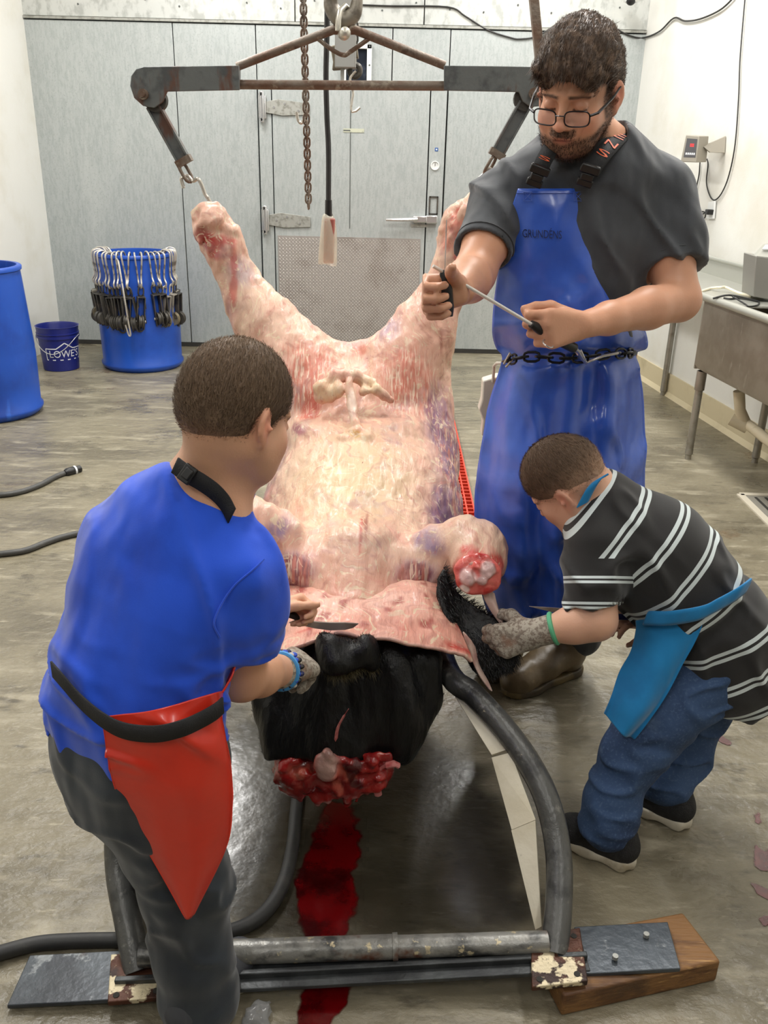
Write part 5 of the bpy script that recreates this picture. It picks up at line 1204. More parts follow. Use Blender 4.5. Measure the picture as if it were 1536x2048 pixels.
cheekcut = sstep(.0, .012, -(L[:, 2] + .055) + .25 * (np.abs(L[:, 0]) - .028))
bw_ = np.clip(np.maximum(np.maximum(bd * cheekcut, side), mus), 0, 1) * inh
C = add(C, bw_ * (.75 + .5 * fbm(V, 90, 2, 4)), (54, 40, 32), .92)
addmesh('body', V, Fq, mSkin, man, smooth=175, colors=C)
Nv = vnormals(V, Fq)
mBeard = hairmat('beard_hair', (52, 38, 30), (72, 52, 40))
vs, fs = strands(V, Nv, 6000, .008, lambda b, n: n * .55 + hd.f * .1 - hd.u * .8, .00045, .3, weight=bw_ * (bw_ > .3))
o = addmesh('beard', vs, fs, mBeard, man, smooth=0); o['kind'] = 'stuff'
# hair
mHairM = hairmat('brown_hair', (78, 63, 53), (116, 95, 79))
lo = hd.c - .2; hi = hd.c + .2
Hh = SDF(lo, hi, .004)
hd.ell(Hh, (0, -.012, .040), (.083, .108, .100)); hd.ell(Hh, (0, -.035, .015), (.080, .088, .085), .03); hd.ell(Hh, (0, .02, .075), (.064, .070, .056), .04)
hd.cap(Hh, (-.045, .078, .062), (.045, .078, .062), .020, .020, .03)
Hh.plane(hd(0, .084, .040), hd.f * .75 - hd.u * .66); 
for sx in (-1, 1): hd.ell(Hh, (sx * .075, .055, -.035), (.03, .055, .075), .01, 'sub'); hd.ell(Hh, (sx * .09, -.012, -.02), (.03, .03, .042), .008, 'sub')
Hh.plane(hd(0, 0, -.055), -hd.u - hd.f * .25)
Hh.noise(lambda p: -(.012 * fbm(hd.loc(p) * np.array([2.4, 1, 1.2]), 26, 2, 3)))
Vh, Fh = Hh.mesh(1)
ho = addmesh('hair', Vh, Fh, mHairM, man, smooth=175)
Nh = vnormals(Vh, Fh)
def combm(b, n):
    l = hd.loc(b); t = np.stack([l[:, 0] * 4 + .15, np.full(len(l), .75), -.45 - 3 * np.maximum(l[:, 1], 0)], 1); t = t @ hd.R.T
    t = t - n * np.sum(t * n, 1)[:, None]; return t + n * .35
vs, fs = strands(Vh, Nh, 20000, .030, combm, .0007, .13, weight=np.ones(len(Vh)))
o = addmesh('hair_strands', vs, fs, mHairM, ho, smooth=0); o['kind'] = 'stuff'
# glasses
mFrame = M('glasses_frame', srgb(28, 24, 26), .35, .4)
gls = None
g1 = MB()
for sx in (-1, 1):
    pts = []
    for t in np.linspace(0, 2 * math.pi, 28)[:-1]:
        cx_, cz_ = math.copysign(abs(math.cos(t)) ** .55, math.cos(t)), math.copysign(abs(math.sin(t)) ** .6, math.sin(t))
        pts.append(hd(sx * .034 + .025 * cx_, .112 - .010 * (abs(.034 * sx + .025 * cx_) / .06) ** 2, -.018 + .0155 * cz_))
    g1.tube(pts, .0016, 6, closed=True)
g1.tube([hd(-.010, .114, -.012), hd(0, .119, -.010), hd(.010, .114, -.012)], .0015, 6)
for sx in (-1, 1): g1.tube([hd(sx * .059, .102, -.012), hd(sx * .072, .09, -.010), hd(sx * .084, .03, -.002), hd(sx * .087, -.02, .004), hd(sx * .083, -.045, -.02)], [.003, .0032, .0026, .002, .002], 6)
go = g1.build('glasses', mFrame, man)
mLens = M('lens', srgb(240, 240, 250), .03, alpha=.05, spec=.2)
for sx in (-1, 1):
    ol = [hd(sx * .034 + .024 * math.copysign(abs(math.cos(t)) ** .55, math.cos(t)), .111, -.018 + .0145 * math.copysign(abs(math.sin(t)) ** .6, math.sin(t))) for t in np.linspace(0, 2 * math.pi, 20)[:-1]]
    MB().prism(ol, hd.f * .0012).build('lens', mLens, go)
# T-shirt
mTee = cloth_mat('charcoal_jersey', (66, 69, 74), (54, 57, 62))
T = SDF((.12, 1.92, .72), (1.0, 2.56, 1.60), .005)
T.cap(NB, SR, .066, .072, .06); T.cap(NB, SL, .066, .072, .06)
T.chain([(A(1176, 400, 2.245), .172), (CH, .186), (A(1155, 570, 2.245), .172), (WA, .148), (PV + np.array([0, 0, .02]), .150)], .06, ((0, 1, 0), .70))
hemR, hemL = SR * .30 + eR * .70, SL * .34 + eL * .66
T.chain([(SR, .070), (hemR * 1.15 - SR * .15, .068)], .04, clip=(hemR, unit(eR - SR))); T.chain([(SL, .070), (SL * .5 + hemL * .5, .072), (hemL * 1.15 - SL * .15, .068)], .04, clip=(hemL, unit(eL - SL)))
bx_of = lambda c, r: (np.array(c) - r, np.array(c) + r)
T.cap(hemR - unit(eR - SR) * .02, hemR + unit(eR - SR) * .05, .056, .060, .0, op='sub'); T.cap(hemL - unit(eL - SL) * .02, hemL + unit(eL - SL) * .03, .058, .060, .0, op='sub')
T.ell(NB + np.array([-.005, -.02, .07]), (.078, .078, .07), k=.012, op='sub')
def tw(p):
    return folds(p, [(1.0, 0, .8), (0, .5, 0), (-.35, 0, .45)], .013, 9, 4, 1.6) - .012 * fbm(p, 7, 2, 8)
T.noise(tw)
Vt, Ft = T.mesh(3); shirt = addmesh('t_shirt', Vt, Ft, mTee, man, smooth=175)
for hem, s0_, e_, r in ((hemR, SR, eR, .0688), (hemL, SL, eL, .0705)):
    d = unit(e_ - s0_); x, y, t = frame_from(d); c = Vector(hem - d * .02)
    MB().tube([c + x * (math.cos(a) * r) + y * (math.sin(a) * r) for a in np.linspace(0, 2 * math.pi, 33)[:-1]], .0016, 6, closed=True).build('hem_seam', mTee, shirt)
rr_ = [NB + np.array([.074 * math.cos(a) - .004, .070 * math.sin(a) - .022, .014 + .014 * math.sin(a)]) for a in np.linspace(0, 2 * math.pi, 41)[:-1]]
MB().tube(rr_, .007, 8, closed=True).build('neckband', mTee, shirt)
# work trousers under the apron and rubber boots
mDark = cloth_mat('dark_work_trousers', (44, 46, 52), (34, 36, 40))
Tr = SDF((.2, 2.1, .08), (.85, 2.6, .98), .008)
for h, a in ((hipR, ankR), (hipL, ankL)):
    kn = (h + a) / 2 + np.array([0, -.04, .02]); Tr.chain([(h, .085), (kn, .07), (a + np.array([0, 0, .04]), .066)], .04)
Tr.chain([(PV, .14), (PV + np.array([0, 0, -.06]), .14)], .03, fy)
Vx, Fx = Tr.mesh(1); addmesh('trousers', Vx, Fx, mDark, man, smooth=175)
mBoot = M('muddy_rubber_boot', srgb(98, 82, 58), .42, layers=[(srgb(74, 62, 46), 7, .42, .64), (srgb(122, 102, 72), 16, .58, .74)], bump=.15, bscale=30)
mSole = M('boot_sole', srgb(104, 88, 56), .55, layers=[(srgb(62, 52, 38), 14, .45, .65)])
def boot(heel, toe, top, nm):
    heel, toe, top = np.array(heel), np.array(toe), np.array(top)
    d = unit(toe - heel); z = np.array([0, 0, 1.])
    s_ = SDF(np.minimum(np.minimum(heel, toe), top) - .1, np.maximum(np.maximum(heel, toe), top) + .1, .005)
    s_.chain([(top + z * .05, .068), (top * .5 + (heel + d * .05) * .5 + z * .03, .062), (heel + d * .06 + z * .09, .056), (heel + d * .05 + z * .055, .045)], .02)
    s_.chain([(heel + d * .07 + z * .085, .052), (heel * .5 + toe * .5 + z * .065, .047), (toe - d * .05 + z * .045, .046), (toe - d * .045 + z * .042, .042)], .03, (np.cross(d, z), 1.05))
    s_.plane(heel + z * .022, -z); s_.noise(lambda p: -.006 * fbm(p, 22, 2, 3))
    Vb, Fb = s_.mesh(1); b = addmesh(nm, Vb, Fb, mBoot, man, smooth=175)
    q = SDF(np.minimum(heel, toe) - .1, np.maximum(heel, toe) + np.array([.1, .1, .1]), .005)
    q.chain([(heel + d * .05 + z * .018, .050), (heel + d * .12 + z * .018, .043), (toe - d * .09 + z * .018, .053), (toe - d * .05 + z * .018, .050)], .02)
    q.plane(z * .030, z); q.plane(z * .002, -z); Vb, Fb = q.mesh(1); addmesh('sole', Vb, Fb, mSole, b, smooth=175)
boot((.635, 2.405, 0), (.375, 2.235, 0), (.625, 2.375, .33), 'boot'); boot((.44, 2.52, 0), (.33, 2.30, 0), (.41, 2.46, .33), 'boot')
# apron
mApr = M('royal_blue_pvc', srgb(62, 102, 204), .30, layers=[(srgb(46, 84, 184), 3.2, .4, .66), (srgb(76, 112, 206), 9, .62, .8)], bump=.10, bscale=18, coat=.3, spec=.5, fold=(6, (1.2, 1, .45), .8, .045))
rows = []
spec_ = [(377, 1036, 1201, 2.115, 2.125, .0), (430, 1020, 1204, 2.10, 2.125, .0), (500, 1003, 1216, 2.09, 2.145, .0), (560, 993, 1238, 2.085, 2.165, .004), (620, 986, 1268, 2.08, 2.19, .008), (665, 984, 1290, 2.075, 2.21, .014), (695, 992, 1294, 2.08, 2.22, .014),
         (712, 1004, 1272, 2.10, 2.20, .003), (735, 1000, 1276, 2.09, 2.20, .012), (800, 980, 1286, 2.075, 2.22, .018), (880, 962, 1290, 2.06, 2.23, .022), (980, 950, 1288, 2.05, 2.24, .026), (1080, 950, 1280, 2.05, 2.24, .03), (1170, 960, 1262, 2.06, 2.23, .03), (1238, 978, 1240, 2.07, 2.22, .03)]
for i, (py, x0, x1, yc, ye, amp) in enumerate(spec_):
    row = []
    for j in range(29):
        u = j / 28; w = abs(2 * u - 1) ** 2.4; Y = yc + (ye - yc) * w + amp * math.sin(u * 21 + .35 * math.sin(i * .8)) * (.55 + .45 * math.sin(u * 9 + i * .25)); row.append(at(x0 + (x1 - x0) * u, py + (6 * math.sin(u * 5) if i > 6 else 0), Y))
    rows.append(row)
G = resample(rows, 84, 64)
n_ = fbm(G, 9, 3, 12); cr_ = np.abs(vnoise(np.stack([G[..., 0] * .9 + G[..., 2] * .5, G[..., 1] * .3, G[..., 2] * .9 - G[..., 0] * .5], -1), 11, 3))
G[..., 1] += -.016 * n_ - .026 * (.18 - np.minimum(cr_, .18)) / .18 * np.clip(np.linspace(-.2, 1.2, 84), 0, 1)[:, None]
apr = sheet('apron', G.tolist(), .002, mApr, man, 0)
hem = MB()
MB().tube([Vector(p) + Vector((0, -.002, 0)) for p in G[1]], .0016, 6).build('top_hem', mApr, apr)
def on_apron(px, py):
    d = ray(px, py); best = None
    Gp = G.reshape(-1, 3); O = np.array([0, 0, CAM_H]); dd = unit(d); rel = Gp - O; t = rel @ dd; q = np.linalg.norm(rel - t[:, None] * dd, axis=1); k_ = np.argmin(q)
    return at(px, py, Gp[k_, 1] - .006)
for bx0 in (1055, 1156):     # stitched crosses where the straps are sewn on
    st = MB(); c4_ = [on_apron(bx0 - 8, 384), on_apron(bx0 + 9, 384), on_apron(bx0 + 9, 402), on_apron(bx0 - 8, 402)]
    for a_, b_ in ((0, 1), (1, 2), (2, 3), (3, 0), (0, 2), (1, 3)): st.tube([c4_[a_], c4_[b_]], .0006, 4)
    st.build('stitching', M('apron_thread', srgb(70, 98, 182), .6), apr)
vs, fs = text_verts('GRUNDÉNS', .030); vs, fs = subdiv_text(vs, fs, 1)
MB().add([on_apron(1084 + v.x * 500, 469 + .04 * v.x * 500 - v.y * 780) for v in vs], fs).build('chest_print', M('dark_print', srgb(28, 38, 82), .5), apr, smooth=0)
# shoulder straps with woven lettering and buckles
mWeb = mBlackStrap; mOr = M('orange_lettering', srgb(226, 98, 48), .6)
def strap(pts, w, nm, par, nrm):
    P_ = [Vector(p) for p in catmull(pts, 8)]; rows = []
    for i, p in enumerate(P_):
        t = (P_[min(i + 1, len(P_) - 1)] - P_[max(i - 1, 0)]).normalized(); s_ = t.cross(Vector(nrm)).normalized(); rows.append([p - s_ * w / 2, p, p + s_ * w / 2])
    return sheet(nm, rows, .0035, mWeb, par, 0), rows
S2p = [A(1180, 345, 2.075), A(1198, 318, 2.085), A(1220, 292, 2.115), A(1242, 270, 2.165), A(1252, 258, 2.22), A(1236, 250, 2.27)]
S1p = [A(1078, 345, 2.075), A(1086, 325, 2.075), A(1096, 306, 2.085), A(1108, 285, 2.12), A(1125, 262, 2.20), A(1150, 252, 2.26)]
so2, r2 = strap(S2p, .040, 'shoulder_strap', apr, (-.1, -.8, .6)); so1, r1 = strap(S1p, .036, 'shoulder_strap', apr, (-.1, -.8, .6))
def strap_text(rows, s, size, i0, par, flip=False):
    vs, fs = text_verts(s, size); vs, fs = subdiv_text(vs, fs, 1); out = []
    n = len(rows); L_ = sum((rows[i + 1][1] - rows[i][1]).length for i in range(n - 1)) / (n - 1)
    for v in vs:
        t = i0 + v.x / L_; i = int(max(0, min(n - 2, math.floor(t)))); f = t - i; a, c, b = [rows[i][k].lerp(rows[i + 1][k], f) for k in range(3)]
        sdv = (b - a).normalized(); nn = (rows[i + 1][1] - rows[i][1]).cross(sdv).normalized()
        if nn.y > 0: nn = -nn
        out.append(c - sdv * (v.y if not flip else -v.y) + nn * .0032)
    return MB().add(out, fs).build('strap_lettering', mOr, par, smooth=0)
def strap_letters(rows, word, w, h, i0, step, par):
    for q, chx in enumerate(word):
        vs, fs = text_verts(chx, 1.0); xs_ = [v.x for v in vs]; ys_ = [v.y for v in vs]; vs = [Vector(((v.x - (max(xs_) + min(xs_)) / 2) / (max(xs_) - min(xs_)) * w, (v.y - (max(ys_) + min(ys_)) / 2) / (max(ys_) - min(ys_)) * h, 0)) for v in vs]
        n = len(rows); L_ = sum((rows[i + 1][1] - rows[i][1]).length for i in range(n - 1)) / (n - 1); out = []
        for v in vs:
            t = i0 + q * step + v.y / L_; i = int(max(0, min(n - 2, math.floor(t)))); f = t - i; a, c, b = [rows[i][k].lerp(rows[i + 1][k], f) for k in range(3)]
            sdv = (b - a).normalized(); sdv = -sdv if sdv.x < 0 else sdv; nn = (rows[i + 1][1] - rows[i][1]).cross(sdv).normalized(); nn = -nn if nn.y > 0 else nn
            out.append(c + sdv * v.x + nn * .0034)
        MB().add(out, fs).build('strap_letter', mOr, par, smooth=0)
strap_letters(r2, 'SNE', .028, .019, 11, 5.6, so2); strap_letters(r1, 'S', .026, .017, 11, 5, so1)
for top, bot in (((1184, 330), (1166, 372)), ((1083, 332), (1066, 372))):
    p, q = at(*top, 2.062), at(*bot, 2.085)
    bk_ = MB().bar(p, p.lerp(q, .38), .044, .012, (0, -1, .3)).bar(p.lerp(q, .38), p.lerp(q, .72), .028, .012, (0, -1, .3)).bar(p.lerp(q, .66), q, .036, .010, (0, -1, .3)).build('buckle', mBlackPl, apr, bevel=.003)
# chain belt, clip and knife scabbard
cb = thing('chain_belt', 'black chain belt with chrome clip around the man\'s waist', 'belt', at(1140, 712, 2.07))
cbp = [A(1012, 722, 2.15), A(1030, 716, 2.10), A(1060, 712, 2.085), A(1100, 714, 2.075), A(1140, 716, 2.072), A(1180, 712, 2.075), A(1215, 706, 2.085), A(1250, 706, 2.12), A(1268, 704, 2.18)]
cp_ = [Vector(p) for p in catmull(cbp, 10)]; acc = 0; last = None; n_l = 0; seg_pts = [cp_[0]]
for a_, b_ in zip(cp_[:-1], cp_[1:]):
    acc += (b_ - a_).length
    if acc >= .026: acc = 0; seg_pts.append(b_)
mBlkCh = M('black_chain', srgb(26, 26, 27), .35, .4)
for i in range(len(seg_pts) - 1):
    a_, b_ = seg_pts[i], seg_pts[i + 1]; t = b_ - a_; MB().link((a_ + b_) / 2 + Vector((0, -.006, 0)), t, (0, .25, 1) if i % 2 else (0, 1, -.35), .040, .022, .0032, 6, 4).build('chain_link', mBlkCh, cb)
MB().tube([at(1160, 700, 2.055), at(1172, 726, 2.05), at(1180, 722, 2.05), at(1206, 712, 2.052), at(1236, 706, 2.07)], .0036, 8).build('chain_clip', mChrome, cb)
MB().tube([at(1148, 696, 2.05), at(1153, 702, 2.05), at(1158, 706, 2.05)], [.010, .006, .008], 12).build('swivel', mChrome, cb)
MB().tube([at(1008, 728, 2.12), at(1020, 706, 2.11), at(1028, 716, 2.11), at(1012, 734, 2.12)], .003, 8).build('snap_hook', mRod, cb)
sb = thing('knife_scabbard', 'white plastic knife scabbard hanging at the man\'s hip behind the apron', 'scabbard', at(968, 800, 2.30))
mScab = M('white_scabbard', srgb(212, 206, 194), .45)
MB().prism([at(966, 762, 2.30), at(1000, 752, 2.30), at(1000, 870, 2.30), at(963, 872, 2.30), at(966, 842, 2.30), at(958, 820, 2.30), at(964, 800, 2.30)], (0, .045, 0)).build('sheath', mScab, sb, bevel=.004)
MB().tube([at(986, 764, 2.30), at(988, 732, 2.28), at(994, 726, 2.26), at(1004, 726, 2.24)], .004, 8).build('hanger_wire', mScab, sb)
# knife in the right hand, steel in the left
mBlade = M('knife_blade', srgb(176, 164, 156), .25, .35, layers=[(srgb(140, 120, 114), 9, .45, .7)])
kf = thing('skinning_knife', 'black-handled knife held upright in the man\'s right hand', 'knife', at(892, 590, 1.765))
MB().tube([at(894, 632, 1.765), at(895, 615, 1.765), at(893, 580, 1.765), at(889, 552, 1.768), at(889, 540, 1.77)], [.012, .013, .012, .011, .008], 10, flat=.75).build('handle', mBlackPl, kf)
bl = [at(886, 548, 1.77), at(892, 548, 1.80), at(893, 470, 1.83), at(892, 452, 1.82), at(888, 470, 1.79)]
MB().prism([at(888.5, 546, 1.752), at(888.5, 546, 1.785), at(891, 470, 1.800), at(892, 440, 1.788), at(891.5, 470, 1.768)], (.002, 0, 0)).build('blade', mBlade, kf)
stl = thing('sharpening_steel', 'long bright sharpening steel held across the apron in the man\'s left hand', 'sharpening steel', at(1000, 610, 1.80))
MB().tube([at(866, 532, 1.76), at(1062, 648, 1.835)], [.0036, .0038], 12).build('rod', M('bright_steel_rod', srgb(226, 222, 216), .25, .3), stl)
MB().tube([at(1062, 648, 1.835), at(1080, 658, 1.845), at(1110, 676, 1.865), at(1148, 696, 1.90)], [.008, .0115, .0125, .011], 12).build('handle', mBlackPl, stl)
MB().tube([at(1148, 696, 1.90), at(1156, 702, 1.93), at(1164, 716, 1.99), at(1172, 726, 2.04)], .004, 8).build('swivel_ring', mChrome, stl)
dK = unit(kL - wL); q_ = np.array(hL_[2][0]) + np.array([-.004, -.010, -.018]); x, y, t = frame_from(unit(np.array([-.35, .35, -.85])))
MB().tube([Vector(q_) + x * (.0118 * math.cos(a)) + y * (.0118 * math.sin(a)) for a in np.linspace(0, 2 * math.pi, 21)[:-1]], .0018, 6, closed=True).build('wedding_ring', mChrome, man)
# ------------------------------------------------------------ boy in the blue T-shirt (seen from behind)
b1 = thing('person', 'boy in a bright blue T-shirt and red apron seen from behind', 'person', (-.36, 1.2, 0))
B = SDF((-.66, .98, .0), (.06, 1.78, 1.36), .0045)
hd = Head(at(478, 826, 1.31), (.56, .72, -.40), (.16, .26, .95), .89)
hd.build(B, child=True, nose=.85)
NB = A(408, 990, 1.30); SLf, SRt = A(268, 1075, 1.35), A(484, 1148, 1.225)
fd = np.array([.64, .77, 0]); ff = (fd, .72)
PV = A(268, 1465, 1.22)
B.cap(hd(0, -.03, -.05), NB, .050, .054, .03); B.cap(NB, SLf, .05, .046, .05); B.cap(NB, SRt, .05, .046, .05)
B.chain([(A(372, 1110, 1.29), .115), (A(330, 1200, 1.27), .128), (A(290, 1340, 1.24), .122), (PV, .128)], .05, ff)
hR2, hL2 = PV + np.array([.055, -.03, -.04]), PV + np.array([-.05, .05, -.04])
kR2, aR2 = A(372, 1770, 1.20), A(398, 2030, 1.165); kL2, aL2 = A(330, 1690, 1.36), np.array([-.44, 1.40, .07])
B.chain([(hR2, .08), (kR2, .052), (aR2, .040)], .03); B.chain([(hL2, .08), (kL2, .052), (aL2, .040)], .03)
eR, wR = A(482, 1350, 1.27), A(568, 1340, 1.42)
eL, wL = A(440, 1290, 1.52), A(540, 1222, 1.60)
B.chain([(SRt, .05), (SRt * .4 + eR * .6, .047), (eR, .042), (eR * .6 + wR * .4, .040), (wR, .028)], .02)
B.chain([(SLf, .05), (eL, .038), (wL, .026)], .02)
hand(B, wL, A(592, 1208, 1.635) - wL, (.3, -.4, -.8), (.2, -.6, .8), .80, (60, 75, 45), thumb=((.8, .5, .3), (.95, .1, .25), (1, 0, .2)))
V, Fq = B.mesh(1)
C = skin_color(V, (218, 166, 134), 5); C = paint_face(C, V, hd, None, (190, 110, 100), (90, 66, 50))
addmesh('body', V, Fq, mSkin, b1, smooth=175, colors=C)
# clipped hair
mHairB = M('clipped_hair', (1, 1, 1), .6, vc=True, spec=.3)
def clipped(hd, par, seed, trim, col_top, col_side, n=15000, ln=.011, fade=(-.10, -.02)):
    Hh = SDF(hd.c - .19, hd.c + .19, .004)
    hd.ell(Hh, (0, -.012, .034), (.0785, .1035, .093)); hd.ell(Hh, (0, -.038, .006), (.0755, .082, .090), .03)
    trim(Hh, hd); Hh.noise(lambda p: .0085 * sstep(0, 1, (fade[1] - .005 - hd.loc(p)[:, 2]) / (fade[1] - fade[0] + .03))); Vh, Fh = Hh.mesh(1); L = hd.loc(Vh)
    w = sstep(fade[0], fade[1], L[:, 2] + .25 * L[:, 1] * 0)[:, None]; Ch = np.array(srgb(*col_side)[:3]) * (1 - w) + np.array(srgb(*col_top)[:3]) * w
    Ch = Ch * (1 + .5 * fbm(Vh, 40, 2, seed)[:, None])
    h = addmesh('hair', Vh, Fh, mHairB, par, smooth=175, colors=Ch); Nh = vnormals(Vh, Fh)
    def cmb(b, nn):
        l = hd.loc(b); t = np.stack([l[:, 0] * 5, l[:, 1] * 5 + .25, -.6 * np.ones(len(l))], 1) @ hd.R.T; t = t - nn * np.sum(t * nn, 1)[:, None]; return t * 1.0 + nn * .22
    vs, fs = strands(Vh, Nh, n, ln, cmb, .0005, .09, weight=sstep(fade[0] - .02, fade[1] + .03, L[:, 2]) + .25)
    base = np.repeat(np.arange(n), 5); P5 = np.array(vs); Lw = sstep(fade[0], fade[1], hd.loc(P5)[:, 2])[:, None]
    rnd = (.7 + .7 * np.random.default_rng(seed).random((n, 1)))[base]
    Cs = (np.array(srgb(*col_side)[:3]) * (1 - Lw) + np.array(srgb(*col_top)[:3]) * Lw) * rnd
    o = addmesh('hair_strands', vs, fs, mHairB, h, smooth=0, colors=Cs); o['kind'] = 'stuff'; return h
def trim1(Hh, hd):
    Hh.plane(hd(0, .075, .04), hd.f * .9 - hd.u * .35)
    for sx in (-1, 1): hd.ell(Hh, (sx * .08, .06, -.06), (.04, .055, .085), .01, 'sub'); hd.ell(Hh, (sx * .09, -.018, -.03), (.024, .024, .040), .006, 'sub')
    Hh.plane(hd(0, -.06, -.078), -hd.u + hd.f * .10)
clipped(hd, b1, 3, trim1, (112, 92, 74), (156, 122, 98), 26000, .013, (-.07, -.02))
# T-shirt
mBlue = cloth_mat('royal_blue_jersey', (28, 84, 220), (22, 70, 196), bump=.08)
T = SDF((-.68, .98, .60), (.02, 1.62, 1.24), .0045)
T.cap(NB, SLf, .054, .060, .06); T.cap(NB, SRt, .046, .058, .05)
T.chain([(A(358, 1118, 1.29), .130), (A(330, 1200, 1.27), .148), (A(280, 1330, 1.24), .142), (A(266, 1400, 1.23), .144), (A(262, 1470, 1.22), .142)], .06, (fd, .78))
hem = SRt * .40 + eR * .60 ; dS = unit(eR - SRt)
T.chain([(SRt, .060), (SRt * .5 + hem * .5 + np.array([.008, -.005, 0]), .062), (hem + dS * .03, .062)], .035, clip=(hem, dS)); T.cap(SLf, SLf * .5 + eL * .5, .060, .054, .04)
T.cap(hem - dS * .02, hem + dS * .04, .050, .058, .0, op='sub')
T.plane(A(275, 1425, 1.23), (.14, .10, -1))
T.ell(NB + np.array([.015, .02, .055]), (.068, .068, .05), k=.012, op='sub')
def tw(p):
    q = np.stack([p[:, 0] * 1.6 + p[:, 2] * .5, p[:, 1] * .6, p[:, 2] * .45 - p[:, 0] * .3], 1); a = np.abs(vnoise(q, 15, 7))
    q2 = np.stack([p[:, 0] * .5 - p[:, 2] * .3, p[:, 1] * .5, p[:, 2] * 1.7 + p[:, 0] * .5], 1); low = 1 - sstep(.70, .86, p[:, 2]); a2 = np.abs(vnoise(q2, 20, 9))
    return folds(p, [(1.3, .5, .25), (0, .5, 0), (-.2, 0, .35)], .011, 9, 7, 1.5) + low * folds(p, [(.5, .3, -.2), (0, .5, 0), (.4, 0, 1.7)], .013, 13, 9, 1.5) - .010 * fbm(p, 7, 2, 8)
T.noise(tw)
Vt, Ft = T.mesh(3); sh = addmesh('t_shirt', Vt, Ft, mBlue, b1, smooth=175)
x, y, t = frame_from(dS)
for off in (.016,):
    c = Vector(hem - dS * off); MB().tube([c + x * (math.cos(a) * .0625) + y * (math.sin(a) * .0625) for a in np.linspace(0, 2 * math.pi, 33)[:-1]], .0014, 6, closed=True).build('hem_seam', mBlue, sh)
seam = [surf(Vt, x_, y_, .0005, .010) for x_, y_ in ((462, 1040), (490, 1090), (520, 1112), (528, 1118), (505, 1140), (470, 1170), (445, 1205), (428, 1245), (440, 1275))]
MB().tube(catmull(seam[3:], 6), .0016, 6).build('sleeve_seam', mBlue, sh)
MB().tube([NB + np.array([.013, .018, .006]) + np.array([.060 * math.cos(a), .060 * math.sin(a), -.012 * math.cos(a)]) for a in np.linspace(0, 2 * math.pi, 41)[:-1]], .006, 8, closed=True).build('neckband', mBlue, sh)
# dark trousers
mTr = cloth_mat('dark_sweatpants', (40, 48, 56), (32, 38, 46), bump=.10)
Tr = SDF((-.66, .98, .0), (-.1, 1.62, .80), .005)
Tr.chain([(PV + np.array([0, 0, .0]), .134), (PV + np.array([0, 0, -.02]), .140), (PV + np.array([0, 0, -.06]), .138)], .05, (fd, .85))
Tr.chain([(hR2, .105), (A(330, 1620, 1.20), .092), (kR2, .076), (A(385, 1900, 1.18), .066), (A(392, 1990, 1.172), .064), (aR2 + np.array([0, 0, .03]), .060)], .03)
Tr.chain([(hL2, .105), (kL2, .076), (aL2 + np.array([0, 0, .05]), .062)], .03)
Tr.noise(lambda p: folds(p, [(.8, 0, .4), (0, .8, .2), (-.2, 0, 1.3)], .008, 9, 3, 1.6) - .008 * fbm(p, 8, 2, 4))
Vx, Fx = Tr.mesh(3); addmesh('trousers', Vx, Fx, mTr, b1, smooth=175)
mShoe = M('grey_shoe', srgb(70, 72, 78), .6)
def shoe(heel, toe, par, m_up, m_sole, sc=1.0):
    heel, toe = np.array(heel, float), np.array(toe, float); d = unit(toe - heel); z = np.array([0, 0, 1.]); L_ = np.linalg.norm(toe - heel)
    s_ = SDF(np.minimum(heel, toe) - .09, np.maximum(heel, toe) + np.array([.09, .09, .16]), .004); sd_ = np.cross(d, z)
    s_.chain([(heel + d * .035 + z * .085, .034 * sc), (heel + d * .03 + z * .05, .036 * sc), (heel + d * L_ * .45 + z * .045, .036 * sc), (toe - d * .045 + z * .032, .036 * sc), (toe - d * .035 + z * .03, .032 * sc)], .03, (sd_, .95))
    s_.plane(z * .024, -z); s_.plane(heel + z * .105, z); Vb, Fb = s_.mesh(1); u_ = addmesh('shoe', Vb, Fb, m_up, par, smooth=175)
    q = SDF(np.minimum(heel, toe) - .09, np.maximum(heel, toe) + .09, .004)
    q.chain([(heel + d * .03 + z * .02, .040 * sc), (heel + d * L_ * .4 + z * .02, .034 * sc), (toe - d * .07 + z * .02, .040 * sc), (toe - d * .035 + z * .02, .036 * sc)], .02); q.plane(z * .030, z); q.plane(z * .002, -z)
    q.noise(lambda p: .002 * np.sin(p[:, 0] * 160 + p[:, 1] * 120))
    Vb, Fb = q.mesh(1); addmesh('sole', Vb, Fb, m_sole, u_, smooth=60); return u_
mSoleW = M('white_sole', srgb(206, 198, 180), .5, layers=[(srgb(168, 156, 132), 14, .5, .7)])
shoe(aR2 * np.array([1, 1, 0]) + np.array([-.03, -.05, 0]), aR2 * np.array([1, 1, 0]) + np.array([.08, .13, 0]), b1, mShoe, mSoleW); shoe(aL2 * np.array([1, 1, 0]) + np.array([-.0, -.05, 0]), aL2 * np.array([1, 1, 0]) + np.array([.02, .12, 0]), b1, mShoe, mSoleW)
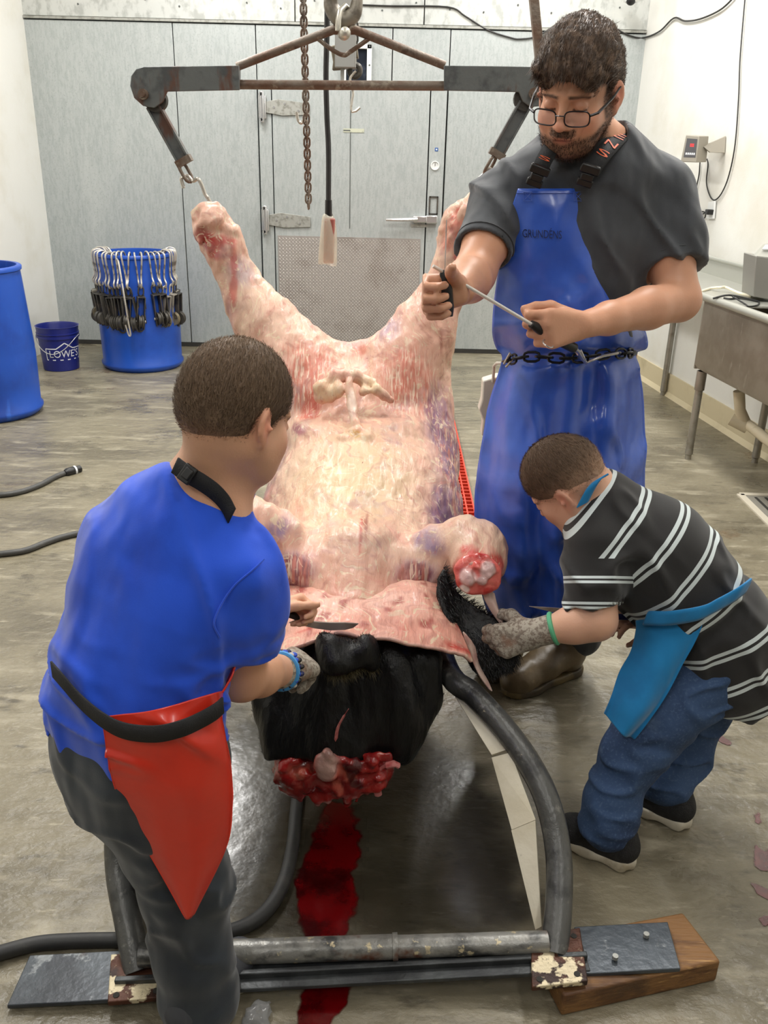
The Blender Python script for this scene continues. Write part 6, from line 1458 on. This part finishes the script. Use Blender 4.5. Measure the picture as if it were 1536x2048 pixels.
# red apron
mRed = M('red_vinyl', srgb(226, 56, 36), .30, layers=[(srgb(206, 44, 28), 4, .45, .7)], bump=.10, bscale=16, coat=.2)
rw_ = [[(206, 1432, 1.075), (270, 1424, 1.06), (350, 1408, 1.06), (425, 1386, 1.095), (446, 1380, 1.16)], [(211, 1470, 1.072), (275, 1470, 1.05), (355, 1455, 1.05), (432, 1430, 1.09), (444, 1425, 1.15)], [(216, 1510, 1.072), (285, 1515, 1.05), (365, 1505, 1.05), (446, 1490, 1.085), (456, 1488, 1.14)],
       [(230, 1575, 1.075), (305, 1580, 1.05), (385, 1580, 1.05), (455, 1560, 1.09), (463, 1558, 1.14)], [(262, 1645, 1.085), (325, 1650, 1.06), (395, 1650, 1.06), (455, 1630, 1.095), (464, 1605, 1.13)], [(315, 1735, 1.09), (348, 1740, 1.07), (398, 1735, 1.07), (440, 1712, 1.10), (452, 1690, 1.11)], [(371, 1836, 1.085), (374, 1839, 1.08), (378, 1838, 1.08), (383, 1834, 1.085), (388, 1826, 1.09)]]
G = resample([[A(*p) for p in r] for r in rw_], 60, 44); cr_ = np.abs(vnoise(np.stack([G[..., 0] * .7 + G[..., 2] * .4, G[..., 1] * .4, G[..., 2] * 1.8], -1), 16, 3)); up_ = np.exp(-((np.linspace(0, 1, 60) - .22) / .16) ** 2)[:, None]
G[..., 1] += -.016 * (.2 - np.minimum(cr_, .2)) / .2 * up_ + .008 * fbm(G, 8, 2, 3); 
ra = sheet('apron', G.tolist(), .0025, mRed, b1, 1)
MB().tube([G[i, 0] for i in range(60)] + [G[59, 40]] + [G[i, 43] for i in range(59, 8, -1)], .0022, 6).build('apron_piping', mRed, ra)
bib = resample([[A(444, 1386, 1.15), A(458, 1362, 1.16), A(470, 1335, 1.18)], [A(452, 1372, 1.17), A(466, 1345, 1.17), A(472, 1310, 1.19)], [A(436, 1366, 1.20), A(455, 1330, 1.20), A(460, 1280, 1.21)]], 12, 20)
sheet('apron_bib', bib.tolist(), .003, mRed, ra, 1)
bp_ = [A(96, 1330, 1.16), A(120, 1362, 1.10), A(160, 1405, 1.06), A(205, 1440, 1.052), A(250, 1462, 1.042), A(310, 1468, 1.036), A(360, 1458, 1.036), A(398, 1440, 1.05)]
allV = np.concatenate([Vt, Vx, G.reshape(-1, 3)])
bp_ = [surf(allV, x_, y_, .008, .012) for x_, y_ in ((104, 1338), (125, 1362), (160, 1402), (205, 1440), (250, 1462), (310, 1468), (360, 1458), (398, 1442), (430, 1424), (446, 1410))]
P_ = [Vector(p) for p in catmull(bp_, 8)]; sheet('waist_strap', [[p + Vector((0, 0, .014)), p, p - Vector((0, 0, .014))] for p in P_], .003, mBlackStrap, ra, 0)
sp_ = [A(346, 930, 1.235), A(372, 948, 1.215), A(402, 966, 1.205), A(432, 985, 1.20), A(452, 1006, 1.20), A(464, 1030, 1.21)]
allV = np.concatenate([Vt, V])
sp_ = [surf(allV, x_, y_, .007, .012) for x_, y_ in ((350, 930), (374, 948), (402, 964), (430, 984), (450, 1006), (464, 1032))]
P_ = [Vector(p) for p in catmull(sp_, 8)]; sheet('neck_strap', [[p + Vector((.006, .0, .012)), p, p - Vector((.006, .0, .012))] for p in P_], .003, mBlackStrap, ra, 0)
MB().bar(Vector(surf(allV, 364, 940, .014, .012)), Vector(surf(allV, 386, 956, .014, .012)), .028, .008, (0, -1, .4)).bar(Vector(surf(allV, 368, 942, .018, .012)), Vector(surf(allV, 382, 953, .018, .012)), .018, .006, (0, -1, .4)).build('strap_buckle', mBlackPl, ra, bevel=.002)
# knit glove on the right hand, bead bracelets
mGlove = M('grey_knit_glove', srgb(172, 164, 150), .9, layers=[(srgb(128, 116, 104), 120, .45, .58), (srgb(140, 112, 94), 16, .52, .7)], bump=.5, bscale=300, bdist=.003)
def glove(w, d, p, s, par, sc, curl, cuffm, name='glove', thumb=None, lo=.14):
    g = SDF(np.array(w) - lo, np.array(w) + lo, .0035); d = unit(d); w = np.array(w)
    g.cap(w - d * .045, w + d * .01, .036 * sc, .034 * sc, .02); hand(g, w, d, p, s, sc, curl, thumb, .012, 1.28)
    Vg, Fg = g.mesh(1); o = addmesh(name, Vg, Fg, mGlove, par, smooth=175)
    x, y, t = frame_from(d); c = Vector(w - d * .046); MB().tube([c + x * (math.cos(a) * .036 * sc) + y * (math.sin(a) * .036 * sc) for a in np.linspace(0, 2 * math.pi, 25)[:-1]], .0055, 8, closed=True).build('glove_cuff', cuffm, o); return o
kG = A(614, 1322, 1.535)
glove(wR + unit(kG - wR) * .03, kG - wR, (.1, .3, -1), (-.6, .6, .2), b1, .92, (42, 62, 40), M('light_blue_band', srgb(70, 150, 210), .5))
mBead = [M('blue_bead', srgb(52, 84, 196), .25), M('navy_bead', srgb(26, 32, 84), .25), M('black_bead', srgb(18, 18, 22), .3), M('pearl_bead', srgb(206, 196, 186), .25)]
dW = unit(wR - eR); x, y, t = frame_from(dW)
for ring, off in enumerate((-.012, .004)):
    br = thing('bead_bracelet', ['blue and black bead bracelet nearer the elbow on the boy\'s right wrist', 'dark bead bracelet next to the grey glove on the boy\'s right wrist'][ring], 'bracelet', Vector(wR + dW * off))
    for k_ in range(16):
        a = 2 * math.pi * k_ / 16; c = Vector(wR + dW * off) + x * (math.cos(a) * .034) + y * (math.sin(a) * .034); MB().sphere(c, .0065, 10, (1, 1, .8)).build('bead', mBead[(k_ * 3 + ring) % 4 if k_ % 3 else (2 if ring else 0)], br)
# his knife
kf = thing('skinning_knife', 'curved skinning knife with black handle in the hand of the boy in blue', 'knife', at(600, 1230, 1.66))
MB().tube([at(556, 1224, 1.622), at(572, 1226, 1.628), at(590, 1232, 1.632), at(597, 1238, 1.632)], [.010, .011, .011, .009], 10, flat=.7).build('handle', mBlackPl, kf)
kY = 1.632
bl = [(578, 1246), (600, 1238), (630, 1244), (660, 1246), (690, 1246), (717, 1248), (706, 1256), (690, 1260), (660, 1261), (630, 1257), (604, 1251)]
MB().prism([at(px, py, kY + .004 * (px - 600) / 120) for px, py in bl], (0, .0022, .001)).build('blade', mBlade, kf)

# ------------------------------------------------------------ boy in the striped shirt, bending over
b2 = thing('person', 'boy in a black and white striped polo and blue apron bending over the hide', 'person', (.66, 1.72, 0))
B = SDF((.24, 1.46, .0), (1.12, 2.12, 1.02), .0045)
hd = Head(at(1130, 966, 1.85), (-.56, .42, -.70), (-.62, .08, .72), .88)
hd.build(B, child=True, nose=.85)
NB = A(1196, 1000, 1.85); SN, SFr = A(1190, 1092, 1.755), A(1215, 1050, 1.98)
PV = A(1432, 1270, 1.80)
fdn = (np.array([-.55, 0, -.83]), .82)
B.cap(hd(0, -.03, -.05), NB, .046, .050, .03); B.cap(NB, SN, .05, .046, .05); B.cap(NB, SFr, .05, .046, .05)
B.chain([(A(1232, 1062, 1.85), .105), (A(1300, 1110, 1.83), .118), (A(1375, 1190, 1.81), .115), (PV, .122)], .05, fdn)
hN, hF = PV + np.array([-.01, -.06, -.05]), PV + np.array([.03, .06, -.04])
kN, aN = A(1262, 1510, 1.66), np.array([.535, 1.60, .085]); kF, aF = A(1362, 1500, 1.80), np.array([.705, 1.735, .085])
B.chain([(hN, .08), (kN, .052), (aN, .038)], .03); B.chain([(hF, .08), (kF, .052), (aF, .038)], .03)
eN, wN = A(1192, 1240, 1.68), A(1086, 1262, 1.70); eF, wF = A(1225, 1225, 1.95), A(1290, 1238, 1.90)
B.chain([(SN, .050), (SN * .4 + eN * .6, .046), (eN, .043), (eN * .6 + wN * .4, .040), (wN, .028)], .02); B.chain([(SFr, .048), (eF, .038), (wF, .026)], .02)
hand(B, wF, A(1240, 1232, 1.84) - wF, (0, -.1, -1), (-.2, -1, .1), .8, (25, 55, 35))
V, Fq = B.mesh(1); C = skin_color(V, (224, 174, 146), 8); C = paint_face(C, V, hd, None, (196, 110, 100), (96, 72, 56))
addmesh('body', V, Fq, mSkin, b2, smooth=175, colors=C)
def trim2(Hh, hd):
    Hh.plane(hd(0, .078, .035), hd.f * .9 - hd.u * .42)
    for sx in (-1, 1): hd.ell(Hh, (sx * .08, .062, -.07), (.04, .05, .085), .01, 'sub'); hd.ell(Hh, (sx * .09, -.018, -.03), (.024, .024, .040), .006, 'sub')
    Hh.plane(hd(0, -.06, -.066), -hd.u + hd.f * .05)
clipped(hd, b2, 9, trim2, (104, 84, 68), (170, 138, 114), 16000, .010, (-.03, .06))
# striped polo: the stripes follow a measure along spine or sleeve
mStr = M('striped_jersey', srgb(34, 33, 33), .85, bump=.10, bscale=420, bdist=.003, sheen=.2)
nt = mStr.node_tree; N_ = nt.nodes; L_ = nt.links; at_ = N_.new('ShaderNodeAttribute'); at_.attribute_name = 'Col'; sp = N_.new('ShaderNodeSeparateColor'); L_.new(at_.outputs['Color'], sp.inputs[0])
def mth(op, a, b=None):
    n = N_.new('ShaderNodeMath'); n.operation = op
    for i, q in enumerate((a, b)):
        if q is None: continue
        if isinstance(q, (int, float)): n.inputs[i].default_value = q
        else: L_.new(q, n.inputs[i])
    return n.outputs[0]
sel_ = mth('GREATER_THAN', sp.outputs[2], .5); mixs = mth('ADD', mth('MULTIPLY', sp.outputs[1], sel_), mth('MULTIPLY', sp.outputs[0], mth('SUBTRACT', 1.0, sel_)))
fr1 = mth('FRACT', mixs); d1 = mth('ABSOLUTE', mth('SUBTRACT', fr1, .42)); d2 = mth('ABSOLUTE', mth('SUBTRACT', fr1, .60))
wm = mth('LESS_THAN', mth('MINIMUM', d1, d2), .052); mx = N_.new('ShaderNodeMix'); mx.data_type = 'RGBA'; L_.new(wm, mx.inputs[0]); b_ = N_['Principled BSDF']; L_.new(b_.inputs['Base Color'].links[0].from_socket, mx.inputs[6]); mx.inputs[7].default_value = srgb(206, 216, 216); L_.new(mx.outputs[2], b_.inputs['Base Color'])
T = SDF((.30, 1.50, .26), (1.14, 2.14, 1.0), .0045)
T.cap(NB, SN, .056, .058, .06); T.cap(NB, SFr, .056, .058, .06)
spine = [A(1215, 1040, 1.85), A(1232, 1062, 1.85), A(1300, 1105, 1.83), A(1375, 1185, 1.81), A(1432, 1262, 1.80), A(1446, 1330, 1.78)]
T.chain([(spine[1], .128), (spine[2], .140), (spine[3], .138), (spine[4], .142), (spine[5], .140)], .06, (np.array([-.5, 0, -.86]), .86))
hemN = SN * .16 + eN * .84; dS = unit(eN - SN)
T.chain([(SN, .060), (SN * .5 + hemN * .5, .063), (hemN + dS * .03, .062)], .035, clip=(hemN, dS)); T.cap(SFr, SFr * .4 + eF * .6, .058, .054, .04)
T.cap(hemN - dS * .02, hemN + dS * .04, .050, .058, .0, op='sub')
T.plane(A(1440, 1392, 1.78), (-.02, -.1, -1)); T.ell(NB + np.array([-.045, 0, .035]), (.055, .06, .055), k=.012, op='sub')
# apron tie drawn tight round the waist
cT = A(1395, 1205, 1.81); aT = unit(np.array(spine[4]) - np.array(spine[3]))
def tw(p):
    s_ = (p - cT) @ aT; pin = .018 * np.exp(-(s_ / .02) ** 2) * (np.linalg.norm(p - cT, axis=1) < .24); q = np.stack([p[:, 0] + p[:, 2], p[:, 1] * .5, (p[:, 2] - p[:, 0]) * .5], 1)
    return pin + folds(p, [(1, 0, 1), (0, .5, 0), (-.4, 0, .4)], .011, 10, 5, 1.6) - .010 * fbm(p, 8, 2, 8)
T.noise(tw); Vt, Ft = T.mesh(1)
sp_pts = np.array(catmull(spine, 12)); cum = np.concatenate([[0], np.cumsum(np.linalg.norm(np.diff(sp_pts, axis=0), axis=1))])
def along(V, pts, cum):
    best = np.full(len(V), 1e9); s_ = np.zeros(len(V)); 
    for i in range(len(pts) - 1):
        a, b = pts[i], pts[i + 1]; ab = b - a; l2 = ab @ ab; t = (V - a) @ ab / l2; lo_ = 0 if i > 0 else -9; hi_ = 1 if i < len(pts) - 2 else 9
        tt = np.clip(t, lo_, hi_); d = np.linalg.norm(V - (a + tt[:, None] * ab), axis=1); m = d < best; best[m] = d[m]; s_[m] = cum[i] + tt[m] * math.sqrt(l2)
    return s_, best
for _ in range(1): s_sp, d_sp = along(Vt, sp_pts, cum)
# smooth measure: plane-wise along the bent back, sleeve measured along the arm
s_ar = (Vt - SN) @ dS; d_ar = np.linalg.norm(Vt - (SN + np.clip(s_ar, 0, .3)[:, None] * dS), axis=1)
slv = np.clip(np.minimum(np.minimum(.080 - d_ar, s_ar - .03), SN[1] + .05 - Vt[:, 1]) / .02 + .5, 0, 1)
mid_ = sp_pts.mean(0); ax1 = unit(np.array(spine[3]) - np.array(spine[1])); ax2 = unit(np.array(spine[5]) - np.array(spine[3])); k0 = np.array(spine[3])
u1 = (Vt - k0) @ ax1; u2 = (Vt - k0) @ ax2; bl_ = sstep(-.06, .10, (u1 + u2) / 2); meas = u1 * (1 - bl_) + u2 * bl_
Sc = meas / .088 + 5.30; Sa = s_ar / .055 + 3.155
col = np.zeros((len(Vt), 3)); col[:, 0] = Sc; col[:, 1] = Sa; col[:, 2] = slv
sh = addmesh('striped_polo', Vt, Ft, mStr, b2, smooth=175, colors=col)
# jeans
mJean = M('blue_denim', srgb(52, 76, 112), .85, layers=[(srgb(36, 54, 86), 5, .42, .66), (srgb(84, 104, 132), 11, .58, .78), (srgb(70, 92, 124), 160, .5, .7)], bump=.15, bscale=240, bdist=.003)
Tr = SDF((.40, 1.46, .0), (1.10, 2.06, .62), .005)
Tr.chain([(PV, .122), (PV + np.array([0, 0, -.05]), .122)], .05, fdn)
Tr.chain([(hN, .092), (A(1318, 1430, 1.69), .078), (kN, .066), (A(1222, 1600, 1.62), .060), (aN + np.array([0, 0, .01]), .060)], .03); Tr.chain([(hF, .098), (kF, .072), (aF + np.array([0, 0, .02]), .058)], .03)
Tr.noise(lambda p: folds(p, [(.8, 0, .4), (0, .8, .2), (-.2, 0, 1.6)], .009, 12, 3, 1.6) - .008 * fbm(p, 10, 2, 4)); Tr.plane(np.array([0, 0, .05]), (0, 0, -1))
Vx, Fx = Tr.mesh(2); jn = addmesh('jeans', Vx, Fx, mJean, b2, smooth=175)
mStitch = M('denim_stitch', srgb(120, 134, 154), .8)
sh_up = M('black_mesh_shoe', srgb(26, 26, 28), .7, bump=.4, bscale=300, layers=[(srgb(44, 44, 46), 60, .5, .7)])
shoe((.592, 1.560, 0), (.435, 1.665, 0), b2, sh_up, mSoleW, .98); shoe((.762, 1.695, 0), (.63, 1.80, 0), b2, sh_up, mSoleW, .98)
# turquoise cloth apron
mTurq = cloth_mat('turquoise_cloth', (16, 126, 186), (10, 108, 166), bump=.10)
rw_ = [[(1272, 1242, 1.73), (1310, 1240, 1.69), (1352, 1236, 1.675), (1392, 1230, 1.67), (1412, 1222, 1.665)], [(1272, 1262, 1.72), (1305, 1268, 1.68), (1340, 1268, 1.665), (1380, 1268, 1.66), (1400, 1262, 1.66)], [(1262, 1300, 1.70), (1288, 1310, 1.665), (1320, 1315, 1.65), (1356, 1318, 1.645), (1376, 1312, 1.65)],
       [(1240, 1340, 1.675), (1268, 1352, 1.645), (1296, 1362, 1.635), (1330, 1368, 1.63), (1348, 1362, 1.64)], [(1222, 1388, 1.645), (1244, 1402, 1.622), (1270, 1415, 1.612), (1300, 1422, 1.61), (1318, 1414, 1.62)], [(1207, 1425, 1.63), (1222, 1444, 1.612), (1240, 1460, 1.604), (1256, 1476, 1.602), (1270, 1482, 1.606)]]
G = resample([[A(*p) for p in r] for r in rw_], 50, 36); G[..., 1] += .012 * np.sin(np.linspace(0, 9, 36))[None, :] * np.linspace(.2, 1, 50)[:, None] + .012 * fbm(G, 10, 2, 6)
ta = sheet('apron', G.tolist(), .0025, mTurq, b2, 1)
bp_ = [A(1290, 1242, 1.70), A(1340, 1240, 1.66), A(1400, 1228, 1.64), A(1430, 1212, 1.64), A(1460, 1196, 1.65), A(1488, 1178, 1.68), A(1512, 1158, 1.74)]
bp_ = [surf(np.concatenate([Vt, G.reshape(-1, 3)]), x_, y_, .010, .012) for x_, y_ in ((1290, 1236), (1340, 1236), (1400, 1226), (1430, 1212), (1460, 1196), (1482, 1182), (1497, 1170))]
P_ = [Vector(p) for p in catmull(bp_, 8)]; sheet('apron_tie', [[p + Vector((.004, 0, .018)), p + Vector((0, -.003, 0)), p - Vector((.004, 0, .018))] for p in P_], .004, mTurq, ta, 1)
nb_ = [A(1168, 1000, 1.79), A(1178, 982, 1.78), A(1190, 966, 1.80), A(1202, 958, 1.85)]
allV = np.concatenate([V, Vt])
nb_ = [surf(allV, x_, y_, .006, .012) for x_, y_ in ((1164, 1010), (1172, 994), (1182, 976), (1194, 962), (1206, 954))]
P_ = [Vector(p) for p in catmull(nb_, 8)]; sheet('neck_loop', [[p + Vector((.012, 0, .008)), p + Vector((0, -.003, .002)), p - Vector((.012, 0, .008))] for p in P_], .004, mTurq, ta, 1)
kG = A(1030, 1276, 1.71)
glove(wN + unit(kG - wN) * .022, kG - wN, (-.2, .6, -.8), (-.2, .3, .9), b2, .92, (45, 65, 40), M('green_band', srgb(92, 178, 134), .6))
kf = thing('skinning_knife', 'thin-bladed knife held under the striped-shirt boy\'s arm', 'knife', at(1200, 1228, 1.82))
MB().tube([at(1290, 1236, 1.83), at(1210, 1232, 1.83)], [.009, .010], 10, flat=.7).build('handle', M('dark_blue_handle', srgb(30, 38, 92), .4), kf)
MB().prism([at(1210, 1226, 1.83), at(1210, 1240, 1.83), at(1120, 1228, 1.83), at(1058, 1213, 1.83), at(1120, 1217, 1.83)], (0, .002, .0005)).build('blade', mBlade, kf)
# crumpled clear plastic near the front foot
pb = SDF((-.32, 1.08, -.01), (-.08, 1.30, .06), .004); rg = np.random.default_rng(5)
for i in range(10): pb.ell(np.array(fl(rg.uniform(478, 535), rg.uniform(2016, 2056), .008)), rg.uniform(.008, .022, 3), k=.01)
pb.plane((0, 0, .001), (0, 0, -1)); pb.noise(lambda p: .010 * fbm(p, 60, 2, 2)); Vp, Fp = pb.mesh(0)
o = addmesh('plastic_wrap', Vp, Fp, M('crumpled_plastic', srgb(150, 150, 150), .15, alpha=.55, spec=.7), smooth=30); tag(o, 'crumpled clear plastic scrap on the floor by the front leg', 'plastic')
